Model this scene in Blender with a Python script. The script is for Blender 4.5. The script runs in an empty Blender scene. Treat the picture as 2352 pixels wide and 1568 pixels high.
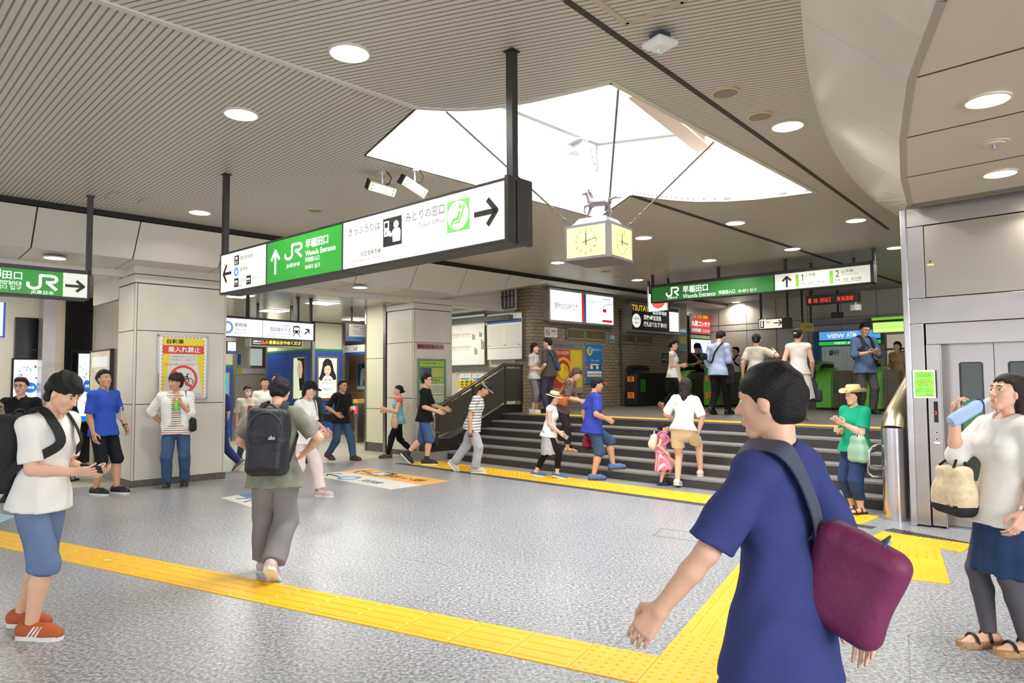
import bpy, bmesh, math, random
import numpy as np
from mathutils import Vector, Matrix
from mathutils.geometry import tessellate_polygon
# camera, world, exposure
SC = bpy.context.scene
COL = SC.collection
F_PX, CAM_H, ROLL = 1600.0, 1.6, 0.0065
PITCH = math.atan(88.0 / F_PX)
_cam = bpy.data.cameras.new('camera')
CAM = bpy.data.objects.new('camera', _cam)
COL.objects.link(CAM)
_cam.sensor_width = 36.0
_cam.lens = F_PX / 2352.0 * 36.0
_cam.clip_start = 0.05
_cam.clip_end = 300
Fv = Vector((0, math.cos(PITCH), math.sin(PITCH)))
_R0 = Vector((1, 0, 0))
_U0 = Vector((0, -math.sin(PITCH), math.cos(PITCH)))
Rv = _R0 * math.cos(ROLL) - _U0 * math.sin(ROLL)
Uv = _U0 * math.cos(ROLL) + _R0 * math.sin(ROLL)
_m = Matrix((Rv, Uv, -Fv)).transposed().to_4x4()
_m.translation = Vector((0, 0, CAM_H))
CAM.matrix_world = _m
SC.camera = CAM
SC.view_settings.view_transform = 'Standard'
SC.view_settings.look = 'None'
SC.view_settings.gamma = 1.0
SC.view_settings.use_curve_mapping = False
SC.view_settings.exposure = EXPOSURE = 0.28
SC.cycles.max_bounces = 7
SC.cycles.diffuse_bounces = 4
SC.cycles.glossy_bounces = 3
SC.cycles.transmission_bounces = 4
SC.cycles.transparent_max_bounces = 8
SC.cycles.caustics_reflective = False
SC.cycles.caustics_refractive = False
SC.cycles.sample_clamp_indirect = 6.0
WORLD = bpy.data.worlds.new('sky')
SC.world = WORLD
WORLD.use_nodes = True
_bg = WORLD.node_tree.nodes['Background']
_bg.inputs[0].default_value = (0.93, 0.96, 1.0, 1)
_bg.inputs[1].default_value = 1.8
def lamp_area(name, loc, power, size, color=(1, 1, 1), size_y=None, direction=(0, 0, -1), spread=math.pi, shape=None, parent=None):
 l = bpy.data.lights.new(name, 'AREA')
 l.energy = power
 l.color = color
 l.size = size
 l.shape = shape or ('RECTANGLE' if size_y else 'DISK')
 if size_y:
  l.size_y = size_y
 l.spread = spread
 o = bpy.data.objects.new(name, l)
 COL.objects.link(o)
 o.location = loc
 o.rotation_euler = Vector(direction).to_track_quat('-Z', 'Y').to_euler()
 if parent:
  o.parent = parent
 return o
# daylight coming down through the roof light over the hall
SKYL = lamp_area('skylight_daylight', (1.0, 7.9, 5.6), 480, 3.2, (0.95, 0.98, 1.0), size_y=4.2)
SKYL.rotation_euler = (0, 0, math.radians(-45))
# daylight from the street side, behind the camera
lamp_area('street_daylight', (5.5, -5.0, 2.6), 620, 6.0, (0.95, 0.97, 1.0), size_y=3.0, direction=(-0.45, 1, -0.12))
# where a pixel's ray meets a real plane
S2 = math.sqrt(0.5)
UA = Vector((S2, -S2, 0))     # along the steps, to the right
VB = Vector((S2, S2, 0))      # into the station
CAMP = Vector((0, 0, CAM_H))
def ray(px, py):
 return Fv + Rv * ((px - 1176.0) / F_PX) - Uv * ((py - 784.0) / F_PX)
def on_z(px, py, z=0.0):
 d = ray(px, py)
 t = (z - CAM_H) / d.z
 return CAMP + d * t
def on_plane(px, py, p0, n):
 d = ray(px, py)
 t = (Vector(p0) - CAMP).dot(n) / d.dot(n)
 return CAMP + d * t
def at_y(px, py, y):
 d = ray(px, py)
 return CAMP + d * (y / d.y)
def W(a, b, z=0.0):
 return UA * a + VB * b + Vector((0, 0, z))
def ab(p):
 return p.x * S2 - p.y * S2, p.x * S2 + p.y * S2
class Frame:
 """a flat face: origin, turn about z; local x runs to the right as seen, local y away from the viewer, z up"""
 def __init__(self, origin, rot):
  self.o = Vector(origin)
  self.rot = rot
  self.x = Vector((math.cos(rot), math.sin(rot), 0))
  self.y = Vector((-math.sin(rot), math.cos(rot), 0))
 def px(self, px, py):
  p = on_plane(px, py, self.o, self.y) - self.o
  return p.dot(self.x), p.z
 def w(self, x, y, z):
  return self.o + self.x * x + self.y * y + Vector((0, 0, z))
R45 = math.radians(45)
# materials
MATS = {}
def lin(c):
 return tuple(((v / 255.0) / 12.92 if v / 255.0 <= 0.04045 else ((v / 255.0 + 0.055) / 1.055) ** 2.4) for v in c)
def mat(name, rgb, rough=0.6, metal=0.0, emit=0.0, noise=0.0, nscale=8.0, bump=0.0, bscale=60.0, spec=0.5, emit_rgb=None):
 key = name
 if key in MATS:
  return MATS[key]
 m = bpy.data.materials.new(name)
 m.use_nodes = True
 nt = m.node_tree
 b = nt.nodes['Principled BSDF']
 c = lin(rgb)
 b.inputs['Base Color'].default_value = (*c, 1)
 b.inputs['Roughness'].default_value = rough
 b.inputs['Metallic'].default_value = metal
 b.inputs['Specular IOR Level'].default_value = spec
 if emit:
  b.inputs['Emission Color'].default_value = (*(lin(emit_rgb) if emit_rgb else c), 1)
  b.inputs['Emission Strength'].default_value = emit
 if noise or bump:
  tc = nt.nodes.new('ShaderNodeTexCoord')
 if noise:
  n = nt.nodes.new('ShaderNodeTexNoise')
  n.inputs['Scale'].default_value = nscale
  n.inputs['Detail'].default_value = 4
  nt.links.new(tc.outputs['Object'], n.inputs['Vector'])
  r = nt.nodes.new('ShaderNodeValToRGB')
  r.color_ramp.elements[0].position = 0.3
  r.color_ramp.elements[1].position = 0.7
  r.color_ramp.elements[0].color = (*[v * (1 - noise) for v in c], 1)
  r.color_ramp.elements[1].color = (*[min(1, v * (1 + noise)) for v in c], 1)
  nt.links.new(n.outputs['Fac'], r.inputs['Fac'])
  nt.links.new(r.outputs['Color'], b.inputs['Base Color'])
 if bump:
  n2 = nt.nodes.new('ShaderNodeTexNoise')
  n2.inputs['Scale'].default_value = bscale
  n2.inputs['Detail'].default_value = 3
  nt.links.new(tc.outputs['Object'], n2.inputs['Vector'])
  bp = nt.nodes.new('ShaderNodeBump')
  bp.inputs['Strength'].default_value = bump
  bp.inputs['Distance'].default_value = 0.01
  nt.links.new(n2.outputs['Fac'], bp.inputs['Height'])
  nt.links.new(bp.outputs['Normal'], b.inputs['Normal'])
 MATS[key] = m
 return m
def N(nt, t, **kw):
 n = nt.nodes.new(t)
 for k, v in kw.items():
  setattr(n, k, v)
 return n
def slat_mat(name, rgb, ang, pitch=0.052):
 """ceiling of narrow metal slats with dark gaps, slats running at 'ang' from +x"""
 m = bpy.data.materials.new(name)
 m.use_nodes = True
 nt = m.node_tree
 b = nt.nodes['Principled BSDF']
 b.inputs['Roughness'].default_value = 0.42
 b.inputs['Metallic'].default_value = 0.0
 tc = N(nt, 'ShaderNodeTexCoord')
 mp = N(nt, 'ShaderNodeMapping')
 mp.inputs['Rotation'].default_value = (0, 0, -ang)
 nt.links.new(tc.outputs['Object'], mp.inputs['Vector'])
 sp = N(nt, 'ShaderNodeSeparateXYZ')
 nt.links.new(mp.outputs['Vector'], sp.inputs['Vector'])
 mu = N(nt, 'ShaderNodeMath', operation='MULTIPLY')
 mu.inputs[1].default_value = 1 / pitch
 nt.links.new(sp.outputs['Y'], mu.inputs[0])
 fr = N(nt, 'ShaderNodeMath', operation='FRACT')
 nt.links.new(mu.outputs[0], fr.inputs[0])
 r = N(nt, 'ShaderNodeValToRGB')
 c = lin(rgb)
 e = r.color_ramp.elements
 e[0].position = 0.0
 e[0].color = (*[v * 0.30 for v in c], 1)
 e[1].position = 0.2
 e[1].color = (*[v * 0.36 for v in c], 1)
 for pos, k in ((0.28, 1.0), (0.94, 1.0), (1.0, 0.35)):
  x = e.new(pos)
  x.color = (*[v * k for v in c], 1)
 nt.links.new(fr.outputs[0], r.inputs['Fac'])
 nt.links.new(r.outputs['Color'], b.inputs['Base Color'])
 MATS[name] = m
 return m
def granite_mat(name, rgb, contrast=0.35, scale=55, joint=1.2, ang=0.0, rough=0.45):
 m = bpy.data.materials.new(name)
 m.use_nodes = True
 nt = m.node_tree
 b = nt.nodes['Principled BSDF']
 b.inputs['Roughness'].default_value = rough
 tc = N(nt, 'ShaderNodeTexCoord')
 c = lin(rgb)
 n1 = N(nt, 'ShaderNodeTexNoise')
 n1.inputs['Scale'].default_value = scale
 n1.inputs['Detail'].default_value = 5
 n1.inputs['Roughness'].default_value = 0.72
 nt.links.new(tc.outputs['Object'], n1.inputs['Vector'])
 r1 = N(nt, 'ShaderNodeValToRGB')
 e = r1.color_ramp.elements
 e[0].position = 0.36
 e[0].color = (*[v * (1 - contrast) for v in c], 1)
 e[1].position = 0.66
 e[1].color = (*[min(1, v * (1 + contrast * 1.5)) for v in c], 1)
 x = e.new(0.5)
 x.color = (*c, 1)
 nt.links.new(n1.outputs['Fac'], r1.inputs['Fac'])
 n2 = N(nt, 'ShaderNodeTexNoise')
 n2.inputs['Scale'].default_value = 0.9
 n2.inputs['Detail'].default_value = 4
 nt.links.new(tc.outputs['Object'], n2.inputs['Vector'])
 r2 = N(nt, 'ShaderNodeMapRange')
 r2.inputs['To Min'].default_value = 0.86
 r2.inputs['To Max'].default_value = 1.12
 nt.links.new(n2.outputs['Fac'], r2.inputs['Value'])
 mx = N(nt, 'ShaderNodeMix', data_type='RGBA', blend_type='MULTIPLY')
 mx.inputs['Factor'].default_value = 1
 nt.links.new(r1.outputs['Color'], mx.inputs['A'])
 nt.links.new(r2.outputs['Result'], mx.inputs['B'])
 mp = N(nt, 'ShaderNodeMapping')
 mp.inputs['Rotation'].default_value = (0, 0, -ang)
 nt.links.new(tc.outputs['Object'], mp.inputs['Vector'])
 br = N(nt, 'ShaderNodeTexBrick')
 br.offset = 0.5
 br.inputs['Color1'].default_value = (1, 1, 1, 1)
 br.inputs['Color2'].default_value = (0.96, 0.96, 0.96, 1)
 br.inputs['Mortar'].default_value = (0.42, 0.42, 0.42, 1)
 br.inputs['Scale'].default_value = 1.0
 br.inputs['Mortar Size'].default_value = 0.0022
 br.inputs['Brick Width'].default_value = joint
 br.inputs['Row Height'].default_value = joint * 0.82
 nt.links.new(mp.outputs['Vector'], br.inputs['Vector'])
 mx2 = N(nt, 'ShaderNodeMix', data_type='RGBA', blend_type='MULTIPLY')
 mx2.inputs['Factor'].default_value = 1
 nt.links.new(mx.outputs['Result'], mx2.inputs['A'])
 nt.links.new(br.outputs['Color'], mx2.inputs['B'])
 nt.links.new(mx2.outputs['Result'], b.inputs['Base Color'])
 MATS[name] = m
 return m
def brick_mat(name, c1, c2, mortar, w=0.22, h=0.075, ms=0.006, rough=0.35):
 """brick face for meshes whose local x/z is the wall plane"""
 m = bpy.data.materials.new(name)
 m.use_nodes = True
 nt = m.node_tree
 b = nt.nodes['Principled BSDF']
 b.inputs['Roughness'].default_value = rough
 tc = N(nt, 'ShaderNodeTexCoord')
 sp = N(nt, 'ShaderNodeSeparateXYZ')
 nt.links.new(tc.outputs['Object'], sp.inputs['Vector'])
 ad = N(nt, 'ShaderNodeMath', operation='ADD')
 nt.links.new(sp.outputs['X'], ad.inputs[0])
 nt.links.new(sp.outputs['Y'], ad.inputs[1])
 cb = N(nt, 'ShaderNodeCombineXYZ')
 nt.links.new(ad.outputs[0], cb.inputs['X'])
 nt.links.new(sp.outputs['Z'], cb.inputs['Y'])
 br = N(nt, 'ShaderNodeTexBrick')
 br.inputs['Color1'].default_value = (*lin(c1), 1)
 br.inputs['Color2'].default_value = (*lin(c2), 1)
 br.inputs['Mortar'].default_value = (*lin(mortar), 1)
 br.inputs['Scale'].default_value = 1.0
 br.inputs['Mortar Size'].default_value = ms
 br.inputs['Brick Width'].default_value = w
 br.inputs['Row Height'].default_value = h
 nt.links.new(cb.outputs['Vector'], br.inputs['Vector'])
 nt.links.new(br.outputs['Color'], b.inputs['Base Color'])
 bp = N(nt, 'ShaderNodeBump')
 bp.inputs['Strength'].default_value = 0.4
 bp.inputs['Distance'].default_value = 0.01
 iv = N(nt, 'ShaderNodeMath', operation='SUBTRACT')
 iv.inputs[0].default_value = 1
 nt.links.new(br.outputs['Fac'], iv.inputs[1])
 nt.links.new(iv.outputs[0], bp.inputs['Height'])
 nt.links.new(bp.outputs['Normal'], b.inputs['Normal'])
 MATS[name] = m
 return m
def steel_mat(name, rgb, rough=0.3, streak=True):
 """brushed steel, grain running up and down"""
 m = bpy.data.materials.new(name)
 m.use_nodes = True
 nt = m.node_tree
 b = nt.nodes['Principled BSDF']
 c = lin(rgb)
 b.inputs['Base Color'].default_value = (*c, 1)
 b.inputs['Metallic'].default_value = 0.92
 b.inputs['Roughness'].default_value = rough
 tc = N(nt, 'ShaderNodeTexCoord')
 mp = N(nt, 'ShaderNodeMapping')
 mp.inputs['Scale'].default_value = (420, 420, 3)
 nt.links.new(tc.outputs['Object'], mp.inputs['Vector'])
 n = N(nt, 'ShaderNodeTexNoise')
 n.inputs['Scale'].default_value = 1.0
 n.inputs['Detail'].default_value = 3
 nt.links.new(mp.outputs['Vector'], n.inputs['Vector'])
 mr = N(nt, 'ShaderNodeMapRange')
 mr.inputs['To Min'].default_value = rough * 0.93
 mr.inputs['To Max'].default_value = rough * 1.08
 nt.links.new(n.outputs['Fac'], mr.inputs['Value'])
 nt.links.new(mr.outputs['Result'], b.inputs['Roughness'])
 n3 = N(nt, 'ShaderNodeTexNoise')
 n3.inputs['Scale'].default_value = 1.3
 nt.links.new(tc.outputs['Object'], n3.inputs['Vector'])
 bp = N(nt, 'ShaderNodeBump')
 bp.inputs['Strength'].default_value = 0.06
 bp.inputs['Distance'].default_value = 0.2
 nt.links.new(n3.outputs['Fac'], bp.inputs['Height'])
 nt.links.new(bp.outputs['Normal'], b.inputs['Normal'])
 MATS[name] = m
 return m
# mesh building
class MB:
 def __init__(self):
  self.v, self.f, self.mi, self.m = [], [], [], 0
 def add(self, vs, fs, mi=None):
  n = len(self.v)
  self.v += [tuple(p) for p in vs]
  self.f += [tuple(i + n for i in f) for f in fs]
  self.mi += [self.m if mi is None else mi] * len(fs)
  return self
 def box(self, x0, x1, y0, y1, z0, z1):
  if x0 > x1: x0, x1 = x1, x0
  if y0 > y1: y0, y1 = y1, y0
  if z0 > z1: z0, z1 = z1, z0
  vs = [(x0, y0, z0), (x1, y0, z0), (x1, y1, z0), (x0, y1, z0), (x0, y0, z1), (x1, y0, z1), (x1, y1, z1), (x0, y1, z1)]
  return self.add(vs, [(0, 3, 2, 1), (4, 5, 6, 7), (0, 1, 5, 4), (1, 2, 6, 5), (2, 3, 7, 6), (3, 0, 4, 7)])
 def hexa(self, b4, t4):
  """8-corner solid: four bottom corners counter-clockwise from above, four top"""
  return self.add(list(b4) + list(t4), [(0, 3, 2, 1), (4, 5, 6, 7), (0, 1, 5, 4), (1, 2, 6, 5), (2, 3, 7, 6), (3, 0, 4, 7)])
 def prism_xz(self, pts, y0, y1):
  """outline in x/z (counter-clockwise seen from -y) pushed from y0 (front) to y1"""
  n = len(pts)
  ar = sum(pts[i][0] * pts[(i + 1) % n][1] - pts[(i + 1) % n][0] * pts[i][1] for i in range(n))
  if ar < 0:
   pts = pts[::-1]
  tri = tessellate_polygon([[Vector((p[0], p[1], 0)) for p in pts]])
  vs = [(p[0], y0, p[1]) for p in pts] + [(p[0], y1, p[1]) for p in pts]
  fs = []
  for t in tri:
   a, b, c = t
   area = (pts[b][0] - pts[a][0]) * (pts[c][1] - pts[a][1]) - (pts[c][0] - pts[a][0]) * (pts[b][1] - pts[a][1])
   if area < 0:
    a, b, c = a, c, b
   fs.append((a, b, c))
   fs.append((a + n, c + n, b + n))
  for i in range(n):
   j = (i + 1) % n
   fs.append((i, i + n, j + n, j))
  return self.add(vs, fs)
 def prism_xy(self, pts, z0, z1):
  n = len(pts)
  ar = sum(pts[i][0] * pts[(i + 1) % n][1] - pts[(i + 1) % n][0] * pts[i][1] for i in range(n))
  if ar < 0:
   pts = pts[::-1]
  tri = tessellate_polygon([[Vector((p[0], p[1], 0)) for p in pts]])
  vs = [(p[0], p[1], z0) for p in pts] + [(p[0], p[1], z1) for p in pts]
  fs = []
  for t in tri:
   a, b, c = t
   area = (pts[b][0] - pts[a][0]) * (pts[c][1] - pts[a][1]) - (pts[c][0] - pts[a][0]) * (pts[b][1] - pts[a][1])
   if area < 0:
    a, b, c = a, c, b
   fs.append((a, c, b))
   fs.append((a + n, b + n, c + n))
  for i in range(n):
   j = (i + 1) % n
   fs.append((i, j, j + n, i + n))
  return self.add(vs, fs)
 def tube(self, path, r, n=8, closed=False, caps=True):
  path = [Vector(p) for p in path]
  L = len(path)
  rs = r if isinstance(r, (list, tuple)) else [r] * L
  up = Vector((0, 0, 1))
  d0 = (path[1] - path[0]).normalized()
  if abs(d0.dot(up)) > 0.95:
   up = Vector((1, 0, 0))
  s = d0.cross(up).normalized()
  vs, fs = [], []
  for i, p in enumerate(path):
   if closed:
    d = (path[(i + 1) % L] - path[i - 1]).normalized()
   elif i == 0:
    d = d0
   elif i == L - 1:
    d = (path[i] - path[i - 1]).normalized()
   else:
    d = ((path[i + 1] - path[i]).normalized() + (path[i] - path[i - 1]).normalized())
    d = d.normalized() if d.length > 1e-6 else (path[i + 1] - path[i]).normalized()
   s = (s - d * s.dot(d))
   s = s.normalized() if s.length > 1e-6 else d.orthogonal().normalized()
   t = d.cross(s)
   for k in range(n):
    a = 2 * math.pi * k / n
    vs.append(p + s * math.cos(a) * rs[i] + t * math.sin(a) * rs[i])
  rng = L if closed else L - 1
  for i in range(rng):
   for k in range(n):
    a, b = i * n + k, i * n + (k + 1) % n
    c, d2 = ((i + 1) % L) * n + (k + 1) % n, ((i + 1) % L) * n + k
    fs.append((a, b, c, d2))
  if caps and not closed:
   fs.append(tuple(range(n))[::-1])
   fs.append(tuple((L - 1) * n + k for k in range(n)))
  return self.add(vs, fs)
 def cyl(self, p0, p1, r, n=16):
  return self.tube([p0, p1], r, n)
 def ribbon(self, path, normals, width, thick):
  """flat strap along a path; normals point away from the body"""
  vs, fs = [], []
  path = [Vector(p) for p in path]
  L = len(path)
  for i, p in enumerate(path):
   d = (path[min(i + 1, L - 1)] - path[max(i - 1, 0)]).normalized()
   nn = Vector(normals[i] if isinstance(normals, list) else normals)
   nn = (nn - d * nn.dot(d)).normalized()
   s = d.cross(nn)
   w = width[i] if isinstance(width, list) else width
   for a, b in ((-1, 0), (1, 0), (1, 1), (-1, 1)):
    vs.append(p + s * a * w / 2 + nn * b * thick)
  for i in range(L - 1):
   for k in range(4):
    fs.append((i * 4 + k, i * 4 + (k + 1) % 4, i * 4 + 4 + (k + 1) % 4, i * 4 + 4 + k))
  fs.append((3, 2, 1, 0))
  fs.append(tuple((L - 1) * 4 + k for k in range(4)))
  return self.add(vs, fs)
 def lathe(self, prof, n=24, c=(0, 0, 0)):
  """profile of (r, z) from the bottom up about a vertical axis at c"""
  vs, fs = [], []
  for r, z in prof:
   for k in range(n):
    a = 2 * math.pi * k / n
    vs.append((c[0] + r * math.cos(a), c[1] + r * math.sin(a), c[2] + z))
  for i in range(len(prof) - 1):
   for k in range(n):
    fs.append((i * n + k, i * n + (k + 1) % n, (i + 1) * n + (k + 1) % n, (i + 1) * n + k))
  fs.append(tuple(range(n))[::-1])
  fs.append(tuple((len(prof) - 1) * n + k for k in range(n)))
  return self.add(vs, fs)
 def sphere(self, c, r, n=10, sc=(1, 1, 1)):
  prof = [(max(1e-4, math.sin(math.pi * i / n)), -math.cos(math.pi * i / n)) for i in range(n + 1)]
  vs0, fs0 = len(self.v), None
  t = MB()
  t.lathe(prof, n * 2)
  vs = [(c[0] + p[0] * r * sc[0], c[1] + p[1] * r * sc[1], c[2] + p[2] * r * sc[2]) for p in t.v]
  return self.add(vs, t.f)
 def ring_xz(self, cx, cz, r0, r1, y0, y1, n=40, a0=0.0, a1=2 * math.pi):
  """flat ring (or arc) in the x/z plane"""
  full = abs(a1 - a0 - 2 * math.pi) < 1e-6
  for i in range(n):
   t0, t1 = a0 + (a1 - a0) * i / n, a0 + (a1 - a0) * (i + 1) / n
   self.prism_xz([(cx + r0 * math.cos(t0), cz + r0 * math.sin(t0)), (cx + r1 * math.cos(t0), cz + r1 * math.sin(t0)),
       (cx + r1 * math.cos(t1), cz + r1 * math.sin(t1)), (cx + r0 * math.cos(t1), cz + r0 * math.sin(t1))], y0, y1)
  return self
 def disc_xz(self, cx, cz, r, y0, y1, n=32, rz=None):
  rz = rz or r
  return self.prism_xz([(cx + r * math.cos(2 * math.pi * i / n), cz + rz * math.sin(2 * math.pi * i / n)) for i in range(n)], y0, y1)
 def build(self, name, m=None, parent=None, loc=None, rot=None, smooth=False, bevel=0.0, kind=None):
  me = bpy.data.meshes.new(name)
  me.from_pydata(self.v, [], self.f)
  ms = m if isinstance(m, (list, tuple)) else [m]
  for x in ms:
   if x:
    me.materials.append(x)
  if any(self.mi):
   me.polygons.foreach_set('material_index', self.mi)
  if smooth:
   me.polygons.foreach_set('use_smooth', [True] * len(me.polygons))
   if smooth == 'auto':
    try:
     me.set_sharp_from_angle(angle=math.radians(38))
    except Exception:
     pass
  me.update()
  o = bpy.data.objects.new(name, me)
  COL.objects.link(o)
  if parent:
   o.parent = parent
  if loc is not None:
   o.location = loc
  if rot is not None:
   o.rotation_euler = (0, 0, rot) if isinstance(rot, (int, float)) else rot
  if bevel:
   md = o.modifiers.new('bevel', 'BEVEL')
   md.width = bevel
   md.segments = 2
   md.limit_method = 'ANGLE'
  if kind:
   o['kind'] = kind
  return o
def tag(o, label, cat, group=None):
 o['label'] = label
 o['category'] = cat
 if group:
  o['group'] = group
 return o
def thing(name, label, cat, loc=(0, 0, 0), rot=0.0, group=None):
 o = bpy.data.objects.new(name, None)
 COL.objects.link(o)
 o.empty_display_size = 0.1
 o.location = loc
 o.rotation_euler = (0, 0, rot) if isinstance(rot, (int, float)) else rot
 return tag(o, label, cat, group)
def struct(name, mb, m, **kw):
 return mb.build(name, m, kind='structure', **kw)
def copy_tree(o, parent=None):
 c = o.copy()
 COL.objects.link(c)
 if parent:
  c.parent = parent
 for ch in list(o.children):
  copy_tree(ch, c)
 return c
FONT_BOLD = 0.0
def text_mesh(s, bold=0.0, depth=0.0):
 cu = bpy.data.curves.new('lettering', 'FONT')
 cu.body = s
 cu.offset = bold
 cu.resolution_u = 2
 cu.extrude = depth
 o = bpy.data.objects.new('lettering', cu)
 COL.objects.link(o)
 dg = bpy.context.evaluated_depsgraph_get()
 me = bpy.data.meshes.new_from_object(o.evaluated_get(dg))
 bpy.data.objects.remove(o)
 bpy.data.curves.remove(cu)
 return me
def text(s, x0, x1, z0, z1, y, m, parent, bold=0.0, name='lettering'):
 """one line of writing stretched into the box x0..x1, z0..z1 on the face y of its parent"""
 if s == '1':
  b = MB()
  w = (z1 - z0) * .13
  stroke2d(b, [(x0, z1 - (z1 - z0) * .2), (x1 - w / 2, z1 - w * .4), (x1 - w / 2, z0)], w, y - .001, y)
  return b.build(name, m, parent)
 me = text_mesh(s, bold)
 n = len(me.vertices)
 if n == 0:
  return None
 co = np.empty(n * 3, np.float32)
 me.vertices.foreach_get('co', co)
 co = co.reshape(-1, 3)
 lo, hi = co.min(0), co.max(0)
 sx = (x1 - x0) / max(hi[0] - lo[0], 1e-6)
 sz = (z1 - z0) / max(hi[1] - lo[1], 1e-6)
 out = np.empty_like(co)
 out[:, 0] = x0 + (co[:, 0] - lo[0]) * sx
 out[:, 1] = y
 out[:, 2] = z0 + (co[:, 1] - lo[1]) * sz
 me.vertices.foreach_set('co', out.ravel())
 me.materials.clear()
 me.materials.append(m)
 me.update()
 o = bpy.data.objects.new(name, me)
 COL.objects.link(o)
 o.parent = parent
 return o
def text_px(fr, s, pxl, pyt, pxr, pyb, y, m, parent, bold=0.0, name='lettering'):
 """writing whose left/top and right/bottom are read off a face (fr)"""
 xl, zt = fr.px(pxl, pyt)
 xl2, zb = fr.px(pxl, pyb)
 xr, _ = fr.px(pxr, pyb)
 return text(s, xl, xr, zb, zt, y, m, parent, bold, name)
# soft bodies: fields of rounded cones and ellipsoids, meshed as one surface
def V3(*a):
 return np.array(a, float)
def nrm(v):
 v = np.asarray(v, float)
 return v / max(1e-9, np.linalg.norm(v))
def cone(a, b, ra, rb, k=0.02, flat=None, flat_end=False, flat_start=False, neg=False):
 return dict(t='c', a=np.asarray(a, float), b=np.asarray(b, float), ra=ra, rb=rb, k=k, flat=flat, fe=flat_end, fs=flat_start, neg=neg)
def ell(c, r, k=0.02, R=None, neg=False):
 return dict(t='e', c=np.asarray(c, float), r=np.asarray(r, float), k=k, R=R, neg=neg)
def rbox(c, h, rad, k=0.01, R=None, neg=False):
 return dict(t='b', c=np.asarray(c, float), h=np.asarray(h, float), rad=rad, k=k, R=R, neg=neg)
def _bounds(p, inf):
 if p['t'] == 'c':
  r = max(p['ra'], p['rb']) * (max(1.0, p['flat'][1]) if p['flat'] else 1.0)
  lo = np.minimum(p['a'], p['b']) - r - inf
  hi = np.maximum(p['a'], p['b']) + r + inf
 elif p['t'] == 'e':
  r = p['r'] if p['R'] is None else np.full(3, p['r'].max())
  lo, hi = p['c'] - r - inf, p['c'] + r + inf
 else:
  h = p['h'] if p['R'] is None else np.full(3, np.linalg.norm(p['h']))
  lo, hi = p['c'] - h - inf, p['c'] + h + inf
 return lo, hi
def _eval(p, X, inf):
 if p['t'] == 'c':
  a, b = p['a'], p['b']
  ab_ = b - a
  L2 = max(1e-12, ab_ @ ab_)
  q = X - a
  h = np.clip((q @ ab_) / L2, 0, 1)
  q = q - h[..., None] * ab_
  if p['flat'] is not None:
   ax, f = p['flat']
   qa = q @ ax
   q = q + ((qa / f) - qa)[..., None] * ax
  d = np.sqrt((q * q).sum(-1)) - (p['ra'] + (p['rb'] - p['ra']) * h) - inf
  if p['fe'] or p['fs']:
   u = ab_ / math.sqrt(L2)
   if p['fe']:
    d = np.maximum(d, (X - b) @ u - inf * 0.3)
   if p['fs']:
    d = np.maximum(d, (a - X) @ u - inf * 0.3)
  return d
 if p['t'] == 'e':
  q = X - p['c']
  if p['R'] is not None:
   q = q @ p['R']
  r = p['r'] + inf
  k0 = np.sqrt(((q / r) ** 2).sum(-1))
  k1 = np.sqrt(((q / (r * r)) ** 2).sum(-1))
  return k0 * (k0 - 1) / np.maximum(k1, 1e-9)
 q = X - p['c']
 if p['R'] is not None:
  q = q @ p['R']
 q = np.abs(q) - (p['h'] + inf - p['rad'])
 return np.sqrt((np.maximum(q, 0) ** 2).sum(-1)) + np.minimum(q.max(-1), 0) - p['rad']
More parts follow.
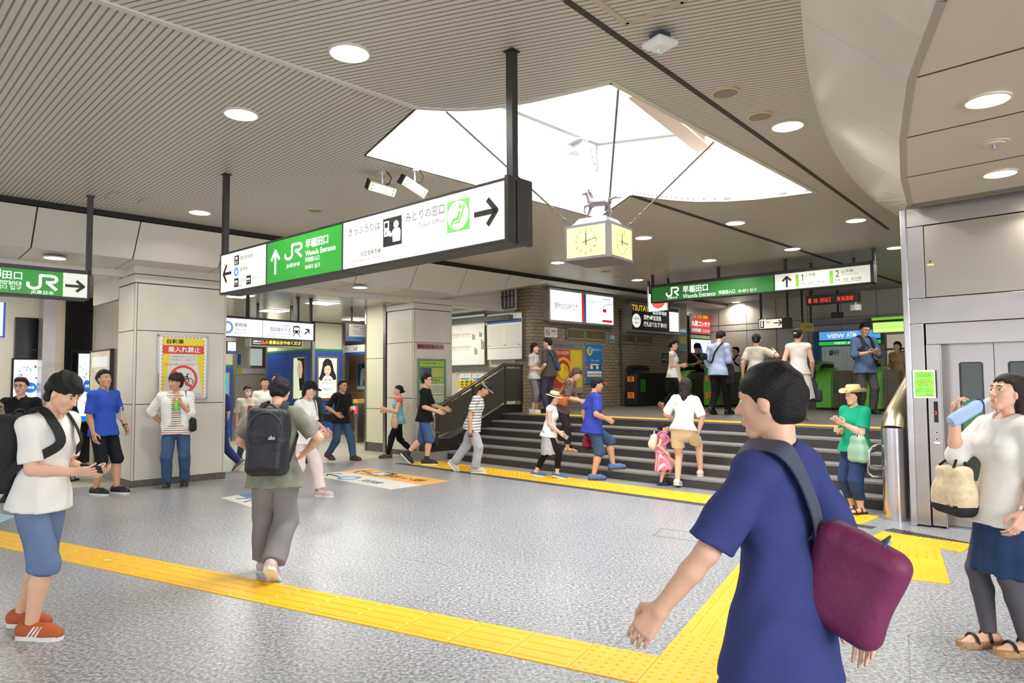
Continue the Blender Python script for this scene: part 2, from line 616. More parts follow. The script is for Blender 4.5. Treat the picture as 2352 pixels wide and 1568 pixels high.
def field_mesh(prims, h, inflate=0.0, cuts=(), wrinkle=0.0, wfreq=28.0, post=None, seed=0.0):
 """prims -> (verts, quads).  cuts: (point, normal) keeps the side the normal points away from"""
 pos = [p for p in prims if not p['neg']]
 lo = np.min([_bounds(p, inflate)[0] for p in pos], 0) - 2.5 * h
 hi = np.max([_bounds(p, inflate)[1] for p in pos], 0) + 2.5 * h
 n = np.maximum(4, np.ceil((hi - lo) / h).astype(int) + 1)
 ax = [lo[i] + h * np.arange(n[i]) for i in range(3)]
 Fd = np.full(n, 0.2)
 for p in prims:
  inf = inflate if not p['neg'] else 0.0
  l, u = _bounds(p, inf + p['k'] + 2.5 * h)
  i0 = np.clip(np.floor((l - lo) / h).astype(int), 0, n)
  i1 = np.clip(np.ceil((u - lo) / h).astype(int) + 1, 0, n)
  if np.any(i1 <= i0):
   continue
  X = np.stack(np.meshgrid(ax[0][i0[0]:i1[0]], ax[1][i0[1]:i1[1]], ax[2][i0[2]:i1[2]], indexing='ij'), -1)
  d = _eval(p, X, inf)
  sl = tuple(slice(i0[i], i1[i]) for i in range(3))
  f, k = Fd[sl], p['k']
  if p['neg']:
   hh = np.maximum(k - np.abs(f + d), 0) / k
   Fd[sl] = np.maximum(f, -d) + hh * hh * k * 0.25
  else:
   hh = np.maximum(k - np.abs(f - d), 0) / k
   Fd[sl] = np.minimum(f, d) - hh * hh * k * 0.25
 if wrinkle or cuts or post:
  X = np.stack(np.meshgrid(*ax, indexing='ij'), -1)
  if wrinkle:
   x, y, z = X[..., 0], X[..., 1], X[..., 2]
   w = wfreq
   Fd = Fd + wrinkle * (np.sin(w * (0.6 * x + 0.3 * y + 0.9 * z) + 2.0 * np.sin(0.45 * w * (y - 0.7 * x) + seed) + seed) * 0.6
         + np.sin(w * 1.7 * (0.7 * y - 0.4 * x + 0.35 * z) + 1.7 * np.sin(0.5 * w * z + seed)) * 0.4)
  for c, nn in cuts:
   Fd = np.maximum(Fd, (X - np.asarray(c, float)) @ nrm(nn))
  if post is not None:
   Fd = post(X, Fd)
 Fd[0], Fd[-1] = 0.2, 0.2
 Fd[:, 0], Fd[:, -1] = 0.2, 0.2
 Fd[:, :, 0], Fd[:, :, -1] = 0.2, 0.2
 return nets(Fd, lo, h)
def nets(Fd, lo, h):
 S = Fd < 0
 n = Fd.shape
 c = np.zeros([n[0] - 1, n[1] - 1, n[2] - 1], np.uint8)
 offs = [(i, j, k) for i in (0, 1) for j in (0, 1) for k in (0, 1)]
 for (i, j, k) in offs:
  c += S[i:n[0] - 1 + i, j:n[1] - 1 + j, k:n[2] - 1 + k]
 act = (c > 0) & (c < 8)
 I = np.argwhere(act)
 idx = np.full(act.shape, -1, np.int64)
 idx[act] = np.arange(len(I))
 acc = np.zeros((len(I), 3))
 cnt = np.zeros(len(I))
 g = {o: Fd[I[:, 0] + o[0], I[:, 1] + o[1], I[:, 2] + o[2]] for o in offs}
 for o in offs:
  for a in range(3):
   if o[a] == 0:
    o2 = tuple(1 if i == a else o[i] for i in range(3))
    f0, f1 = g[o], g[o2]
    m = (f0 < 0) != (f1 < 0)
    t = f0[m] / (f0[m] - f1[m])
    pt = np.tile(np.array(o, float), (m.sum(), 1))
    pt[:, a] = t
    acc[m] += pt
    cnt[m] += 1
 verts = lo + h * (I + acc / np.maximum(cnt, 1)[:, None])
 quads = []
 for a in range(3):
  b_, c_ = (a + 1) % 3, (a + 2) % 3
  s0 = [slice(None)] * 3
  s1 = [slice(None)] * 3
  s0[a] = slice(0, n[a] - 1)
  s1[a] = slice(1, n[a])
  A, B = S[tuple(s0)], S[tuple(s1)]
  E = np.argwhere(A != B)
  if len(E) == 0:
   continue
  ok = (E[:, b_] > 0) & (E[:, c_] > 0) & (E[:, b_] < n[b_] - 1) & (E[:, c_] < n[c_] - 1)
  E = E[ok]
  fl = A[tuple(E.T)]
  def at(db, dc):
   Q = E.copy()
   Q[:, b_] += db
   Q[:, c_] += dc
   return idx[tuple(Q.T)]
  q = np.stack([at(-1, -1), at(0, -1), at(0, 0), at(-1, 0)], 1)
  q[~fl] = q[~fl][:, ::-1]
  quads.append(q)
 quads = np.concatenate(quads) if quads else np.zeros((0, 4), int)
 return verts, quads
def mesh_from(vs, qs, name):
 me = bpy.data.meshes.new(name)
 nv, nq = len(vs), len(qs)
 me.vertices.add(nv)
 me.vertices.foreach_set('co', np.asarray(vs, np.float32).ravel())
 me.loops.add(nq * 4)
 me.loops.foreach_set('vertex_index', np.asarray(qs, np.int32).ravel())
 me.polygons.add(nq)
 me.polygons.foreach_set('loop_start', np.arange(0, nq * 4, 4, dtype=np.int32))
 me.polygons.foreach_set('use_smooth', np.ones(nq, bool))
 me.update(calc_edges=True)
 return me
def soft(name, m, parent, prims, h, mi_fn=None, extra=None, **kw):
 """mesh object from prims; m may be a list with mi_fn(face centres, normals) -> slot index"""
 vs, qs = field_mesh(prims, h, **kw)
 if extra:
  for v2, q2 in extra:
   qs = np.concatenate([qs, q2 + len(vs)])
   vs = np.concatenate([vs, v2])
 me = mesh_from(vs, qs, name)
 for x in (m if isinstance(m, (list, tuple)) else [m]):
  me.materials.append(x)
 if mi_fn is not None and len(qs):
  c = vs[qs].mean(1)
  me.polygons.foreach_set('material_index', np.asarray(mi_fn(c), np.int32))
 o = bpy.data.objects.new(name, me)
 COL.objects.link(o)
 if parent:
  o.parent = parent
 return o
# shared materials
M_PANEL = mat('white_enamel_panel', (205, 199, 188), 0.32)
M_PANEL2 = mat('cream_enamel_panel', (208, 203, 190), 0.38, noise=0.05, nscale=1.6)
M_JOINT = mat('dark_joint', (62, 57, 52), 0.8)
M_BLACK = mat('black_gap', (14, 13, 13), 0.7)
M_DARK = mat('dark_brown_metal', (44, 40, 38), 0.45)
M_CHAR = mat('charcoal_metal', (58, 56, 58), 0.45)
M_STEEL = steel_mat('brushed_steel', (168, 162, 160), 0.26)
M_STEEL_D = steel_mat('dull_steel', (168, 160, 152), 0.34)
M_ALU = mat('aluminium', (200, 200, 202), 0.3, 0.85)
M_GRAN_DK = granite_mat('dark_granite', (58, 55, 54), 0.35, 70, joint=1.5, rough=0.35)
M_NOSE = mat('step_nosing_granite', (134, 131, 126), 0.6, noise=0.25, nscale=60)
M_YEL = mat('tactile_yellow', (240, 184, 22), 0.45, noise=0.06, nscale=3)
M_WHITE = mat('plain_white', (236, 236, 234), 0.5)
M_SLAT_L = slat_mat('ceiling_slats_straight', (205, 199, 188), -R45, 0.05)
M_SLAT_R = slat_mat('ceiling_slats_turned', (205, 199, 188), math.radians(-20), 0.05)
M_FLOOR = granite_mat('floor_granite', (156, 156, 158), 0.6, 42, joint=1.55, ang=math.radians(-29), rough=0.3)
M_CREAM_FLOOR = granite_mat('cream_floor_tile', (196, 192, 172), 0.05, 20, joint=0.6, ang=R45, rough=0.3)
M_LANDING = granite_mat('landing_granite', (112, 108, 102), 0.32, 50, joint=0.9, ang=R45, rough=0.38)
M_LAMP = mat('lamp_glow', (255, 250, 238), 0.5, emit=9.0)
M_BRICK = brick_mat('glazed_brick', (150, 136, 114), (138, 124, 102), (62, 56, 46), 0.225, 0.082)
M_BRICK_P = brick_mat('pink_brick', (190, 160, 134), (178, 148, 124), (110, 96, 82), 0.2, 0.075)
M_BRICK_W = brick_mat('cream_wall_tile', (205, 200, 160), (198, 192, 150), (96, 90, 70), 0.11, 0.11)
M_GREY_PL = mat('grey_plate', (128, 126, 120), 0.5)
Z_CEIL, Z_SOFF, Z_LAND = 4.0, 3.45, 0.87
B_STEP, N_STEP, TREAD = 9.15, 6, 0.31
B_LAND = B_STEP + TREAD * (N_STEP - 1)
RISE = Z_LAND / N_STEP
def P2(v):
 return (v.x, v.y)
# floor
mb = MB()
corner = [P2(W(-12.3, -8)), P2(W(8, -8)), P2(W(8, 24)), P2(W(-12.3, 24))]
mb.prism_xy(corner, -0.1, 0.0)
struct('floor', mb, M_FLOOR)
mb = MB().prism_xy([P2(W(-26, -8)), P2(W(-12.3, -8)), P2(W(-12.3, 30)), P2(W(-26, 30))], -0.1, 0.0)
struct('floor_side', mb, M_CREAM_FLOOR)
# ceiling with the leaf-shaped roof light
near_px = [(959, 247), (1010, 250), (1057, 251), (1110, 248), (1169, 240), (1220, 231), (1268, 220), (1335, 205), (1404, 188)]
far_px = [(1450, 448), (1475, 452), (1501, 456), (1548, 461), (1595, 464), (1665, 463.5), (1735, 459), (1805, 451), (1875, 442)]
NEAR = [on_z(x, y, Z_CEIL) for x, y in near_px]
FAR = [on_z(x, y, Z_CEIL) for x, y in far_px]
H_E, H_F = on_z(838, 357, Z_CEIL), W(-6.36, 8.2)
A0, D0 = NEAR[0], FAR[0]
aA, bA = ab(A0)
aD, bD = ab(D0)
left = [P2(W(-12.2, -8)), P2(W(aA, -8)), P2(A0), P2(H_E), P2(H_F), P2(D0), P2(W(aD - 0.3, 30)), P2(W(-12.2, 30))]
right = [P2(W(aA, -8)), P2(W(9, -8)), P2(W(9, 30)), P2(W(aD - 0.3, 30))] + [P2(p) for p in FAR] + [P2(p) for p in NEAR[::-1]]
struct('ceiling', MB().prism_xy(left, Z_CEIL, Z_CEIL + 0.06), M_SLAT_L)
struct('ceiling_right', MB().prism_xy(right, Z_CEIL, Z_CEIL + 0.06), M_SLAT_R)
def edge_trim(name, pts, w, h, z, m):
 b = MB()
 for p, q in zip(pts[:-1], pts[1:]):
  d = (q - p)
  s = Vector((-d.y, d.x, 0)).normalized() * w / 2
  b.hexa([Vector((*P2(p - s), z - h)), Vector((*P2(q - s), z - h)), Vector((*P2(q + s), z - h)), Vector((*P2(p + s), z - h))],
    [Vector((*P2(p - s), z)), Vector((*P2(q - s), z)), Vector((*P2(q + s), z)), Vector((*P2(p + s), z))])
 return struct(name, b, m)
edge_trim('trim_1', [W(aA, -8), A0], 0.05, 0.015, Z_CEIL, M_PANEL2)
edge_trim('trim_2', [on_z(1300, 0, Z_CEIL), on_z(1840, 381, Z_CEIL), on_z(2040, 526, Z_CEIL)], 0.045, 0.006, Z_CEIL, M_JOINT)
edge_trim('trim_3', [D0, W(aD - 0.3, 24)], 0.06, 0.012, Z_CEIL, M_JOINT)
edge_trim('trim_4', NEAR, 0.05, 0.03, Z_CEIL + 0.02, M_PANEL2)
edge_trim('trim_5', [NEAR[-1], FAR[-1]], 0.05, 0.03, Z_CEIL + 0.02, M_PANEL2)
edge_trim('trim_6', [H_F, D0] + FAR[1:], 0.03, 0.02, Z_CEIL + 0.02, M_PANEL2)
edge_trim('trim_7', [A0, H_E, H_F], 0.03, 0.02, Z_CEIL + 0.02, M_PANEL2)
# roof-light well: ribbed white walls, clear glazing over them
mrib = bpy.data.materials.new('ribbed_white_wall')
mrib.use_nodes = True
_b = mrib.node_tree.nodes['Principled BSDF']
_b.inputs['Base Color'].default_value = (0.86, 0.88, 0.92, 1)
_tc = N(mrib.node_tree, 'ShaderNodeTexCoord')
_sp = N(mrib.node_tree, 'ShaderNodeSeparateXYZ')
mrib.node_tree.links.new(_tc.outputs['Object'], _sp.inputs[0])
_ad = N(mrib.node_tree, 'ShaderNodeMath', operation='SUBTRACT')
mrib.node_tree.links.new(_sp.outputs['X'], _ad.inputs[0])
mrib.node_tree.links.new(_sp.outputs['Y'], _ad.inputs[1])
_mu = N(mrib.node_tree, 'ShaderNodeMath', operation='MULTIPLY')
_mu.inputs[1].default_value = 90
mrib.node_tree.links.new(_ad.outputs[0], _mu.inputs[0])
_si = N(mrib.node_tree, 'ShaderNodeMath', operation='SINE')
mrib.node_tree.links.new(_mu.outputs[0], _si.inputs[0])
_bp = N(mrib.node_tree, 'ShaderNodeBump')
_bp.inputs['Distance'].default_value = 0.01
mrib.node_tree.links.new(_si.outputs[0], _bp.inputs['Height'])
mrib.node_tree.links.new(_bp.outputs['Normal'], _b.inputs['Normal'])
Z_WELL = 4.70
G0 = W(-3.45, 9.6)
well = [A0, H_E, H_F, W(-5.2, 9.5), G0, FAR[-1], NEAR[-1]] + NEAR[-2:0:-1]
well = [A0, H_E, H_F, G0, NEAR[-1]] + NEAR[-2:0:-1]
b = MB()
for i in range(len(well)):
 p, q = well[i], well[(i + 1) % len(well)]
 o_ = Vector((-(q - p).y, (q - p).x, 0)).normalized() * 0.04
 b.hexa([(*P2(p), Z_CEIL + 0.06), (*P2(q), Z_CEIL + 0.06), (*P2(q + o_), Z_CEIL + 0.06), (*P2(p + o_), Z_CEIL + 0.06)],
   [(*P2(p), Z_WELL), (*P2(q), Z_WELL), (*P2(q + o_), Z_WELL), (*P2(p + o_), Z_WELL)])
struct('wall_rooflight', b, mrib)
mgl = bpy.data.materials.new('clear_roof_glass')
mgl.use_nodes = True
_nt = mgl.node_tree
_nt.nodes.remove(_nt.nodes['Principled BSDF'])
_t = N(_nt, 'ShaderNodeBsdfTransparent')
_t.inputs[0].default_value = (0.97, 0.98, 1, 1)
_g = N(_nt, 'ShaderNodeBsdfGlossy')
_g.inputs['Roughness'].default_value = 0.02
_mx = N(_nt, 'ShaderNodeMixShader')
_mx.inputs[0].default_value = 0.05
_nt.links.new(_t.outputs[0], _mx.inputs[1])
_nt.links.new(_g.outputs[0], _mx.inputs[2])
_nt.links.new(_mx.outputs[0], _nt.nodes['Material Output'].inputs[0])
M_GLASS = mgl
w1 = MB().prism_xy([P2(p) for p in well], Z_WELL + 0.45, Z_WELL + 0.47)
win = struct('window_1', w1, mgl)
fr = MB()
lo = [(*P2(p), Z_WELL) for p in well]
for i in range(len(well)):
 p, q = well[i], well[(i + 1) % len(well)]
 fr.tube([(p.x, p.y, Z_WELL + 0.43), (q.x, q.y, Z_WELL + 0.43)], 0.03, 4)
 if i in (0, 1, 2, 3, 4):
  fr.tube([(p.x, p.y, Z_WELL), (p.x, p.y, Z_WELL + 0.43)], 0.025, 4)
fr.build('window_frame', M_GREY_PL, win)
# painted steel beam crossing the well
p, q = on_z(1462, 215, 4.74), on_z(1618, 343, 4.74)
d = (q - p).normalized()
s = Vector((-d.y, d.x, 0))
bm_ = MB()
for w_, z0, z1 in ((0.11, 4.72, 4.74), (0.11, 4.92, 4.94), (0.012, 4.74, 4.92)):
 bm_.hexa([(*P2(p - s * w_), z0), (*P2(q - s * w_), z0), (*P2(q + s * w_), z0), (*P2(p + s * w_), z0)],
    [(*P2(p - s * w_), z1), (*P2(q - s * w_), z1), (*P2(q + s * w_), z1), (*P2(p + s * w_), z1)])
struct('trim_8', bm_, mat('beam_paint', (186, 158, 132), 0.6))
# left fascia: sloped white panels, soffit behind them
AF, AK, ZK = -10.8, -11.15, 3.42     # top edge, lower kink
PANW = 1.257
def zk(b_):
 return ZK + .44 * max(0, min(1, (b_ - 9.75) / 2.3))
def ak(b_):
 return AF - .12 - (AF - .12 - AK) * (3.86 - zk(b_)) / .44
fas = MB()
B0 = 2.0 - 7 * PANW
nb = 27
for i in range(nb):
 b0, b1 = B0 + i * PANW + 0.009, B0 + (i + 1) * PANW - 0.009
 z0, z1, a0, a1 = zk(b0), zk(b1), ak(b0), ak(b1)
 zt_ = Z_CEIL - .085
 fas.hexa([W(a0, b0, z0), W(a1, b1, z1), W(a1 - 0.05, b1, z1), W(a0 - 0.05, b0, z0)],
    [W(AF - .03, b0, zt_), W(AF - .03, b1, zt_), W(AF - .08, b1, zt_), W(AF - .08, b0, zt_)])
 fas.hexa([W(a0 - 0.006, b0, z0 - 0.004), W(a1 - 0.006, b1, z1 - 0.004), W(AK - 0.95, b1, z1 - 0.06), W(AK - 0.95, b0, z0 - 0.06)],
    [W(a0 - 0.006, b0, z0 + 0.03), W(a1 - 0.006, b1, z1 + 0.03), W(AK - 0.95, b1, z1), W(AK - 0.95, b0, z0)])
struct('wall_left_fascia', fas, M_PANEL)
back = MB()
for i in range(nb):
 b0, b1 = B0 + i * PANW, B0 + (i + 1) * PANW
 for (x, w_) in ((-.03, -.3), (-.02, -1.2)):
  z0, z1, a0, a1 = zk(b0) + .03, zk(b1) + .03, ak(b0) + x, ak(b1) + x
  t0, t1 = (Z_CEIL, Z_CEIL) if w_ > -1 else (z0 + .03, z1 + .03)
  d0 = AF - .1 if w_ > -1 else None
  back.hexa([W(a0, b0, z0), W(a1, b1, z1), W(a1 + w_, b1, z1), W(a0 + w_, b0, z0)],
     [W(d0 or a0, b0, t0), W(d0 or a1, b1, t1), W((d0 or a1) + w_, b1, t1), W((d0 or a0) + w_, b0, t0)])
back.hexa([W(AF - 0.2, B0, 3.86), W(AF - 0.02, B0, 3.93), W(AF - 0.02, 28, 3.93), W(AF - 0.2, 28, 3.86)], [W(AF - 0.2, B0, Z_CEIL), W(AF, B0, Z_CEIL), W(AF, 28, Z_CEIL), W(AF - 0.2, 28, Z_CEIL)])
struct('wall_left_backing', back, M_BLACK)
# inner concourse ceiling, glossy white boards, lower than the hall
mbd = bpy.data.materials.new('glossy_ceiling_boards')
mbd.use_nodes = True
_nt = mbd.node_tree
_b = _nt.nodes['Principled BSDF']
_b.inputs['Base Color'].default_value = (0.62, 0.6, 0.57, 1)
_b.inputs['Roughness'].default_value = 0.12
_tc = N(_nt, 'ShaderNodeTexCoord')
_mp = N(_nt, 'ShaderNodeMapping')
_mp.inputs['Rotation'].default_value = (0, 0, -R45)
_br = N(_nt, 'ShaderNodeTexBrick')
_br.offset = 0
_br.inputs['Color1'].default_value = (1, 1, 1, 1)
_br.inputs['Color2'].default_value = (1, 1, 1, 1)
_br.inputs['Mortar'].default_value = (0, 0, 0, 1)
_br.inputs['Scale'].default_value = 1
_br.inputs['Mortar Size'].default_value = 0.006
_br.inputs['Brick Width'].default_value = 3.0
_br.inputs['Row Height'].default_value = 0.12
_bp = N(_nt, 'ShaderNodeBump')
_bp.inputs['Distance'].default_value = 0.006
_nt.links.new(_tc.outputs['Object'], _mp.inputs['Vector'])
_nt.links.new(_mp.outputs['Vector'], _br.inputs['Vector'])
_nt.links.new(_br.outputs['Color'], _bp.inputs['Height'])
_nt.links.new(_bp.outputs['Normal'], _b.inputs['Normal'])
struct('ceiling_side', MB().prism_xy([P2(W(-26, -8)), P2(W(AK - 0.95, -8)), P2(W(AK - 0.95, 30)), P2(W(-26, 30))], 3.32, 3.38), mbd)
edge_trim('trim_9', [W(AK - 0.95, -7), W(AK - 0.95, 11.9)], 0.14, 0.14, 3.40, M_PANEL)
# clad pillars under the fascia
def clad_pillar(name, b0, length, depth, a_front, joints, base=0.1, top=3.40):
 """enamel panels on a rectangular pillar; front faces +a, local frame origin at the front-left corner"""
 r = MB()
 o = W(a_front, b0)
 zs = [base] + joints + [top - 0.27]
 for z0, z1 in zip(zs[:-1], zs[1:]):
  r.box(0.04, length - 0.04, 0, 0.02, z0 + 0.006, z1 - 0.006)
  r.box(0, 0.02, 0.04, depth - 0.02, z0 + 0.006, z1 - 0.006)
  r.box(length - 0.02, length, 0.04, depth - 0.02, z0 + 0.006, z1 - 0.006)
 p = struct(name, r, M_PANEL2, loc=o, rot=R45)
 MB().box(0.012, length - 0.012, 0.012, depth - 0.012, 0, top).build('core', M_JOINT, p)
 c = MB()
 for x in (0.004, length - 0.034):
  c.box(x, x + 0.03, 0.0, 0.034, base, top - 0.27)
 c.build('corner_bead', M_PANEL, p, bevel=0.006)
 t = MB()
 t.box(-0.012, length + 0.012, -0.012, depth, top - 0.26, top - 0.135)
 t.box(-0.03, length + 0.03, -0.03, depth, top - 0.125, top)
 t.build('cornice', M_PANEL, p, bevel=0.004)
 MB().box(-0.012, length + 0.012, -0.012, depth, 0, base).build('plinth', M_GRAN_DK if 0 else mat('grey_plinth', (92, 86, 80), 0.7, noise=0.3, nscale=30), p)
 return p
PIL1_B, PIL1_A = 3.44, -11.63
clad_pillar('pillar_1', PIL1_B, 1.42, 0.82, PIL1_A, [1.26, 2.40])
p2 = on_plane(949, 900, W(-12.0, 0), UA)
PIL2_A, PIL2_B = -12.0, ab(p2)[1]
clad_pillar('pillar_2', PIL2_B, 1.08, 0.98, PIL2_A, [0.2, 1.2, 2.38] if 0 else [1.22, 2.42])
# steel stub wall running back from the first pillar, cream stub from the second
FST = Frame(W(PIL1_A - 0.86, PIL1_B + 0.05), -R45)
st = MB()
st.box(-1.42, -0.02, 0, 0.3, 0.0, 2.95)
sw = struct('wall_left_steel', st, M_STEEL_D, loc=FST.o, rot=FST.rot)
MB().box(-1.46, 0.0, -0.05, 0.32, 2.95, 3.4).build('head_casing', M_PANEL, sw, bevel=0.02)
FS2 = Frame(W(PIL2_A - 1.02, PIL2_B + 0.02), -R45)
cs = MB()
for z0, z1 in ((0.2, 0.96), (0.972, 2.1), (2.112, 3.32)):
 cs.box(-0.78, -0.1, 0.0, 0.25, z0, z1)
cw = struct('wall_middle_stub', cs, mat('pale_cream_panel', (214, 211, 186), 0.35), loc=FS2.o, rot=FS2.rot)
b = MB()
b.box(-0.1, 0.0, -0.02, 0.26, 0, 3.32)
b.box(-0.84, -0.78, -0.02, 0.26, 0, 3.32)
b.build('steel_edge', M_STEEL, cw)
MB().box(-0.78, -0.1, 0.01, 0.25, 0, 0.2).build('plinth', mat('grey_plinth', (92, 86, 80), 0.7), cw)
# steps and landing
A_SL, A_SR = -11.05, -2.35
# each step is a separate slab with its pale nosing
for k in range(N_STEP):
 b0 = B_STEP + TREAD * k
 z1 = RISE * (k + 1)
 b1 = B_LAND + 0.02 if k < N_STEP - 1 else 30
 if k == N_STEP - 1:
  continue
 s_ = struct('floor_step', MB().prism_xy([P2(W(A_SL, b0)), P2(W(A_SR, b0)), P2(W(A_SR, b1)), P2(W(A_SL, b1))], max(0, z1 - RISE), z1 - 0.004), M_GRAN_DK)
 MB().prism_xy([P2(W(A_SL, b0 - 0.008)), P2(W(A_SR, b0 - 0.008)), P2(W(A_SR, b0 + TREAD)), P2(W(A_SL, b0 + TREAD))], z1 - 0.028, z1).build('tread', M_NOSE, s_)
ld = struct('floor_landing', MB().prism_xy([P2(W(-11.3, B_LAND)), P2(W(9, B_LAND)), P2(W(9, 30)), P2(W(-11.3, 30))], 0.0, Z_LAND - 0.004), M_GRAN_DK)
MB().prism_xy([P2(W(-11.3, B_LAND - 0.008)), P2(W(9, B_LAND - 0.008)), P2(W(9, 30)), P2(W(-11.3, 30))], Z_LAND - 0.028, Z_LAND).build('paving', M_LANDING, ld)
# side string on the left, dark stone, stepping up with the flight
b = MB()
b.prism_xz([(-0.45, 0), (2.2, 0), (2.2, 1.05), (1.6, 1.05), (0.12, 0.42), (-0.45, 0.42)], 0.0, 0.35)
struct('wall_step_side', b, M_GRAN_DK, loc=W(A_SL + 0.02, B_STEP), rot=R45)
struct('floor_step_end', MB().box(-0.55, 0.4, 0, 0.5, 0, 0.17), M_NOSE, loc=W(A_SL + 0.03, B_STEP - 0.02), rot=R45)
# brick wall along the landing
A_BR, B_BR0 = -11.3, 12.0
p_end = on_plane(1580, 850, W(A_BR, 0), UA)
B_BR1 = ab(p_end)[1]
fbr = Frame(W(A_BR, B_BR0), R45)
b = MB()
b.box(0, B_BR1 - B_BR0, 0, 0.6, 0, 3.84)
struct('wall_brick', b, M_BRICK, loc=fbr.o, rot=R45)
# ticket hall wall behind the second pillar: tiled below, cream panels above
ftk = Frame(W(A_BR - 0.6, B_BR0 + 0.05), -R45)
tk = MB()
tk.box(-4.6, 0, 0, 0.3, 0.75, 3.5)
tw = struct('wall_ticket', tk, mat('cream_wall_panel', (206, 200, 178), 0.5), loc=ftk.o, rot=ftk.rot)
MB().box(-4.6, 0, -0.02, 0.3, 0, 0.75).build('tile_dado', M_BRICK_W, tw)
MB().box(-4.6, 0, -0.2, 0.0, 0.72, 0.84).build('counter', mat('brown_stone', (96, 74, 58), 0.4), tw)
b = MB()
b.box(-4.6, 0, -0.06, 0.0, 1.84, 1.92)
b.box(-4.6, 0, -0.10, 0.0, 2.98, 3.06)
b.build('steel_rail', M_STEEL, tw)
MB().box(-4.6, 0, -0.25, 0.0, 3.06, 3.18).build('lamp_cover', mat('olive_metal', (98, 98, 86), 0.5), tw)
struct('wall_ticket_bulkhead', MB().prism_xy([P2(W(-12.2, 9.3)), P2(W(-12.08, 9.3)), P2(W(-12.08, 12.6)), P2(W(-12.2, 12.6))], 3.3, Z_CEIL), M_PANEL)
# barred high opening beside the brick corner
b = MB()
fx = ftk.px(1137, 700)
x0, z0 = ftk.px(1137, 715)
x1, z1 = ftk.px(1203, 655)
bar = struct('window_2', MB().box(x0, x1, -0.3, -0.25, z0 - 0.05, z1 + 0.1), mat('louvre_backing', (178, 172, 166), 0.6), loc=ftk.o, rot=ftk.rot)
g = MB()
n = 8
for i in range(n + 1):
 x = x0 + (x1 - x0) * i / n
 g.box(x - 0.012, x + 0.012, -0.36, -0.33, z0, z1 + 0.1)
for z in (z0, (z0 + z1) / 2, z1):
 g.box(x0, x1, -0.35, -0.335, z - 0.012, z + 0.012)
g.build('window_bars', M_CHAR, bar)
# curved right-hand drum: fascia and soffit over the lift
up_px = [(1836, -60), (1838, 0), (1843, 60), (1850, 130), (1862, 200), (1878, 258), (1896, 310), (1916, 350), (1940, 388), (1970, 425), (2010, 462), (2070, 502)]
UPP = [W(0.6, -6, 0), W(0.5, 0.3, 0), W(0.0, 2.0, 0)] + [on_z(x, y, Z_CEIL) for x, y in up_px]
kk = [(2150, 0), (2083, 184), (2065, 320), (2068, 410), (2084, 470)]
KNK = [W(1.6, -6, 0), W(1.4, -0.5, 0), W(0.2, 2.2, 0)] + [on_z(x, y, Z_SOFF) for x, y in kk]
def along(pts, t):
 ls = [0]
 for p, q in zip(pts[:-1], pts[1:]):
  ls.append(ls[-1] + (Vector(P2(q)) - Vector(P2(p))).length)
 s = t * ls[-1]
 for i in range(len(pts) - 1):
  if s <= ls[i + 1] + 1e-9:
   k = (s - ls[i]) / max(1e-9, ls[i + 1] - ls[i])
   return pts[i].lerp(pts[i + 1], k)
 return pts[-1]
# panel joints join matching corners of the two edges
u_j = [UPP[0], UPP[1], UPP[2], on_z(1841, 42, Z_CEIL), on_z(1862, 200, Z_CEIL), on_z(1896, 310, Z_CEIL), on_z(2075, 505, Z_CEIL)]
k_j = [KNK[0], KNK[1], KNK[2], on_z(2083, 184, Z_SOFF), on_z(2065, 320, Z_SOFF), on_z(2068, 410, Z_SOFF), on_z(2084, 470, Z_SOFF)]
def nearest_t(pts, p):
 best = (1e9, 0)
 for i in range(801):
  q = along(pts, i / 800)
  d = (Vector(P2(q)) - Vector(P2(p))).length
  if d < best[0]:
   best = (d, i / 800)
 return best[1]
ut = [nearest_t(UPP, p) for p in u_j]
kt = [nearest_t(KNK, p) for p in k_j]
b = MB()
for i in range(len(ut) - 1):
 n = 10
 for j in range(n):
  s0, s1 = j / n, (j + 1) / n
  g0 = 0.006 if j == 0 else 0
  g1 = 0.006 if j == n - 1 else 0
  a0 = along(UPP, ut[i] + (ut[i + 1] - ut[i]) * s0)
  a1 = along(UPP, ut[i] + (ut[i + 1] - ut[i]) * s1)
  c0 = along(KNK, kt[i] + (kt[i + 1] - kt[i]) * s0)
  c1 = along(KNK, kt[i] + (kt[i + 1] - kt[i]) * s1)
  if g0:
   a0 = a0.lerp(a1, 0.05); c0 = c0.lerp(c1, 0.05)
  if g1:
   a1 = a1.lerp(a0, 0.05); c1 = c1.lerp(c0, 0.05)
  off = UA * 0.05
  b.hexa([(*P2(c0), Z_SOFF), (*P2(c0 + off), Z_SOFF), (*P2(c1 + off), Z_SOFF), (*P2(c1), Z_SOFF)],
    [(*P2(a0), Z_CEIL), (*P2(a0 + off), Z_CEIL), (*P2(a1 + off), Z_CEIL), (*P2(a1), Z_CEIL)])
struct('wall_right_fascia', b, mat('drum_panel', (216, 210, 198), 0.3))
b = MB()
for i in range(len(UPP) - 3):
 a0, a1 = UPP[i], UPP[i + 1]
 o2 = UA * 0.12
 t0, t1 = nearest_t(UPP, a0), nearest_t(UPP, a1)
 c0, c1 = along(KNK, min(1, t0)), along(KNK, min(1, t1))
 b.hexa([(*P2(c0 + o2), Z_SOFF + .02), (*P2(c0 + o2 * 1.5), Z_SOFF + .02), (*P2(c1 + o2 * 1.5), Z_SOFF + .02), (*P2(c1 + o2), Z_SOFF + .02)],
   [(*P2(a0 + o2), Z_CEIL), (*P2(a0 + o2 * 1.5), Z_CEIL), (*P2(a1 + o2 * 1.5), Z_CEIL), (*P2(a1 + o2), Z_CEIL)])
struct('wall_right_backing', b, M_JOINT)
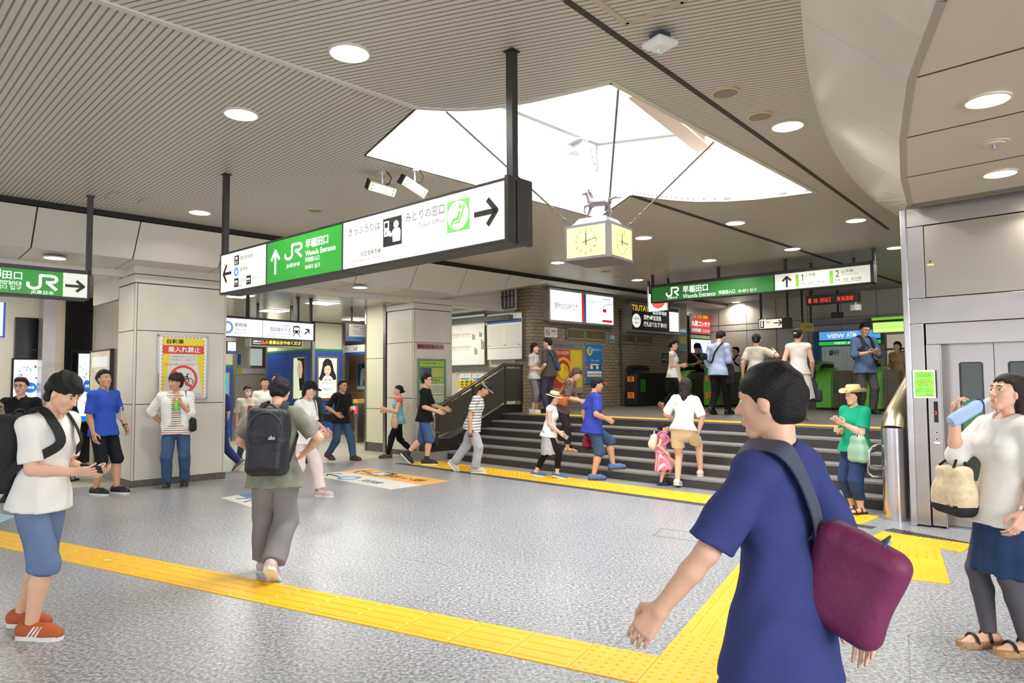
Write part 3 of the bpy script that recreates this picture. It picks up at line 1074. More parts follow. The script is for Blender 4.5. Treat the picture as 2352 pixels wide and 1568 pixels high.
# soffit, with joints running along the lift front
B_LIFT = 8.46
A_LIFT = ab(on_z(2105, 1205, 0))[0]
sof = [P2(p) for p in KNK] + [P2(W(9, ab(KNK[-1])[1])), P2(W(9, -6))]
sf = struct('ceiling_soffit', MB().prism_xy(sof, Z_SOFF, Z_SOFF + 0.04), mat('soffit_panel', (206, 196, 178), 0.4))
b = MB()
for p in k_j[3:6]:
 a_, b_ = ab(p)
 b.prism_xy([P2(W(a_ + 0.03, b_ - 0.008)), P2(W(9, b_ - 0.008)), P2(W(9, b_ + 0.008)), P2(W(a_ + 0.03, b_ + 0.008))], Z_SOFF - 0.003, Z_SOFF)
b.build('joint', M_JOINT, sf)
b = MB()
for p, q in zip(KNK[2:-1], KNK[3:]):
 for k in range(6):
  c0, c1 = p.lerp(q, k / 6), p.lerp(q, (k + 1) / 6)
  d = (c1 - c0)
  s = Vector((d.y, -d.x, 0)).normalized()
  b.hexa([(*P2(c0), Z_SOFF - 0.012), (*P2(c0 + s * 0.05), Z_SOFF - 0.012), (*P2(c1 + s * 0.05), Z_SOFF - 0.012), (*P2(c1), Z_SOFF - 0.012)],
    [(*P2(c0), Z_SOFF), (*P2(c0 + s * 0.05), Z_SOFF), (*P2(c1 + s * 0.05), Z_SOFF), (*P2(c1), Z_SOFF)])
b.build('corner_strip', mat('soffit_strip', (168, 158, 146), 0.4), sf)
# far walls
fvw = Frame(W(-11.3, 20.6), -R45)
b = MB().box(-3, 14, 0, 0.3, 0, Z_CEIL)
fw = struct('wall_back', b, mat('far_wall_panel', (176, 168, 156), 0.5), loc=fvw.o, rot=fvw.rot)
b = MB()
for i in range(16):
 b.box(i * 0.95 - 0.8, i * 0.95 - 0.79, -0.004, 0, Z_LAND, Z_CEIL)
for z in (2.2, 3.1, 3.3):
 b.box(-3, 14, -0.005, 0, z, z + 0.012)
b.build('joint', M_JOINT, fw)
MB().box(3.2, 12, -0.18, 0, 3.12, 3.24).build('ledge', mat('ledge_grey', (132, 136, 140), 0.5), fw)
# side wall beyond the brick: cream brick in the far corner
b = MB().box(0, 6.5, 0, 0.3, 0, 3.6)
struct('wall_left_far', b, M_BRICK_P, loc=W(-11.6, 19.4), rot=R45)
# left end of the hall beyond the black shop front
flw = Frame(W(-16, -6), R45)
wl = struct('wall_left', MB().box(0, 10.75, 0, 0.3, 0, 3.32), mat('left_wall_white', (226, 220, 206), 0.6), loc=flw.o, rot=R45)
# concourse back wall
fcw = Frame(W(-25, 13), -R45)
struct('wall_concourse', MB().box(0, 13.0, 0, 0.3, 0, 3.32), mat('concourse_wall', (206, 198, 184), 0.5), loc=fcw.o, rot=fcw.rot)
struct('wall_concourse_left', MB().box(0, 30, 0, 0.3, 0, 3.32), mat('concourse_wall', (206, 198, 184), 0.5), loc=W(-24, -8), rot=R45)
struct('wall_right_far', MB().box(0, 20, 0, 0.2, 0, Z_CEIL), mat('far_wall_panel', (176, 168, 156), 0.5), loc=W(9, 10), rot=R45)
# ceiling fittings
M_RING = mat('lamp_ring', (206, 200, 186), 0.4)
M_GRILLE = mat('speaker_grille', (150, 142, 128), 0.7, bump=0.5, bscale=300)
M_INK = mat('sign_black', (26, 24, 23), 0.5)
M_GREYTXT = mat('sign_grey', (150, 148, 140), 0.5)
M_LIT = mat('lit_white_sign', (255, 253, 244), 0.4, emit=0.34)
M_LITB = mat('lit_cool_sign', (246, 246, 255), 0.4, emit=0.55)
M_GREEN = mat('lit_green_sign', (48, 148, 52), 0.35, emit=0.30)
M_GREEN2 = mat('lit_green_sign_far', (52, 132, 56), 0.35, emit=0.2)
M_LTXT = mat('lit_white_letter', (255, 255, 250), 0.4, emit=0.55)
M_LIME = mat('lime_bar', (132, 200, 44), 0.4, emit=0.35)
M_SKYB = mat('line_blue', (120, 164, 236), 0.4, emit=0.35)
def downlight(px, py, z, r, label, power=26, nrmz=True):
 p = on_z(px, py, z)
 t = thing('downlight', label, 'ceiling light', p, 0, 'recessed ceiling downlights')
 b = MB()
 b.lathe([(r, 0.0), (r, -0.012), (r * 0.9, -0.016), (r * 0.86, -0.004)], 28)
 b.build('trim_ring', M_RING, t, smooth='auto')
 MB().lathe([(r * 0.86, -0.008), (r * 0.85, -0.013)], 28).build('lens', M_LAMP, t)
 lamp_area('lamp', (0, 0, -0.03), power, r * 1.6, (1.0, 0.97, 0.9), parent=t, spread=math.radians(150))
 return t
for px, py, z, r, lab in [
 (803, 120, Z_CEIL, 0.155, 'round ceiling downlight left of the tall sign pole, nearest the top of the picture'),
 (554, 261, Z_CEIL, 0.155, 'big round downlight in the slatted ceiling above the left end of the hanging sign'),
 (459, 487, Z_CEIL, 0.155, 'round downlight just in front of the white fascia above the bicycle notice'),
 (1809, 288, Z_CEIL, 0.155, 'round downlight beside the two round speakers near the curved white fascia'),
 (1689, 511, Z_CEIL, 0.155, 'oval-looking downlight right of the hanging clock, below the roof light'),
 (1966, 505, Z_CEIL, 0.155, 'downlight left of the steel lift corner, higher of the pair there'),
 (2056, 568, Z_CEIL, 0.155, 'downlight close against the steel lift corner, above the boarding sign'),
 (1820, 571, Z_CEIL, 0.155, 'downlight between two thin sign poles above the platform sign'),
 (1629, 597, Z_CEIL, 0.155, 'tilted bright downlight above the green half of the platform sign'),
 (1281, 602, Z_CEIL, 0.155, 'downlight at the lower left corner of the hanging clock'),
 (1478, 545, Z_CEIL, 0.155, 'downlight half hidden behind the right side of the hanging clock'),
 (1464, 642, Z_CEIL, 0.155, 'downlight left of the green platform sign, over the brick wall'),
 (1190, 528, Z_CEIL, 0.155, 'downlight just past the right end of the big hanging sign'),
 (1690, 693, Z_CEIL, 0.15, 'small far downlight under the middle of the platform sign'),
 (1765, 711, Z_CEIL, 0.15, 'small far downlight above the lit change machine sign'),
 (2050, 672, Z_CEIL, 0.15, 'far downlight beside the lift edge, under the end of the platform sign'),
 (1965, 702, Z_CEIL, 0.15, 'far downlight below the red dot display'),
]:
 downlight(px, py, z, r, lab, 24)
for px, py, lab in [(2268, 228, 'large bright downlight in the cream soffit over the lift'), (2297, 397, 'smaller-looking downlight in the cream soffit nearest the steel lift front')]:
 downlight(px, py, Z_SOFF, 0.14, lab, 22)
for px, py, lab in [(126, 591, 'downlight under the white fascia above the left hanging sign'), (827, 659, 'downlight under the white fascia left of the second pillar')]:
 downlight(px, py, 3.37, 0.15, lab, 14)
def ceiling_speaker(px, py, r, label):
 p = on_z(px, py, Z_CEIL)
 t = thing('ceiling_speaker', label, 'speaker', p, 0, 'round ceiling speakers')
 MB().lathe([(r, 0), (r, -0.014), (r * 0.88, -0.018), (r * 0.86, -0.008)], 28).build('rim', mat('speaker_rim', (206, 188, 150), 0.5), t, smooth='auto')
 MB().lathe([(r * 0.87, -0.006), (r * 0.86, -0.012)], 28).build('grille', M_GRILLE, t)
ceiling_speaker(1666, 211, 0.115, 'round beige ceiling speaker nearer the top, right of the roof light')
ceiling_speaker(1746, 265, 0.115, 'round beige ceiling speaker next to the bright downlight by the curved fascia')
ceiling_speaker(724, 482, 0.115, 'round beige ceiling speaker above the middle of the big hanging sign')
ceiling_speaker(1391, 622, 0.12, 'small round grille in the ceiling under the hanging clock, nearer of two')
ceiling_speaker(1418, 633, 0.12, 'small round grille in the ceiling behind the hanging clock, farther of two')
# wireless access point
p = on_z(1516, 100, Z_CEIL - 0.07)
t = thing('access_point', 'white rounded square wireless access point hanging under the slatted ceiling', 'access point', (p.x, p.y, Z_CEIL), R45 * 0.7)
soft('housing', M_WHITE, t, [rbox((0, 0, -0.075), (0.095, 0.095, 0.022), 0.02), rbox((0, 0, -0.09), (0.07, 0.07, 0.02), 0.018, k=0.02)], 0.008)
MB().box(-0.05, 0.05, -0.05, 0.05, -0.055, 0.0).build('mounting_plate', mat('bluish_metal', (96, 98, 128), 0.4, 0.5), t)
MB().sphere((0.0, 0.02, -0.111), 0.005, 6).build('status_light', mat('green_led', (60, 240, 120), 0.4, emit=2.0), t)
# ceiling hatches: frames only
def hatch(pxs, label):
 pts = [on_z(x, y, Z_CEIL) for x, y in pxs]
 c = sum(pts, Vector()) / 4
 b = MB()
 for i in range(4):
  p, q = pts[i] - c, pts[(i + 1) % 4] - c
  d = (q - p).normalized()
  s = Vector((-d.y, d.x, 0)) * 0.022
  b.hexa([(*P2(p - s), -0.008), (*P2(q - s), -0.008), (*P2(q + s), -0.008), (*P2(p + s), -0.008)],
    [(*P2(p - s), 0.0), (*P2(q - s), 0.0), (*P2(q + s), 0.0), (*P2(p + s), 0.0)])
 t = thing('ceiling_hatch', label, 'hatch', (c.x, c.y, Z_CEIL), 0)
 b.build('hatch_frame', mat('hatch_frame', (188, 176, 156), 0.5), t)
hatch([(240, 452), (268, 438), (346, 452), (318, 465)], 'small framed access hatch in the slats above the first white pillar')
hatch([(1325, -35), (1440, 54), (1572, 4), (1470, -75)], 'large framed access hatch at the top edge beside the access point')
# sprinkler rose on the soffit
p = on_z(2283, 328, Z_SOFF)
t = thing('sprinkler', 'round sprinkler head plate on the cream soffit between two downlights', 'sprinkler', p)
MB().lathe([(0.11, 0), (0.11, -0.006), (0.075, -0.008), (0.07, -0.016), (0.02, -0.016), (0.02, -0.0165)], 28).build('cover_plate', mat('soffit_panel', (206, 196, 178), 0.4), t, smooth='auto')
MB().tube([(0, 0, -0.016), (0, 0, -0.05)], 0.012, 8).lathe([(0.024, -0.054), (0.024, -0.05)], 10).build('sprinkler_nozzle', M_ALU, t)
# two aimed emergency lamps left of the roof light
def emergency_lamp(px, py, axis, face_dir, label):
 zc = Z_CEIL - 0.2
 p = on_z(px, py, zc)
 t = thing('emergency_lamp', label, 'lamp', (p.x, p.y, Z_CEIL))
 xa = Vector(axis).normalized()
 ya = -Vector(face_dir)
 ya = (ya - xa * ya.dot(xa)).normalized()
 q = Matrix((xa, ya, xa.cross(ya))).transposed().to_quaternion()
 b = MB()
 b.box(-0.17, 0.17, -0.02, 0.10, -0.055, 0.055)
 o = b.build('lamp_box', mat('lamp_beige', (214, 196, 160), 0.5), t, loc=(0, 0, -0.2), bevel=0.006)
 o.rotation_mode = 'QUATERNION'
 o.rotation_quaternion = q
 MB().box(-0.172, -0.165, -0.018, 0.102, -0.057, 0.057).box(-0.17, 0.17, 0.1, 0.106, -0.055, 0.055).build('end_cap', M_BLACK, o)
 MB().box(-0.155, 0.155, -0.024, -0.02, -0.045, 0.045).build('diffuser', mat('lamp_diffuser', (246, 252, 244), 0.4, emit=0.9), o)
 g = MB()
 for s in (-1, 1):
  for z in (-0.025, 0.022):
   g.box(s * 0.13 - 0.006, s * 0.13 + 0.006, -0.027, -0.024, z - 0.014, z + 0.014)
 for z in (-0.025, 0.022):
  g.box(-0.12, 0.12, -0.027, -0.0245, z - 0.002, z + 0.002)
 g.build('green_mark', mat('mark_green', (90, 190, 100), 0.5), o)
 MB().tube([(0, 0, 0), (0, 0, -0.14)], 0.014, 8).lathe([(0.055, -0.02), (0.055, 0)], 14).build('bracket', M_ALU, t)
 MB().tube([(0.05, 0.02, 0), (0.1, 0.03, -0.06), (0.08, 0.02, -0.13), (0.02, 0, -0.16)], 0.006, 6).build('cable', M_BLACK, t)
emergency_lamp(878, 434, (.8, .55, -.12), (.35, -.75, -.5), 'beige emergency lamp box on the ceiling, left of the pair above the sign')
emergency_lamp(952, 430, (.62, .62, -.3), (.45, -.75, -.35), 'brightly lit emergency lamp box on the ceiling, right of the pair above the sign')
# square panel lights in the inner concourse
def panel_light(px, py, label):
 p = on_z(px, py, 3.32)
 t = thing('panel_light', label, 'ceiling light', p, R45, 'square lights in the side concourse')
 MB().box(-0.3, 0.3, -0.3, 0.3, -0.012, 0).build('frame', M_WHITE, t)
 MB().box(-0.27, 0.27, -0.27, 0.27, -0.018, -0.012).build('diffuser', M_LAMP, t)
 lamp_area('lamp', (0, 0, -0.04), 30, 0.5, (1.0, 0.97, 0.88), size_y=0.5, parent=t)
for px, py, lab in [(541, 678, 'square ceiling panel light nearest the first pillar in the side concourse'),
     (741, 695, 'square ceiling panel light in the middle of the side concourse'),
     (629, 713, 'square ceiling panel light above the line sign in the side concourse'),
     (817, 733, 'square ceiling panel light over the small ticket sign')]:
 panel_light(px, py, lab)
for a_, b_ in ((-14, -1), (-14, 2), (-18, 6), (-13.6, 10.6), (-21, 10)):
 lamp_area('concourse_fill', W(a_, b_, 3.3), 34, 0.6, (1.0, 0.97, 0.88), size_y=0.6)  # fill lights without fittings; the last added to brighten the dark far wall
# lettering helpers
def stroke2d(b, pts, w, y0, y1):
 for (x0, z0), (x1, z1) in zip(pts[:-1], pts[1:]):
  dx, dz = x1 - x0, z1 - z0
  L = math.hypot(dx, dz)
  if L < 1e-6:
   continue
  nx, nz = -dz / L * w / 2, dx / L * w / 2
  b.prism_xz([(x0 - nx, z0 - nz), (x1 - nx, z1 - nz), (x1 + nx, z1 + nz), (x0 + nx, z0 + nz)], y0, y1)
 for (x, z) in pts[1:-1]:
  b.disc_xz(x, z, w / 2, y0, y1, 8)
def rail_logo(x0, x1, z0, z1, y, m, parent):
 b = MB()
 sx, sz = (x1 - x0) / 1.3, (z1 - z0)
 p1 = [(0.08, .46), (.08, .26), (.17, .13), (.3, .09), (.42, .11), (.53, .2), (.56, .32), (.56, .91), (1.02, .91), (1.15, .87), (1.21, .78), (1.21, .66), (1.14, .56), (1.02, .52), (.78, .52)]
 stroke2d(b, [(x0 + x * sx, z0 + z * sz) for x, z in p1], 0.16 * sz, y - 0.002, y)
 stroke2d(b, [(x0 + x * sx, z0 + z * sz) for x, z in [(.84, .5), (1.22, .07)]], 0.17 * sz, y - 0.002, y)
 return b.build('logo', m, parent)
def arrow(cx, cz, w, h, ang, y, m, parent, t=0.17):
 """chevron-headed arrow pointing along ang (0 = right)"""
 b = MB()
 L = max(w, h)
 pts = [(-0.5, 0), (0.42, 0)]
 hd = [(0.08, 0.40), (0.46, 0), (0.08, -0.40)]
 ca, sa = math.cos(ang), math.sin(ang)
 horizontal = abs(ca) > abs(sa)
 kx, kz = (w, h) if True else (h, w)
 def tr(p):
  x, z = p[0] * ca - p[1] * sa, p[0] * sa + p[1] * ca
  return cx + x * w, cz + z * h
 stroke2d(b, [tr(p) for p in pts], t * min(w, h), y - 0.002, y)
 stroke2d(b, [tr(p) for p in hd], t * min(w, h), y - 0.002, y)
 return b.build('arrow', m, parent)
def pole_with_flange(t, x, y, z0, z1, r=0.032, m=None, name='pole'):
 b = MB().box(x - r, x + r, y - r, y + r, z0, z1)
 b.box(x - r * 1.45, x + r * 1.45, y - r * 1.45, y + r * 1.45, z1 - 0.012, z1)
 return b.build(name, m or M_DARK, t)
# the big hanging sign
pl, pr = on_z(520, 400, Z_CEIL), on_z(1175, 117, Z_CEIL)
rot = math.atan2(pr.y - pl.y, pr.x - pl.x)
DEP = 0.24
o = Vector((pl.x, pl.y, 0)) - Vector((-math.sin(rot), math.cos(rot), 0)) * DEP / 2
FS = Frame(o, rot)
big = thing('hanging_sign', 'long black-framed lit hanging sign with a green middle panel and black arrows', 'sign', o, rot)
xl, zb = FS.px(504, 676)
xr, zt = FS.px(1162, 406)
zt2 = (FS.px(504, 584)[1] + zt) / 2
zb2 = (zb + FS.px(1162, 556)[1]) / 2
zt, zb = zt2, zb2
x1, x2 = FS.px(611, 640)[0], FS.px(786, 570)[0]
b = MB()
e = 0.022
b.box(xl, xr, 0, DEP, zt - e, zt).box(xl, xr, 0, DEP, zb, zb + e).box(xl, xl + e, 0, DEP, zb, zt).box(xr - 0.012, xr, 0, DEP, zb, zt)
b.box(x1 - .011, x1 + .011, 0, DEP, zb, zt).box(x2 - .011, x2 + .011, 0, DEP, zb, zt)
b.box(xl + .01, xr - .01, 0.02, DEP - 0.02, zb + .01, zt - .01)
b.build('frame', M_DARK, big, bevel=0.004)
b = MB()
b.box(xr - 0.005, xr + 0.03, -0.012, 0.07, zb - 0.01, zt + 0.01).box(xr - 0.005, xr + 0.03, 0.085, DEP + 0.01, zb - 0.01, zt + 0.01).box(xr - .01, xr + 0.015, 0, DEP, zb, zt)
b.build('end_cap', M_DARK, big)
for nm, xa, xb_, m in (('lit_panel', xl + e, x1 - .011, M_LIT), ('green_panel', x1 + .011, x2 - .011, M_GREEN), ('lit_panel', x2 + .011, xr - .012, M_LIT)):
 MB().box(xa, xb_, 0.004, 0.02, zb + e, zt - e).build(nm, m, big)
x_, _ = FS.px(520, 500)
pole_with_flange(big, 0.0, DEP / 2, zt, Z_CEIL, 0.03)
L_ = (Vector(P2(pr)) - Vector(P2(pl))).length
pole_with_flange(big, L_, DEP / 2, zt - 0.1, Z_CEIL, 0.03)
Y = 0.002
def T(s, a, b_, c, d, m=M_INK, bold=0.0, fr=FS, par=big, y=Y):
 return text_px(fr, s, a, b_, c, d, y, m, par, bold)
def box_px(fr, par, a, b_, c, d, m, name='pictogram', y0=0.0, y1=0.003):
 x0, z1 = fr.px(a, b_)
 _, z0 = fr.px(a, d)
 x1_, _ = fr.px(c, d)
 return MB().box(x0, x1_, y0, y1, z0, z1).build(name, m, par), (x0, x1_, z0, z1)
cx, cz = FS.px(521.5, 628)
arrow(cx, cz, 0.19, 0.24, math.pi, Y, M_INK, big, 0.16)
T('西武新宿線', 551, 588, 581, 598, M_GREYTXT)
T('東西線', 551, 614, 568, 623, M_GREYTXT)
T('バス', 550, 639.5, 561, 649, M_GREYTXT)
T('タクシー', 579, 634, 599, 643.5, M_GREYTXT)
T('Bus', 549.5, 653, 556, 658, M_GREYTXT)
T('Taxi', 578.5, 646.5, 585, 651, M_GREYTXT)
for (a, b_, c, d, kind) in ((539, 588, 548, 609, 't'), (538, 640, 547, 659.5, 'b'), (566, 633.5, 575.5, 653.5, 'x')):
 _, (u0, u1, v0, v1) = box_px(FS, big, a, b_, c, d, M_INK, y0=-0.001)
 w_, h_ = u1 - u0, v1 - v0
 b = MB()
 if kind == 't':
  b.box(u0 + .3 * w_, u0 + .7 * w_, -.003, -.001, v0 + .55 * h_, v0 + .85 * h_)
  b.disc_xz(u0 + .3 * w_, v0 + .33 * h_, .08 * w_, -.003, -.001, 10).disc_xz(u0 + .7 * w_, v0 + .33 * h_, .08 * w_, -.003, -.001, 10)
  b.box(u0 + .2 * w_, u0 + .8 * w_, -.003, -.001, v0 + .12 * h_, v0 + .18 * h_)
 else:
  b.box(u0 + .15 * w_, u0 + .85 * w_, -.003, -.001, v0 + .5 * h_, v0 + .72 * h_)
  b.disc_xz(u0 + .27 * w_, v0 + .3 * h_, .07 * w_, -.003, -.001, 10).disc_xz(u0 + .73 * w_, v0 + .3 * h_, .07 * w_, -.003, -.001, 10)
 b.build('pictogram', M_LTXT, big)
cx, cz = FS.px(542.5, 624)
MB().ring_xz(cx, cz, 0.030, 0.048, -0.001, 0.002).build('pictogram', mat('ring_blue', (88, 140, 226), 0.4, emit=0.3), big)
T('T', 541, 620, 544, 627, M_GREYTXT)
# green panel
cx, cz = FS.px(632, 602)
arrow(cx, cz, 0.2, 0.25, math.pi / 2, Y, M_LTXT, big, 0.15)
x0, z1_ = FS.px(652.5, 564)
x3, _ = FS.px(695, 590)
_, z0_ = FS.px(652.5, 600.5)
rail_logo(x0, x3, z0_, z1_, Y, M_LTXT, big)
T('JR東日本', 657, 607, 688.5, 617.5, M_LTXT, 0.012)
T('早稲田口', 701, 550, 753, 571, M_LTXT, 0.02)
T('Waseda Entrance', 701, 576, 770, 588.5, M_LTXT, 0.012)
T('早稲田入口', 700, 592, 732.5, 603, M_LTXT, 0.01)
T('와세다 입구', 700, 609.5, 735, 619.5, M_LTXT, 0.008)
# right panel
T('きっぷうりば', 800, 525, 873, 543, M_INK, -0.004)
T('Tickets', 846, 537, 874, 548, mat('sign_pale', (206, 204, 190), 0.5))
T('售票处', 827, 561, 847, 569, mat('sign_pale', (206, 204, 190), 0.5))
T('指定席券売機', 827, 578, 874, 590, M_INK)
T('Reserved Seat Ticket Machine', 805, 598, 874, 604.5, mat('sign_mid', (110, 106, 98), 0.5))
_, (u0, u1, v0, v1) = box_px(FS, big, 880, 504, 922, 568, M_INK, y0=0.0)
w_, h_ = u1 - u0, v1 - v0
b = MB()
b.box(u0 + .07 * w_, u0 + .33 * w_, -.003, 0, v0 + .36 * h_, v0 + .9 * h_)
b.disc_xz(u0 + .72 * w_, v0 + .72 * h_, .13 * w_, -.003, 0, 20)
b.prism_xz([(u0 + .55 * w_, v0 + .12 * h_), (u0 + .93 * w_, v0 + .12 * h_), (u0 + .95 * w_, v0 + .48 * h_), (u0 + .88 * w_, v0 + .58 * h_), (u0 + .6 * w_, v0 + .58 * h_), (u0 + .52 * w_, v0 + .5 * h_)], -.003, 0)
b.prism_xz([(u0 + .36 * w_, v0 + .38 * h_), (u0 + .42 * w_, v0 + .32 * h_), (u0 + .6 * w_, v0 + .4 * h_), (u0 + .58 * w_, v0 + .5 * h_)], -.003, 0)
b.box(u0 + .36 * w_, u0 + .42 * w_, -.003, 0, v0 + .34 * h_, v0 + .52 * h_)
b.build('pictogram', M_LTXT, big)
MB().box(u0 + .12 * w_, u0 + .28 * w_, -.005, -.003, v0 + .66 * h_, v0 + .84 * h_).box(u0 + .12 * w_, u0 + .22 * w_, -.005, -.003, v0 + .46 * h_, v0 + .49 * h_).build('pictogram', M_INK, big)
T('みどりの窓口', 931, 489, 1020, 511, M_INK, -0.004)
T('Ticket Office', 960, 512, 1020, 523.5, mat('sign_mid', (110, 106, 98), 0.5), -0.006)
T('售票处  매표소', 964, 530, 1019, 539, mat('sign_pale', (206, 204, 190), 0.5))
_, (u0, u1, v0, v1) = box_px(FS, big, 1026.5, 465, 1078, 536, mat('lit_leaf_green', (112, 190, 92), 0.4, emit=0.3), y0=0.0)
w_, h_ = u1 - u0, v1 - v0
MB().disc_xz((u0 + u1) / 2, (v0 + v1) / 2, w_ * .46, -.003, 0, 40, h_ * .46).build('pictogram', M_LTXT, big)
b = MB()
b.disc_xz(u0 + .62 * w_, v0 + .76 * h_, .075 * w_, -.006, -.003, 16)
stroke2d(b, [(u0 + .2 * w_, v0 + .2 * h_), (u0 + .32 * w_, v0 + .38 * h_), (u0 + .5 * w_, v0 + .4 * h_), (u0 + .6 * w_, v0 + .62 * h_)], .09 * w_, -.006, -.003)
stroke2d(b, [(u0 + .34 * w_, v0 + .27 * h_), (u0 + .58 * w_, v0 + .29 * h_), (u0 + .8 * w_, v0 + .8 * h_)], .06 * w_, -.006, -.003)
b.build('pictogram', mat('lit_leaf_green', (112, 190, 92), 0.4, emit=0.3), big)
cx, cz = FS.px(1115, 488)
arrow(cx, cz, 0.235, 0.235, 0, Y, M_INK, big, 0.17)
# left hanging sign
pe = on_z(208, 450, Z_CEIL)
FL = Frame(Vector((pe.x, pe.y, 0)) - Vector((-S2, S2, 0)) * 0.1, R45)
ls = thing('hanging_sign', 'green and white lit hanging sign at the left edge, arrow pointing right', 'sign', FL.o, R45)
zt, zb = FL.px(205, 622)[1], FL.px(205, 690)[1]
xe = FL.px(207, 650)[0]
MB().box(-2.3, xe, 0, 0.2, zb, zb + .03).box(-2.3, xe, 0, 0.2, zt - .05, zt).box(-2.3, -2.27, 0, .2, zb, zt).box(xe - .03, xe, 0, .2, zb, zt).box(-2.28, xe - .02, .02, .18, zb + .01, zt - .01).build('frame', M_CHAR, ls, bevel=0.004)
xa = FL.px(145, 650)[0]
MB().box(-2.27, xa, 0.004, 0.02, zb + .03, zt - .05).build('green_panel', M_GREEN, ls)
MB().box(xa, xe - .03, 0.004, 0.02, zb + .03, zt - .05).build('lit_panel', mat('lit_white_dim', (226, 228, 218), 0.4, emit=0.4), ls)
pole_with_flange(ls, 0, 0.1, zt - .05, Z_CEIL, 0.03, M_CHAR)
pole_with_flange(ls, -2.0, 0.1, zt - .05, Z_CEIL, 0.03, M_CHAR)
for s, a, b_, c, d, bo in (('田口', 6, 621, 51, 639, 0.01), ('早稲', -44, 613, 3, 631, 0.01), ('Waseda Entrance', -72, 633, 50, 646, 0.004), ('와세다 입구', -24, 651, 49, 661, 0)):
 text_px(FL, s, a, b_, c, d, Y, M_LTXT, ls, bo)
x0, z1_ = FL.px(60, 626)
_, z0_ = FL.px(60, 664)
x3, _ = FL.px(135, 650)
rail_logo(x0, x3, z0_, z1_, Y, M_LTXT, ls)
text_px(FL, 'JR東日本', 71, 665, 124, 675, Y, M_LTXT, ls, 0.004)
cx, cz = FL.px(172, 657)
arrow(cx, cz, 0.21, 0.17, 0, Y, M_CHAR, ls, 0.2)
# platform sign over the steps
q1, q2 = on_z(1497, 632, Z_CEIL), on_z(2005, 570, Z_CEIL)
rot = math.atan2(q2.y - q1.y, q2.x - q1.x)
FP = Frame(Vector((q1.x, q1.y, 0)) - Vector((-math.sin(rot), math.cos(rot), 0)) * 0.1, rot)
ps = thing('hanging_sign', 'long green and white platform sign hanging over the top of the steps', 'sign', FP.o, rot)
xl, zt = FP.px(1494, 653)
xr, zt_b = FP.px(2006, 600)
zb = (FP.px(1494, 697)[1] + FP.px(2006, 648)[1]) / 2
zt = (zt + zt_b) / 2
MB().box(xl, xr, 0, .2, zb, zb + .025).box(xl, xr, 0, .2, zt - .07, zt).box(xl, xl + .04, 0, .2, zb, zt).box(xr - .06, xr, 0, .2, zb, zt).box(xl + .01, xr - .01, .02, .18, zb + .01, zt - .01).build('frame', M_CHAR, ps, bevel=0.004)
xm = FP.px(1778, 650)[0]
MB().box(xl + .04, xm - .015, .004, .02, zb + .025, zt - .07).build('green_panel', M_GREEN2, ps)
MB().box(xm + .015, xr - .06, .004, .02, zb + .025, zt - .07).build('lit_panel', mat('lit_white_dim', (226, 228, 218), 0.4, emit=0.4), ps)
pole_with_flange(ps, 0.02, 0.1, zt - .03, Z_CEIL, 0.025, M_CHAR)
pole_with_flange(ps, FP.px(1645, 620)[0], 0.1, zt - .03, Z_CEIL, 0.025, M_CHAR)
pole_with_flange(ps, FP.px(1799, 600)[0], 0.1, zt - .03, Z_CEIL, 0.025, M_CHAR)
pole_with_flange(ps, FP.px(2003, 590)[0], 0.1, zt - .03, Z_CEIL, 0.025, M_CHAR)
x0, z1_ = FP.px(1529, 660.5)
_, z0_ = FP.px(1529, 683)
x3, _ = FP.px(1560, 670)
rail_logo(x0, x3, z0_, z1_, Y, M_LTXT, ps)
M_G2 = mat('sign_dark_grey', (84, 82, 80), 0.5)
for s, a, b_, c, d, m, bo in (('JR東日本', 1533, 682, 1556, 688, M_LTXT, 0.01), ('早稲田口', 1567.5, 657, 1626, 673, M_LTXT, 0.02), ('Waseda Entrance', 1568, 675.5, 1643, 685, M_LTXT, 0.004),
        ('早稲田入口', 1650, 667.5, 1688, 676, M_LTXT, 0.005), ('와세다 입구', 1695, 665, 1738, 672, M_LTXT, -0.004),
        ('1', 1840, 630, 1845, 645, M_G2, 0.005), ('山手線', 1848, 628.5, 1873, 636, M_G2, 0), ('Yamanote Line', 1848.5, 637.5, 1885, 641, mat('sign_pale2', (170, 168, 160), .5), 0),
        ('池袋・田端・上野方面', 1839, 648.5, 1895, 654, M_G2, 0), ('for Ikebukuro, Tabata & Ueno', 1839, 655, 1891, 658, M_G2, 0),
        ('2', 1918, 621, 1928, 636, M_G2, 0.005), ('山手線', 1932, 619.5, 1960, 627, M_G2, 0), ('Yamanote Line', 1932, 628.5, 1972, 632, mat('sign_pale2', (170, 168, 160), .5), 0),
        ('新宿・渋谷・品川方面', 1918, 640, 1979, 646, M_G2, 0), ('for Shinjuku, Shibuya & Shinagawa', 1918, 647, 1978, 650, M_G2, 0)):
 text_px(FP, s, a, b_, c, d, Y, m, ps, bo)
cx, cz = FP.px(1807, 647)
arrow(cx, cz, 0.22, 0.22, math.pi / 2, Y, M_CHAR, ps, 0.17)
box_px(FP, ps, 1827, 631, 1835, 659, M_LIME)
box_px(FP, ps, 1905, 622.5, 1914, 651.5, M_LIME)
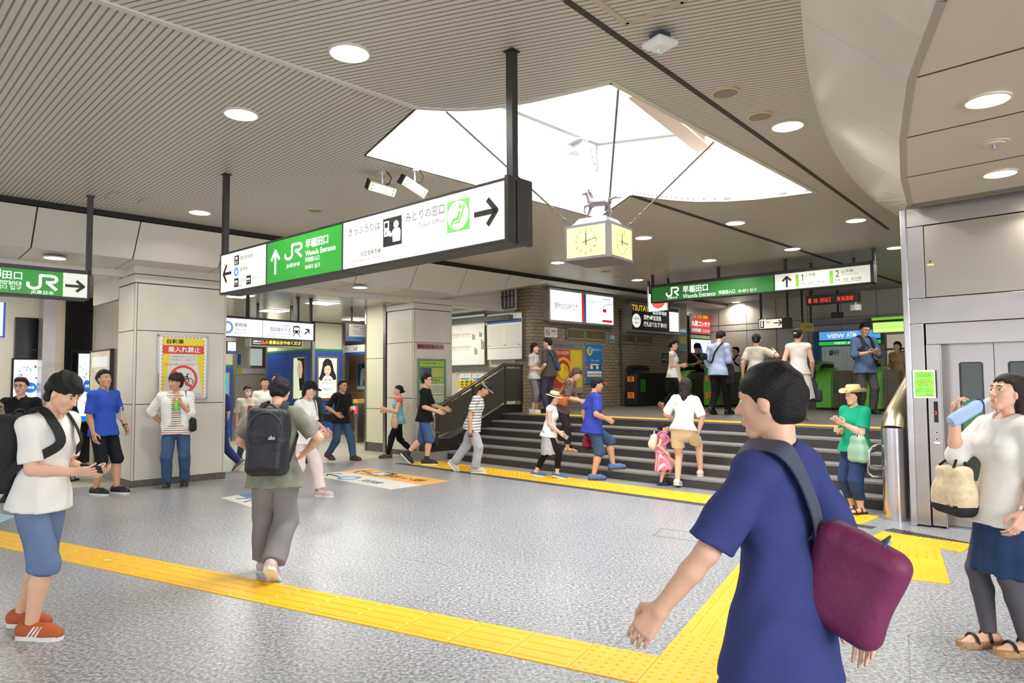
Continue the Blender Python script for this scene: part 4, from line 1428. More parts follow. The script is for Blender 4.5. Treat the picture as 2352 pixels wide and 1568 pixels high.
# red dot display behind it
FD = Frame(W(-6.2, 14.6), -R45)
dm = thing('dot_display', 'black dot display with red characters hanging below the platform sign', 'display', FD.o, -R45)
xl, zt = FD.px(1851, 680)
xr, _ = FD.px(1969, 671)
zb = FD.px(1851, 701)[1]
MB().box(xl, xr, 0, .2, zb, zt).build('case', M_DARK, dm, bevel=0.01)
M_RED = mat('red_dots', (232, 62, 40), .5, emit=0.9)
text_px(FD, '線 遅延】', 1868, 685.5, 1908, 696, -0.004, M_RED, dm)
text_px(FD, '東海道線', 1922, 681, 1960, 691.5, -0.004, M_RED, dm)
x0, z1_ = FD.px(1857, 686)
x1_, z0_ = FD.px(1863, 696)
MB().box(x0, x1_, -.004, 0, z0_, z1_).build('lettering', M_RED, dm)
pole_with_flange(dm, xl + .08, .1, zt, Z_CEIL - .004, .02, M_CHAR)
pole_with_flange(dm, xr - .08, .1, zt, Z_CEIL, .02, M_CHAR)
x0, z1_ = FD.px(1938, 697)
x1_, z0_ = FD.px(1960, 709)
t = thing('junction_box', 'small white box on a rod under the red dot display', 'box', FD.w(0, .35, 0), -R45)
MB().box(x0, x1_, 0, .12, z0_, z1_).build('housing', M_WHITE, t, bevel=.005)
MB().tube([((x0 + x1_) / 2, .06, z1_), ((x0 + x1_) / 2, .06, Z_CEIL)], .012, 6).build('rod', M_WHITE, t)
# round no-entry sign half hidden at the left end of the platform sign
FN = Frame(W(-10.3, 14.4), -R45)
t = thing('no_entry_sign', 'hanging white sign with a red no-entry disc behind the platform sign', 'sign', FN.o, -R45)
xl, zt = FN.px(1489, 676)
xr, zb = FN.px(1534, 712)
MB().box(xl, xr, 0, .05, zb, zt).build('board', mat('sign_board_grey', (196, 194, 190), .5), t)
cx, cz = (xl + xr) / 2, zt - .16
MB().disc_xz(cx, cz, .2, -.004, 0, 32).build('red_disc', mat('sign_red', (196, 44, 44), .5), t)
MB().box(cx - .14, cx + .14, -.007, -.004, cz - .03, cz + .03).build('white_bar', M_WHITE, t)
MB().box(xl - .03, xl + .02, 0, .05, zb + .06, Z_CEIL).build('hanger', M_CHAR, t)
MB().box(xr - .01, xr + .03, 0, .05, zb, Z_CEIL).build('hanger', M_CHAR, t)
# hanging clock with the horse
CL = on_z(1400, 590, 2.98)
cc = Vector((CL.x, CL.y, 0)) + Vector((-0.07, 0.40, 0))
ZC0, ZC1 = 2.985, 3.40
CR = math.radians(-36)
clk = thing('hanging_clock', 'four-faced square clock with yellow dials hanging by cables below the roof light', 'clock', (cc.x, cc.y, 0), CR)
hs = 0.31
b = MB()
pp = [(-hs, -hs), (hs, -hs), (hs, hs), (-hs, hs)]
cham = 0.035
oct_ = []
for (x, y) in pp:
 sx, sy = math.copysign(1, x), math.copysign(1, y)
 a1, a2 = (x - sx * cham, y), (x, y - sy * cham)
 oct_ += [a1, a2] if sx * sy < 0 else [a2, a1]
oct_ = [(-hs + cham, -hs), (hs - cham, -hs), (hs, -hs + cham), (hs, hs - cham), (hs - cham, hs), (-hs + cham, hs), (-hs, hs - cham), (-hs, -hs + cham)]
b.prism_xy(oct_, ZC0, ZC0 + .03).prism_xy(oct_, ZC1 - .03, ZC1)
M_CLK = mat('clock_grey', (112, 106, 106), .4)
for (x, y) in pp:
 sx, sy = math.copysign(1, x), math.copysign(1, y)
 b.prism_xy([(x, y - sy * .055), (x, y - sy * cham), (x - sx * cham, y), (x - sx * .055, y), (x - sx * .055, y - sy * .055)], ZC0 + .03, ZC1 - .03)
b.build('case', M_CLK, clk)
MB().hexa([(-.24, -.24, ZC1), (.24, -.24, ZC1), (.24, .24, ZC1), (-.24, .24, ZC1)], [(-.17, -.17, ZC1 + .1), (.17, -.17, ZC1 + .1), (.17, .17, ZC1 + .1), (-.17, .17, ZC1 + .1)]).build('top_plinth', mat('clock_top', (176, 172, 172), .5), clk)
M_DIAL = mat('clock_dial', (234, 248, 140), .4, emit=0.32)
M_DIALB = mat('clock_ink', (62, 66, 44), .5)
cz = (ZC0 + ZC1) / 2
for k in range(4):
 f = bpy.data.objects.new('dial', None)
 a_ = k * math.pi / 2
 me = MB().box(-hs + .055, hs - .055, -hs + .004, -hs + .02, ZC0 + .03, ZC1 - .03)
 f = me.build('dial', M_DIAL, clk, rot=a_)
 R_ = 0.165
 y = -hs + .002
 tb = MB()
 for i in range(60):
  an = 2 * math.pi * i / 60
  r_ = .0035 if i % 5 == 0 else .0013
  tb.disc_xz(R_ * math.sin(an), cz + R_ * math.cos(an), r_, y - .001, y + .001, 8)
 tb.build('minute_mark', M_DIALB, f)
 if k in (0, 1):
  for i in range(1, 13):
   an = 2 * math.pi * i / 12
   rr = .132
   cx_, cz_ = rr * math.sin(an), cz + rr * math.cos(an)
   w_ = .036 if i > 9 else .02
   if i in (11, 1): w_ *= .85
   if i == 1: w_ = .012
   text(str(i), cx_ - w_ / 2, cx_ + w_ / 2, cz_ - .02, cz_ + .02, y, M_DIALB, f, 0.006, 'numeral')
 hb = MB()
 stroke2d(hb, [(0.003, cz - .045), (0.003, cz + .10)], .012, y - .004, y - .002)
 hb.build('hour_hand', M_INK, f)
 hb = MB()
 an = math.radians(90 - 12 if k == 0 else 90 + 3)
 stroke2d(hb, [(-.05 * math.sin(an), cz - .05 * math.cos(an)), (.145 * math.sin(an), cz + .145 * math.cos(an))], .008, y - .006, y - .004)
 hb.build('minute_hand', M_INK, f)
# cables
M_CABLE = mat('cable_grey', (120, 116, 114), .4, .6)
cl0 = Vector((cc.x, cc.y, 0))
def cable(px, py, corner, label, z_top=Z_CEIL):
 p = on_z(px, py, z_top)
 c, s = math.cos(CR), math.sin(CR)
 q = Vector((cc.x + corner[0] * c - corner[1] * s, cc.y + corner[0] * s + corner[1] * c, ZC1))
 t = thing('support_cable', label, 'cable', p, 0, 'clock support cables')
 d = q - p
 m_ = d * 0.76
 MB().tube([(0, 0, 0), m_], .011, 8).build('rod', M_CABLE, t)
 ch = MB()
 n = 4
 for i in range(n):
  a, b_ = m_ + (d - m_) * (i / n), m_ + (d - m_) * ((i + 1) / n)
  mid = (a + b_) / 2
  u = (b_ - a).normalized()
  v = u.orthogonal().normalized()
  if i % 2:
   v = u.cross(v)
  l_ = (b_ - a).length * .62
  ring = [mid + u * l_ * math.cos(t_) + v * .014 * math.sin(t_) for t_ in [2 * math.pi * j / 12 for j in range(12)]]
  ch.tube(ring, .0055, 6, closed=True)
  for w2 in (a,):
   ch.sphere(w2, .013, 5)
 ch.build('chain', M_CABLE, t, smooth=True)
cable(1025, 256, (-.27, -.05), 'grey cable from the clock up to the left, crossing behind the sign pole')
cable(1420, 205, (.27, -.27), 'grey cable rising from the front corner of the clock past the horse')
cable(1640, 325, (.27, .2), 'grey cable from the clock up to the right edge of the roof light')
# stub bracket and chain inside the roof-light well
p = on_z(1340, 330, 4.93)
t = thing('cable_anchor', 'short pale steel bracket with a hanging chain inside the roof light', 'bracket', p)
MB().box(-.09, .09, -.02, .3, .06, .075).box(-.09, .09, -.02, .3, -.075, -.06).box(-.008, .008, 0, .3, -.06, .06).build('beam_stub', mat('pale_steel', (190, 182, 180), .5, .3), t, rot=.5)
ch = MB()
for i in range(7):
 z = -.08 - i * .05
 c_ = Vector((.1 + i * .012, -.02, z))
 v = Vector((1, 0, 0)) if i % 2 else Vector((0, 1, 0))
 ch.tube([c_ + Vector((0, 0, .032)) * math.cos(a_) + v * .014 * math.sin(a_) for a_ in [2 * math.pi * j / 10 for j in range(10)]], .006, 6, closed=True)
ch.build('chain', M_CABLE, t, smooth=True)
# prancing horse figure on the clock
hr = thing('horse_figure', 'small grey metal horse figure standing on top of the hanging clock', 'statue', (cc.x, cc.y, ZC1 + .1), math.radians(-14))
k = .012
H = []
def hc(a, b_, ra, rb, kk=k):
 H.append(cone(a, b_, ra, rb, kk))
# faces -x
hc((-.07, 0, .205), (.09, 0, .205), .045, .042)
H.append(ell((-.075, 0, .20), (.05, .042, .055), k))
H.append(ell((.105, 0, .21), (.055, .044, .052), k))
hc((-.09, 0, .225), (-.125, 0, .325), .04, .024)
hc((-.128, 0, .335), (-.185, 0, .315), .021, .011)
for s in (-1, 1):
 hc((-.12, .012 * s, .35), (-.125, .014 * s, .372), .007, .002, .004)
hc((-.085, .022, .17), (-.12, .024, .085), .022, .012); hc((-.12, .024, .085), (-.155, .024, .004), .011, .009)
hc((-.095, -.022, .18), (-.155, -.024, .165), .02, .012); hc((-.155, -.024, .165), (-.165, -.024, .1), .011, .008); hc((-.165, -.024, .1), (-.145, -.024, .085), .008, .009)
for s, f0 in ((1, .07), (-1, .12)):
 hc((.115, .024 * s, .19), (.085 + (f0 - .07), .026 * s, .12), .03, .016); hc((.085 + (f0 - .07), .026 * s, .12), (.13 + (f0 - .07) * .6, .026 * s, .075), .013, .010); hc((.13 + (f0 - .07) * .6, .026 * s, .075), (.085 + (f0 - .07), .026 * s, .004), .010, .009)
M_HORSE = mat('horse_metal', (104, 96, 94), .4, .55)
soft('body', M_HORSE, hr, H, .007)
soft('tail', M_HORSE, hr, [cone((.15, 0, .235), (.2, 0, .26), .012, .012, .01), cone((.2, 0, .26), (.25, .005, .25), .013, .011, .01), cone((.25, .005, .25), (.3, 0, .27), .009, .003, .01), cone((.22, 0, .255), (.26, -.01, .235), .008, .003, .006)], .006)
soft('mane', M_HORSE, hr, [ell((-.09 + .012 * i * 1.0 - .02, 0, .365 - .026 * i), (.018, .016, .016), .008) for i in range(6)], .006, wrinkle=.003, wfreq=120)
# tactile paving
def floor_poly(pxs, z=0.0):
 return [on_z(x, y, z) for x, y in pxs]
D1 = Vector((0.875, -0.485, 0)).normalized()
D2 = Vector((0.485, 0.875, 0)).normalized()
def tile_mesh(kind, s=0.4):
 b = MB()
 g = 0.0015
 b.box(g, s - g, g, s - g, 0, 0.006)
 if kind == 'bars':
  for i in range(4):
   y = s * (i + 0.5) / 4
   b.hexa([(0.02, y - .016, .006), (s - .02, y - .016, .006), (s - .02, y + .016, .006), (0.02, y + .016, .006)],
     [(0.03, y - .010, .011), (s - .03, y - .010, .011), (s - .03, y + .010, .011), (0.03, y + .010, .011)])
 else:
  n = 6
  for i in range(n):
   for j in range(n):
    cx, cy = s * (i + .5) / n, s * (j + .5) / n
    b.lathe([(.0125, .006), (.009, .0105), (.004, .011)], 8, (cx, cy, 0))
 return b
TILES = {}
def tile(kind, parent, o, ux):
 """one 40 cm tile with its corner at o, bars along ux"""
 if kind not in TILES:
  TILES[kind] = tile_mesh(kind)
  t = TILES[kind].build('guide_tile', M_YEL, parent)
  TILES[kind] = t
 else:
  t = TILES[kind].copy()
  COL.objects.link(t)
  t.parent = parent
 t.location = o
 t.rotation_euler = (0, 0, math.atan2(ux.y, ux.x))
 return t
S1, T0 = -1.26, 3.60
gp = thing('tactile_path', 'long yellow tactile path crossing the floor from the left edge to the corner', 'tactile paving')
for i in range(24):
 kind = 'dots' if i == 0 else 'bars'
 tile(kind, gp, D1 * (S1 - 0.4 * (i + 1)) + D2 * T0, D1)
gb = thing('tactile_path', 'yellow tactile path running from the corner towards the steps, passing behind the walker in navy', 'tactile paving')
for i in range(-3, 7):
 kind = 'dots' if i in (-1, 0, 1, 6) else 'bars'
 tile(kind, gb, D1 * (S1 + 0.4) + D2 * (T0 + 0.4 * i), D2)
gc = thing('tactile_path', 'short yellow tactile path joining the lift pad to the main path', 'tactile paving')
for i in range(2):
 tile('dots' if i == 1 else 'bars', gc, D1 * (S1 + 0.4 + 0.4 * i) + D2 * 6.34, D1)
pad = thing('tactile_pad', 'yellow T-shaped tactile pad on the floor in front of the lift', 'tactile paving', on_z(2100, 1280, 0))
po = pad.location
def rel(p):
 return (p.x - po.x, p.y - po.y)
stem = floor_poly([(2048, 1240), (2048, 1326), (2182.5, 1342.5), (2158, 1258)])
bar = floor_poly([(1999, 1235.6), (2025.7, 1221), (2233.8, 1250.8), (2212, 1268)])
MB().prism_xy([rel(p) for p in stem], 0.0, 0.006).build('guide_tile', M_YEL, pad)
MB().prism_xy([rel(p) for p in bar], 0.0, 0.0064).build('guide_tile', M_YEL, pad)
b = MB()
def bil(q, u, v):
 return q[0].lerp(q[3], u).lerp(q[1].lerp(q[2], u), v)
for i in range(7):
 for j in range(12):
  p = bil(stem, (i + .5) / 7, .46 + .52 * (j + .5) / 12)
  b.lathe([(.0125, .006), (.009, .0105), (.004, .011)], 8, (*rel(p), 0))
for i in range(5):
 p, q = bil(stem, (i + .8) / 5.6, .14), bil(stem, (i + .8) / 5.6, .42)
 b.tube([(*rel(p), .006), (*rel(q), .006)], .011, 6)
for i in range(14):
 for j in range(6):
  p = bar[0].lerp(bar[3], (i + .5) / 14).lerp(bar[1].lerp(bar[2], (i + .5) / 14), (j + .5) / 6)
  b.lathe([(.0125, .006), (.009, .0105), (.004, .011)], 8, (*rel(p), 0))
b.build('raised_dot', M_YEL, pad)['kind'] = 'stuff'
def dot_strip(name, label, a0, a1, b0, b1, z):
 t = thing(name, label, 'tactile paving', W(a0, b0, z), -R45)
 MB().box(0, a1 - a0, 0, b1 - b0, 0, .006).build('base_sheet', M_YEL, t)
 b = MB()
 n, m_ = int((a1 - a0) / .1), int((b1 - b0) / .09)
 for i in range(n):
  for j in range(m_):
   cx, cy = (a1 - a0) * (i + .5) / n, (b1 - b0) * (j + .5) / m_
   b.hexa([(cx - .016, cy - .016, .006), (cx + .016, cy - .016, .006), (cx + .016, cy + .016, .006), (cx - .016, cy + .016, .006)],
     [(cx - .008, cy - .008, .011), (cx + .008, cy - .008, .011), (cx + .008, cy + .008, .011), (cx - .008, cy + .008, .011)])
 b.build('raised_dot', mat('tactile_dot', (246, 196, 40), .45), t)['kind'] = 'stuff'
 return t
dot_strip('tactile_strip', 'wide yellow tactile strip on the floor along the foot of the steps', -11.0, -2.75, 8.12, 8.74, 0)
MB_ = MB().box(0, 8.6, 0, .14, 0, .003)
tag(MB_.build('drain_cover', mat('drain_dark', (64, 62, 62), .6), None, W(-11.2, 7.97, 0), -R45), 'dark drain strip on the floor in front of the yellow strip at the steps', 'drain')
dot_strip('tactile_strip', 'yellow tactile strip along the top edge of the steps', -10.3, -2.4, B_LAND + .04, B_LAND + .34, Z_LAND)
# floor drain grating before the lift
g = floor_poly([(2050, 1214), (2056, 1208), (2352, 1262), (2352, 1274)])
t = thing('floor_grating', 'narrow dark slotted drain grating on the floor before the lift', 'grating', g[0])
gd = (g[2] - g[1]).normalized()
gn = Vector((-gd.y, gd.x, 0))
ga = math.atan2(gd.y, gd.x)
MB().box(0, 2.4, -.16, 0.0, 0, .003).build('drain_channel', M_BLACK, t, rot=ga)
b = MB()
for i in range(60):
 b.box(i * .04, i * .04 + .016, -.16, 0, .003, .006)
b.box(0, 2.4, -.165, -.155, 0, .007).box(0, 2.4, -.005, .005, 0, .007)
b.build('grate', M_STEEL_D, t, rot=ga)
# floor stickers
def quad_thing(name, label, pxs, m, cat):
 q = floor_poly(pxs)
 c = sum(q, Vector()) / 4
 t = thing(name, label, cat, c)
 MB().prism_xy([(p.x - c.x, p.y - c.y) for p in q], 0, .002).build('sheet', m, t)
 return t, [p - c for p in q]
M_STK = mat('sticker_white', (216, 214, 206), .5, noise=.06, nscale=4)
M_ORG = mat('sticker_orange', (236, 172, 82), .5, noise=.05, nscale=4)
t, q = quad_thing('floor_sticker', 'large white and orange direction sticker on the floor near the steps', [(711, 1090.5), (781.5, 1082.7), (969, 1114), (897.4, 1123.7)], M_STK, 'floor sign')
c = t.location
q2 = [p - c for p in floor_poly([(781.5, 1082.7), (841.6, 1075.7), (1034, 1104.5), (969, 1114)])]
MB().prism_xy([P2(p) for p in q2], 0, .002).build('sheet', M_ORG, t)
def floor_text(s, parent, o, ux, uy, w, h, m):
 me = text_mesh(s, .01)
 co = np.empty(len(me.vertices) * 3, np.float32)
 me.vertices.foreach_get('co', co)
 co = co.reshape(-1, 3)
 lo, hi = co.min(0), co.max(0)
 out = np.empty_like(co)
 fx, fy = (co[:, 0] - lo[0]) / (hi[0] - lo[0]) * w, (co[:, 1] - lo[1]) / (hi[1] - lo[1]) * h
 for i in range(3):
  out[:, i] = o[i] + ux[i] * fx + uy[i] * fy
 out[:, 2] = .003
 me.vertices.foreach_set('co', out.ravel())
 me.materials.clear()
 me.materials.append(m)
 ob = bpy.data.objects.new('lettering', me)
 COL.objects.link(ob)
 ob.parent = parent
ux, uy = (q2[3] - q2[0] + q2[2] - q2[1]).normalized(), (q2[1] - q2[0] + q2[2] - q2[3]).normalized()
Lx, Ly = (q2[3] - q2[0]).length, (q2[1] - q2[0]).length
floor_text('西武線きっぷ・定期券', t, q2[0] + ux * Lx * .45 + uy * Ly * .3, ux, uy, Lx * .42, Ly * .4, M_INK)
b = MB()
o_ = q2[0] + ux * Lx * .27 + uy * Ly * .2
b.prism_xy([P2(o_), P2(o_ + ux * .42), P2(o_ + ux * .42 + uy * .4), P2(o_ + uy * .4)], .0015, .003)
b.build('pictogram', M_INK, t)
b = MB()
o2 = o_ + ux * .06 + uy * .06
b.prism_xy([P2(o2), P2(o2 + ux * .12), P2(o2 + ux * .12 + uy * .28), P2(o2 + uy * .28)], .003, .004)
b.lathe([(.05, 0), (.05, .001)], 16, (*P2(o2 + ux * .22 + uy * .22), .003))
b.prism_xy([P2(o2 + ux * .16), P2(o2 + ux * .3), P2(o2 + ux * .28 + uy * .15), P2(o2 + ux * .17 + uy * .15)], .003, .004)
b.build('pictogram', M_WHITE, t)
def floor_stroke(parent, pts, w, m, z=.003):
 b = MB()
 b.ribbon([(p.x, p.y, z - .001) for p in pts], Vector((0, 0, 1)), w, .001)
 return b.build('arrow', m, parent)
a0 = q2[0] + ux * Lx * .1 + uy * Ly * .5
floor_stroke(t, [a0 + ux * .28 - uy * .2, a0 + ux * .3, a0 + uy * .02, a0 - ux * .02], .06, M_INK)
floor_stroke(t, [a0 + ux * .1 + uy * .2, a0 - ux * .04, a0 + ux * .1 - uy * .2], .06, M_INK)
w0 = q[0]
floor_stroke(t, [w0 + ux * .15 + uy * Ly * .5, w0 + ux * .6 + uy * Ly * .4], .05, M_INK)
floor_stroke(t, [w0 + ux * .3 + uy * Ly * .8, w0 + ux * .15 + uy * Ly * .5, w0 + ux * .32 + uy * Ly * .25], .05, M_INK)
rc = w0 + ux * Lx * .36 + uy * Ly * .45
b = MB()
b.lathe([(.20, 0), (.20, .002), (.125, .002), (.125, 0)], 32, (rc.x, rc.y, .0015))
b.build('pictogram', mat('ring_floor_blue', (92, 142, 200), .5), t)
floor_text('東西線', t, w0 + ux * Lx * .52 + uy * Ly * .3, ux, uy, Lx * .22, Ly * .35, M_INK)
t, q = quad_thing('floor_sticker', 'worn white and blue floor sticker beside the walker with the dark backpack', [(508, 1143), (592, 1130), (648, 1152), (576, 1164)], M_STK, 'floor sign')
b = MB()
b.prism_xy([P2(q[0].lerp(q[1], .45)), P2(q[1]), P2(q[1].lerp(q[2], .4)), P2(q[0].lerp(q[1], .45).lerp(q[3].lerp(q[2], .45), .35))], .002, .003)
b.build('blue_patch', mat('sticker_blue', (70, 130, 190), .5), t)
ux2 = (q[1] - q[0]).normalized()
uy2 = (q[0] - q[3]).normalized()
floor_stroke(t, [q[0].lerp(q[2], .25), q[0].lerp(q[2], .5) + ux2 * .1, q[0].lerp(q[2], .6) - ux2 * .2], .04, M_INK, .004)
t, q = quad_thing('floor_sticker', 'pale blue round floor sticker at the left edge under the backpack', [(-60, 1190), (-20, 1176), (36, 1185), (0, 1200)], mat('sticker_pale_blue', (170, 206, 220), .5), 'floor sign')
# the lift
lf = Frame(W(A_LIFT, B_LIFT), -R45)
lift = thing('lift', 'stainless steel lift with two glazed doors at the right edge', 'lift', lf.o, -R45)
def X(px, py): return lf.px(px, py)[0]
def Zp(px, py): return lf.px(px, py)[1]
x_jl, x_jr, x_dr = X(2128, 900), X(2160, 900), X(2178, 900)
z_fr, z_top = Zp(2118, 743), Zp(2160, 790)
z_p0, z_p1 = Zp(2122, 684), Zp(2122, 518)
x_p = X(2124, 600)
RW = 2.6
b = MB()
b.box(-0.0, RW, 0, .25, z_p1 + .004, Z_SOFF)                     # frieze
b.box(0, x_p - .006, 0, .25, z_p0, z_p1)                          # strip left of the hatch
b.box(0, RW, 0, .25, z_fr, z_p0 - .004)                           # band
b.box(x_jl + .01, RW, .02, .25, z_top, z_fr - .004)               # lintel
b.box(.02, x_jl - .006, 0, .25, 0.02, z_fr - .004)                # left pilaster
b.box(x_jl + .004, x_jr, .03, .25, 0.02, z_top)                   # operating jamb
b.box(x_jr, x_jr + .012, .03, .28, 0, z_top)
b.build('steel_cladding', M_STEEL, lift, bevel=.004)
MB().box(x_p, RW, 0.004, .25, z_p0 + .004, z_p1 - .004).build('access_hatch', steel_mat('satin_steel', (160, 152, 142), .3), lift, bevel=.003)
MB().box(-.035, .028, -.02, .26, 0, Z_SOFF).build('corner_post', steel_mat('bright_steel', (188, 184, 186), .22), lift, bevel=.01)
MB().box(-.02, RW, .03, .3, 0, Z_SOFF).build('shaft_wall', M_JOINT, lift) if 0 else MB().box(0, RW, .31, .36, 0, Z_SOFF).build('shaft_wall', M_JOINT, lift)
MB().box(x_jr, RW, .24, .26, 0, .03).box(x_jr, RW, .06, .24, 0, .01).build('threshold', M_ALU, lift)
x_mid = X(2277, 900)
M_LGL = mat('lift_glass_dark', (20, 32, 26), .05, spec=.8)
def lift_door(x0, x1, wx0, wx1):
 z0w, z1w = Zp(2222, 1105), Zp(2222, 833)
 d = MB()
 d.box(x0, wx0, .2, .23, .02, z_top).box(wx1, x1, .2, .23, .02, z_top).box(wx0, wx1, .2, .23, .02, z0w).box(wx0, wx1, .2, .23, z1w, z_top)
 o = d.build('door', M_STEEL, lift)
 MB().box(wx0, wx1, .212, .22, z0w, z1w).build('window_pane', M_LGL, o)
 f = MB()
 e_ = .012
 f.box(wx0 - e_, wx0, .192, .2, z0w, z1w).box(wx1, wx1 + e_, .192, .2, z0w, z1w).box(wx0, wx1, .192, .2, z0w - e_, z0w).box(wx0, wx1, .192, .2, z1w, z1w + e_)
 f.build('window_bead', M_DARK, o)
 return o, z0w, z1w
d1, zw0, zw1 = lift_door(x_jr + .012, x_mid - .003, X(2197, 900), X(2247, 900))
wx = x_mid - X(2197, 900)
lift_door(x_mid + .003, x_mid + (x_mid - x_jr), X(2312, 900), X(2312, 900) + (X(2247, 900) - X(2197, 900)))
# what the pane shows: the green car wall behind the glass
xa, xb2 = X(2197, 900), X(2247, 900)
cg = MB().box(xa, xb2, .205, .211, Zp(2222, 1043), Zp(2222, 917))
cg.build('car_wall', mat('car_green', (52, 116, 66), .3), d1)
MB().box(xa, xb2, .203, .209, Zp(2222, 1027), Zp(2222, 1021)).build('car_rail', M_ALU, d1)
MB().box(X(2218, 1000), X(2237, 1000), .2025, .204, Zp(2222, 1004), Zp(2222, 979)).build('warning_sticker', mat('sticker_cream', (206, 190, 150), .5), d1)
MB().box(X(2222, 1000), X(2233, 1000), .2015, .203, Zp(2222, 995), Zp(2222, 983)).build('warning_mark', mat('sticker_orange_red', (206, 110, 70), .5), d1)
# operating panel
MB().box(X(2144, 950), X(2153, 950), .022, .03, Zp(2148, 970), Zp(2148, 922)).build('indicator', M_BLACK, lift)
text(lf and '2', X(2146, 948), X(2151, 948), Zp(2148, 952), Zp(2148, 944), .021, mat('red_led', (255, 70, 40), .5, emit=1.0), lift, .02)
for y_ in (993, 1008):
 cx_, cz_ = lf.px(2151, y_)
 k_ = MB()
 k_.ring_xz(cx_, cz_, .010, .018, .02, .03, 20)
 o_ = k_.build('call_button', M_ALU, lift)
 MB().disc_xz(cx_, cz_, .010, .018, .03, 16).build('button_face', mat('button_dark', (60, 60, 66), .4), o_)
MB().box(X(2144, 1016), X(2158, 1016), .027, .03, Zp(2150, 1019), Zp(2150, 1015)).build('braille_plate', M_WHITE, lift)
# green notice
nx0, nz1 = lf.px(2097, 850)
nx1, nz0 = lf.px(2150, 914)
t = thing('notice', 'bright green paper notice in a white border stuck on the lift jamb', 'notice', lf.o, -R45)
MB().box(nx0, nx1, -.006, -.0005, nz0, nz1).build('paper', M_WHITE, t)
MB().box(nx0 + .012, nx1 - .012, -.008, -.006, nz0 + .015, nz1 - .015).build('green_field', mat('notice_green', (140, 214, 82), .5), t)
nh = nz1 - nz0
nw = nx1 - nx0
M_DGT = mat('notice_ink', (40, 70, 30), .6)
for s, f0, f1, x0_, x1_, m in (('エレベーターのご案内', .80, .85, .2, .8, M_DGT), ('このエレベーターは、', .61, .66, .2, .75, M_DGT), ('地上階⇔改札口を', .52, .58, .12, .88, mat('notice_red', (220, 60, 40), .6)),
        ('運転しております。', .44, .48, .25, .7, M_DGT), ('山手線ホームへは', .31, .345, .2, .7, M_DGT), ('駅構内のエレベーターをご利用ください。', .24, .275, .1, .88, M_DGT), ('高田馬場駅長', .1, .13, .55, .88, M_DGT)):
 text(s, nx0 + nw * x0_, nx0 + nw * x1_, nz0 + nh * f0, nz0 + nh * f1, -.009, m, t)
f_ = MB()
for zz in (.78, .87):
 f_.box(nx0 + nw * .16, nx0 + nw * .84, -.009, -.008, nz0 + nh * zz, nz0 + nh * zz + .002)
f_.build('title_rule', M_DGT, t)
# small yellow label and lock on the hatch
ax, az = lf.px(2133, 608)
MB().box(ax - .015, ax + .05, 0, .004, az - .01, az + .008).build('yellow_label', mat('label_yellow', (216, 204, 90), .5), lift)
cx_, cz_ = lf.px(2136, 600)
MB().disc_xz(cx_, cz_, .010, -.002, .004, 14).build('lock', M_DARK, lift)
# fat steel balustrade end beside the lift
bp = on_z(2061, 1192, 0)
bal = thing('steel_balustrade', 'fat rounded stainless steel balustrade post with a sloping tube beside the lift', 'handrail', (bp.x, bp.y, 0), R45)
rr = .135
path = [(0, 0, 0.0), (0, 0, .3), (0, 0, .98), (0.02, 0, 1.04), (.07, 0, 1.10), (.16, 0, 1.18), (2.6, 0, 2.45)]
MB().tube(path[:3] + [(0.0, 0, 1.03)], rr, 28).build('post', steel_mat('post_steel', (196, 192, 196), .24), bal, smooth='auto', bevel=0)
MB().tube([(0.0, 0, 1.0), (.03, 0, 1.06), (.12, 0, 1.15), (2.4, 0, 2.3)], [rr * .99, rr, rr, rr], 28).build('sloping_tube', steel_mat('post_steel_warm', (196, 184, 150), .3), bal, smooth='auto')
hb = MB()
hb.tube([(.02, .10, .56), (-.08, .2, .56), (-.13, .24, .60), (-.13, .24, .74), (-.08, .22, .80), (.05, .16, .82)], .022, 10)
hb.build('end_rail', M_STEEL, bal, smooth='auto')
hb = MB()
hb.tube([(.06, .12, .46), (-.02, .24, .46), (-.04, .28, .5), (-.04, .28, .74), (.06, .2, .78)], .018, 10)
hb.build('end_rail', M_STEEL, bal, smooth='auto')
# left handrail of the steps
ra = A_SL + .08
hrl = thing('stair_railing', 'dark metal stair railing with panels on the left side of the steps', 'railing', W(ra, B_STEP, 0), R45)
def slope_z(x): return .42 + max(0, min(1, (x - .12) / 1.48)) * .63
top = [(-.32, 0, .55), (-.32, 0, .98), (-.2, 0, 1.10), (1.55, 0, 1.93), (2.15, 0, 1.93)]
MB().tube([top[1], top[2], (1.55, 0, 1.93), (2.15, 0, 1.93)], .04, 10).build('handrail', mat('rail_dark_steel', (104, 100, 92), .3, .8), hrl, smooth='auto')
for dz in (.25, .5):
 MB().tube([(-.2, .07, 1.10 - dz), (1.55, .07, 1.93 - dz), (2.15, .07, 1.93 - dz)], .018, 8).build('lower_rail', M_STEEL_D, hrl, smooth='auto')
for x in (-.32, .66, 1.6, 2.12):
 z1 = 1.05 if x < 0 else 1.10 + min(1, (x + .2) / 1.75) * .83
 MB().box(x - .022, x + .022, -.022, .022, slope_z(x) if x > .1 else .30, z1).build('post', M_CHAR, hrl)
pm = mat('rail_panel', (74, 70, 64), .45, .3)
for x0, x1 in ((-.28, .62), (.70, 1.56), (1.64, 2.08)):
 z0a, z0b = slope_z(x0) + .08, slope_z(x1) + .08
 f = lambda x: 1.10 + min(1, max(0, (x + .2) / 1.75)) * .83 - .08
 MB().prism_xz([(x0, z0a), (x1, z0b), (x1, f(x1)), (x0, f(x0))], -.012, .012).build('panel', pm, hrl)
MB().tube([(-.3, -.06, 1.0), (-.42, -.06, .96), (-.47, -.06, .88), (-.47, -.06, .66), (-.42, -.06, .58), (-.3, -.06, .56)], .018, 10).build('end_loop', M_STEEL, hrl, smooth='auto')
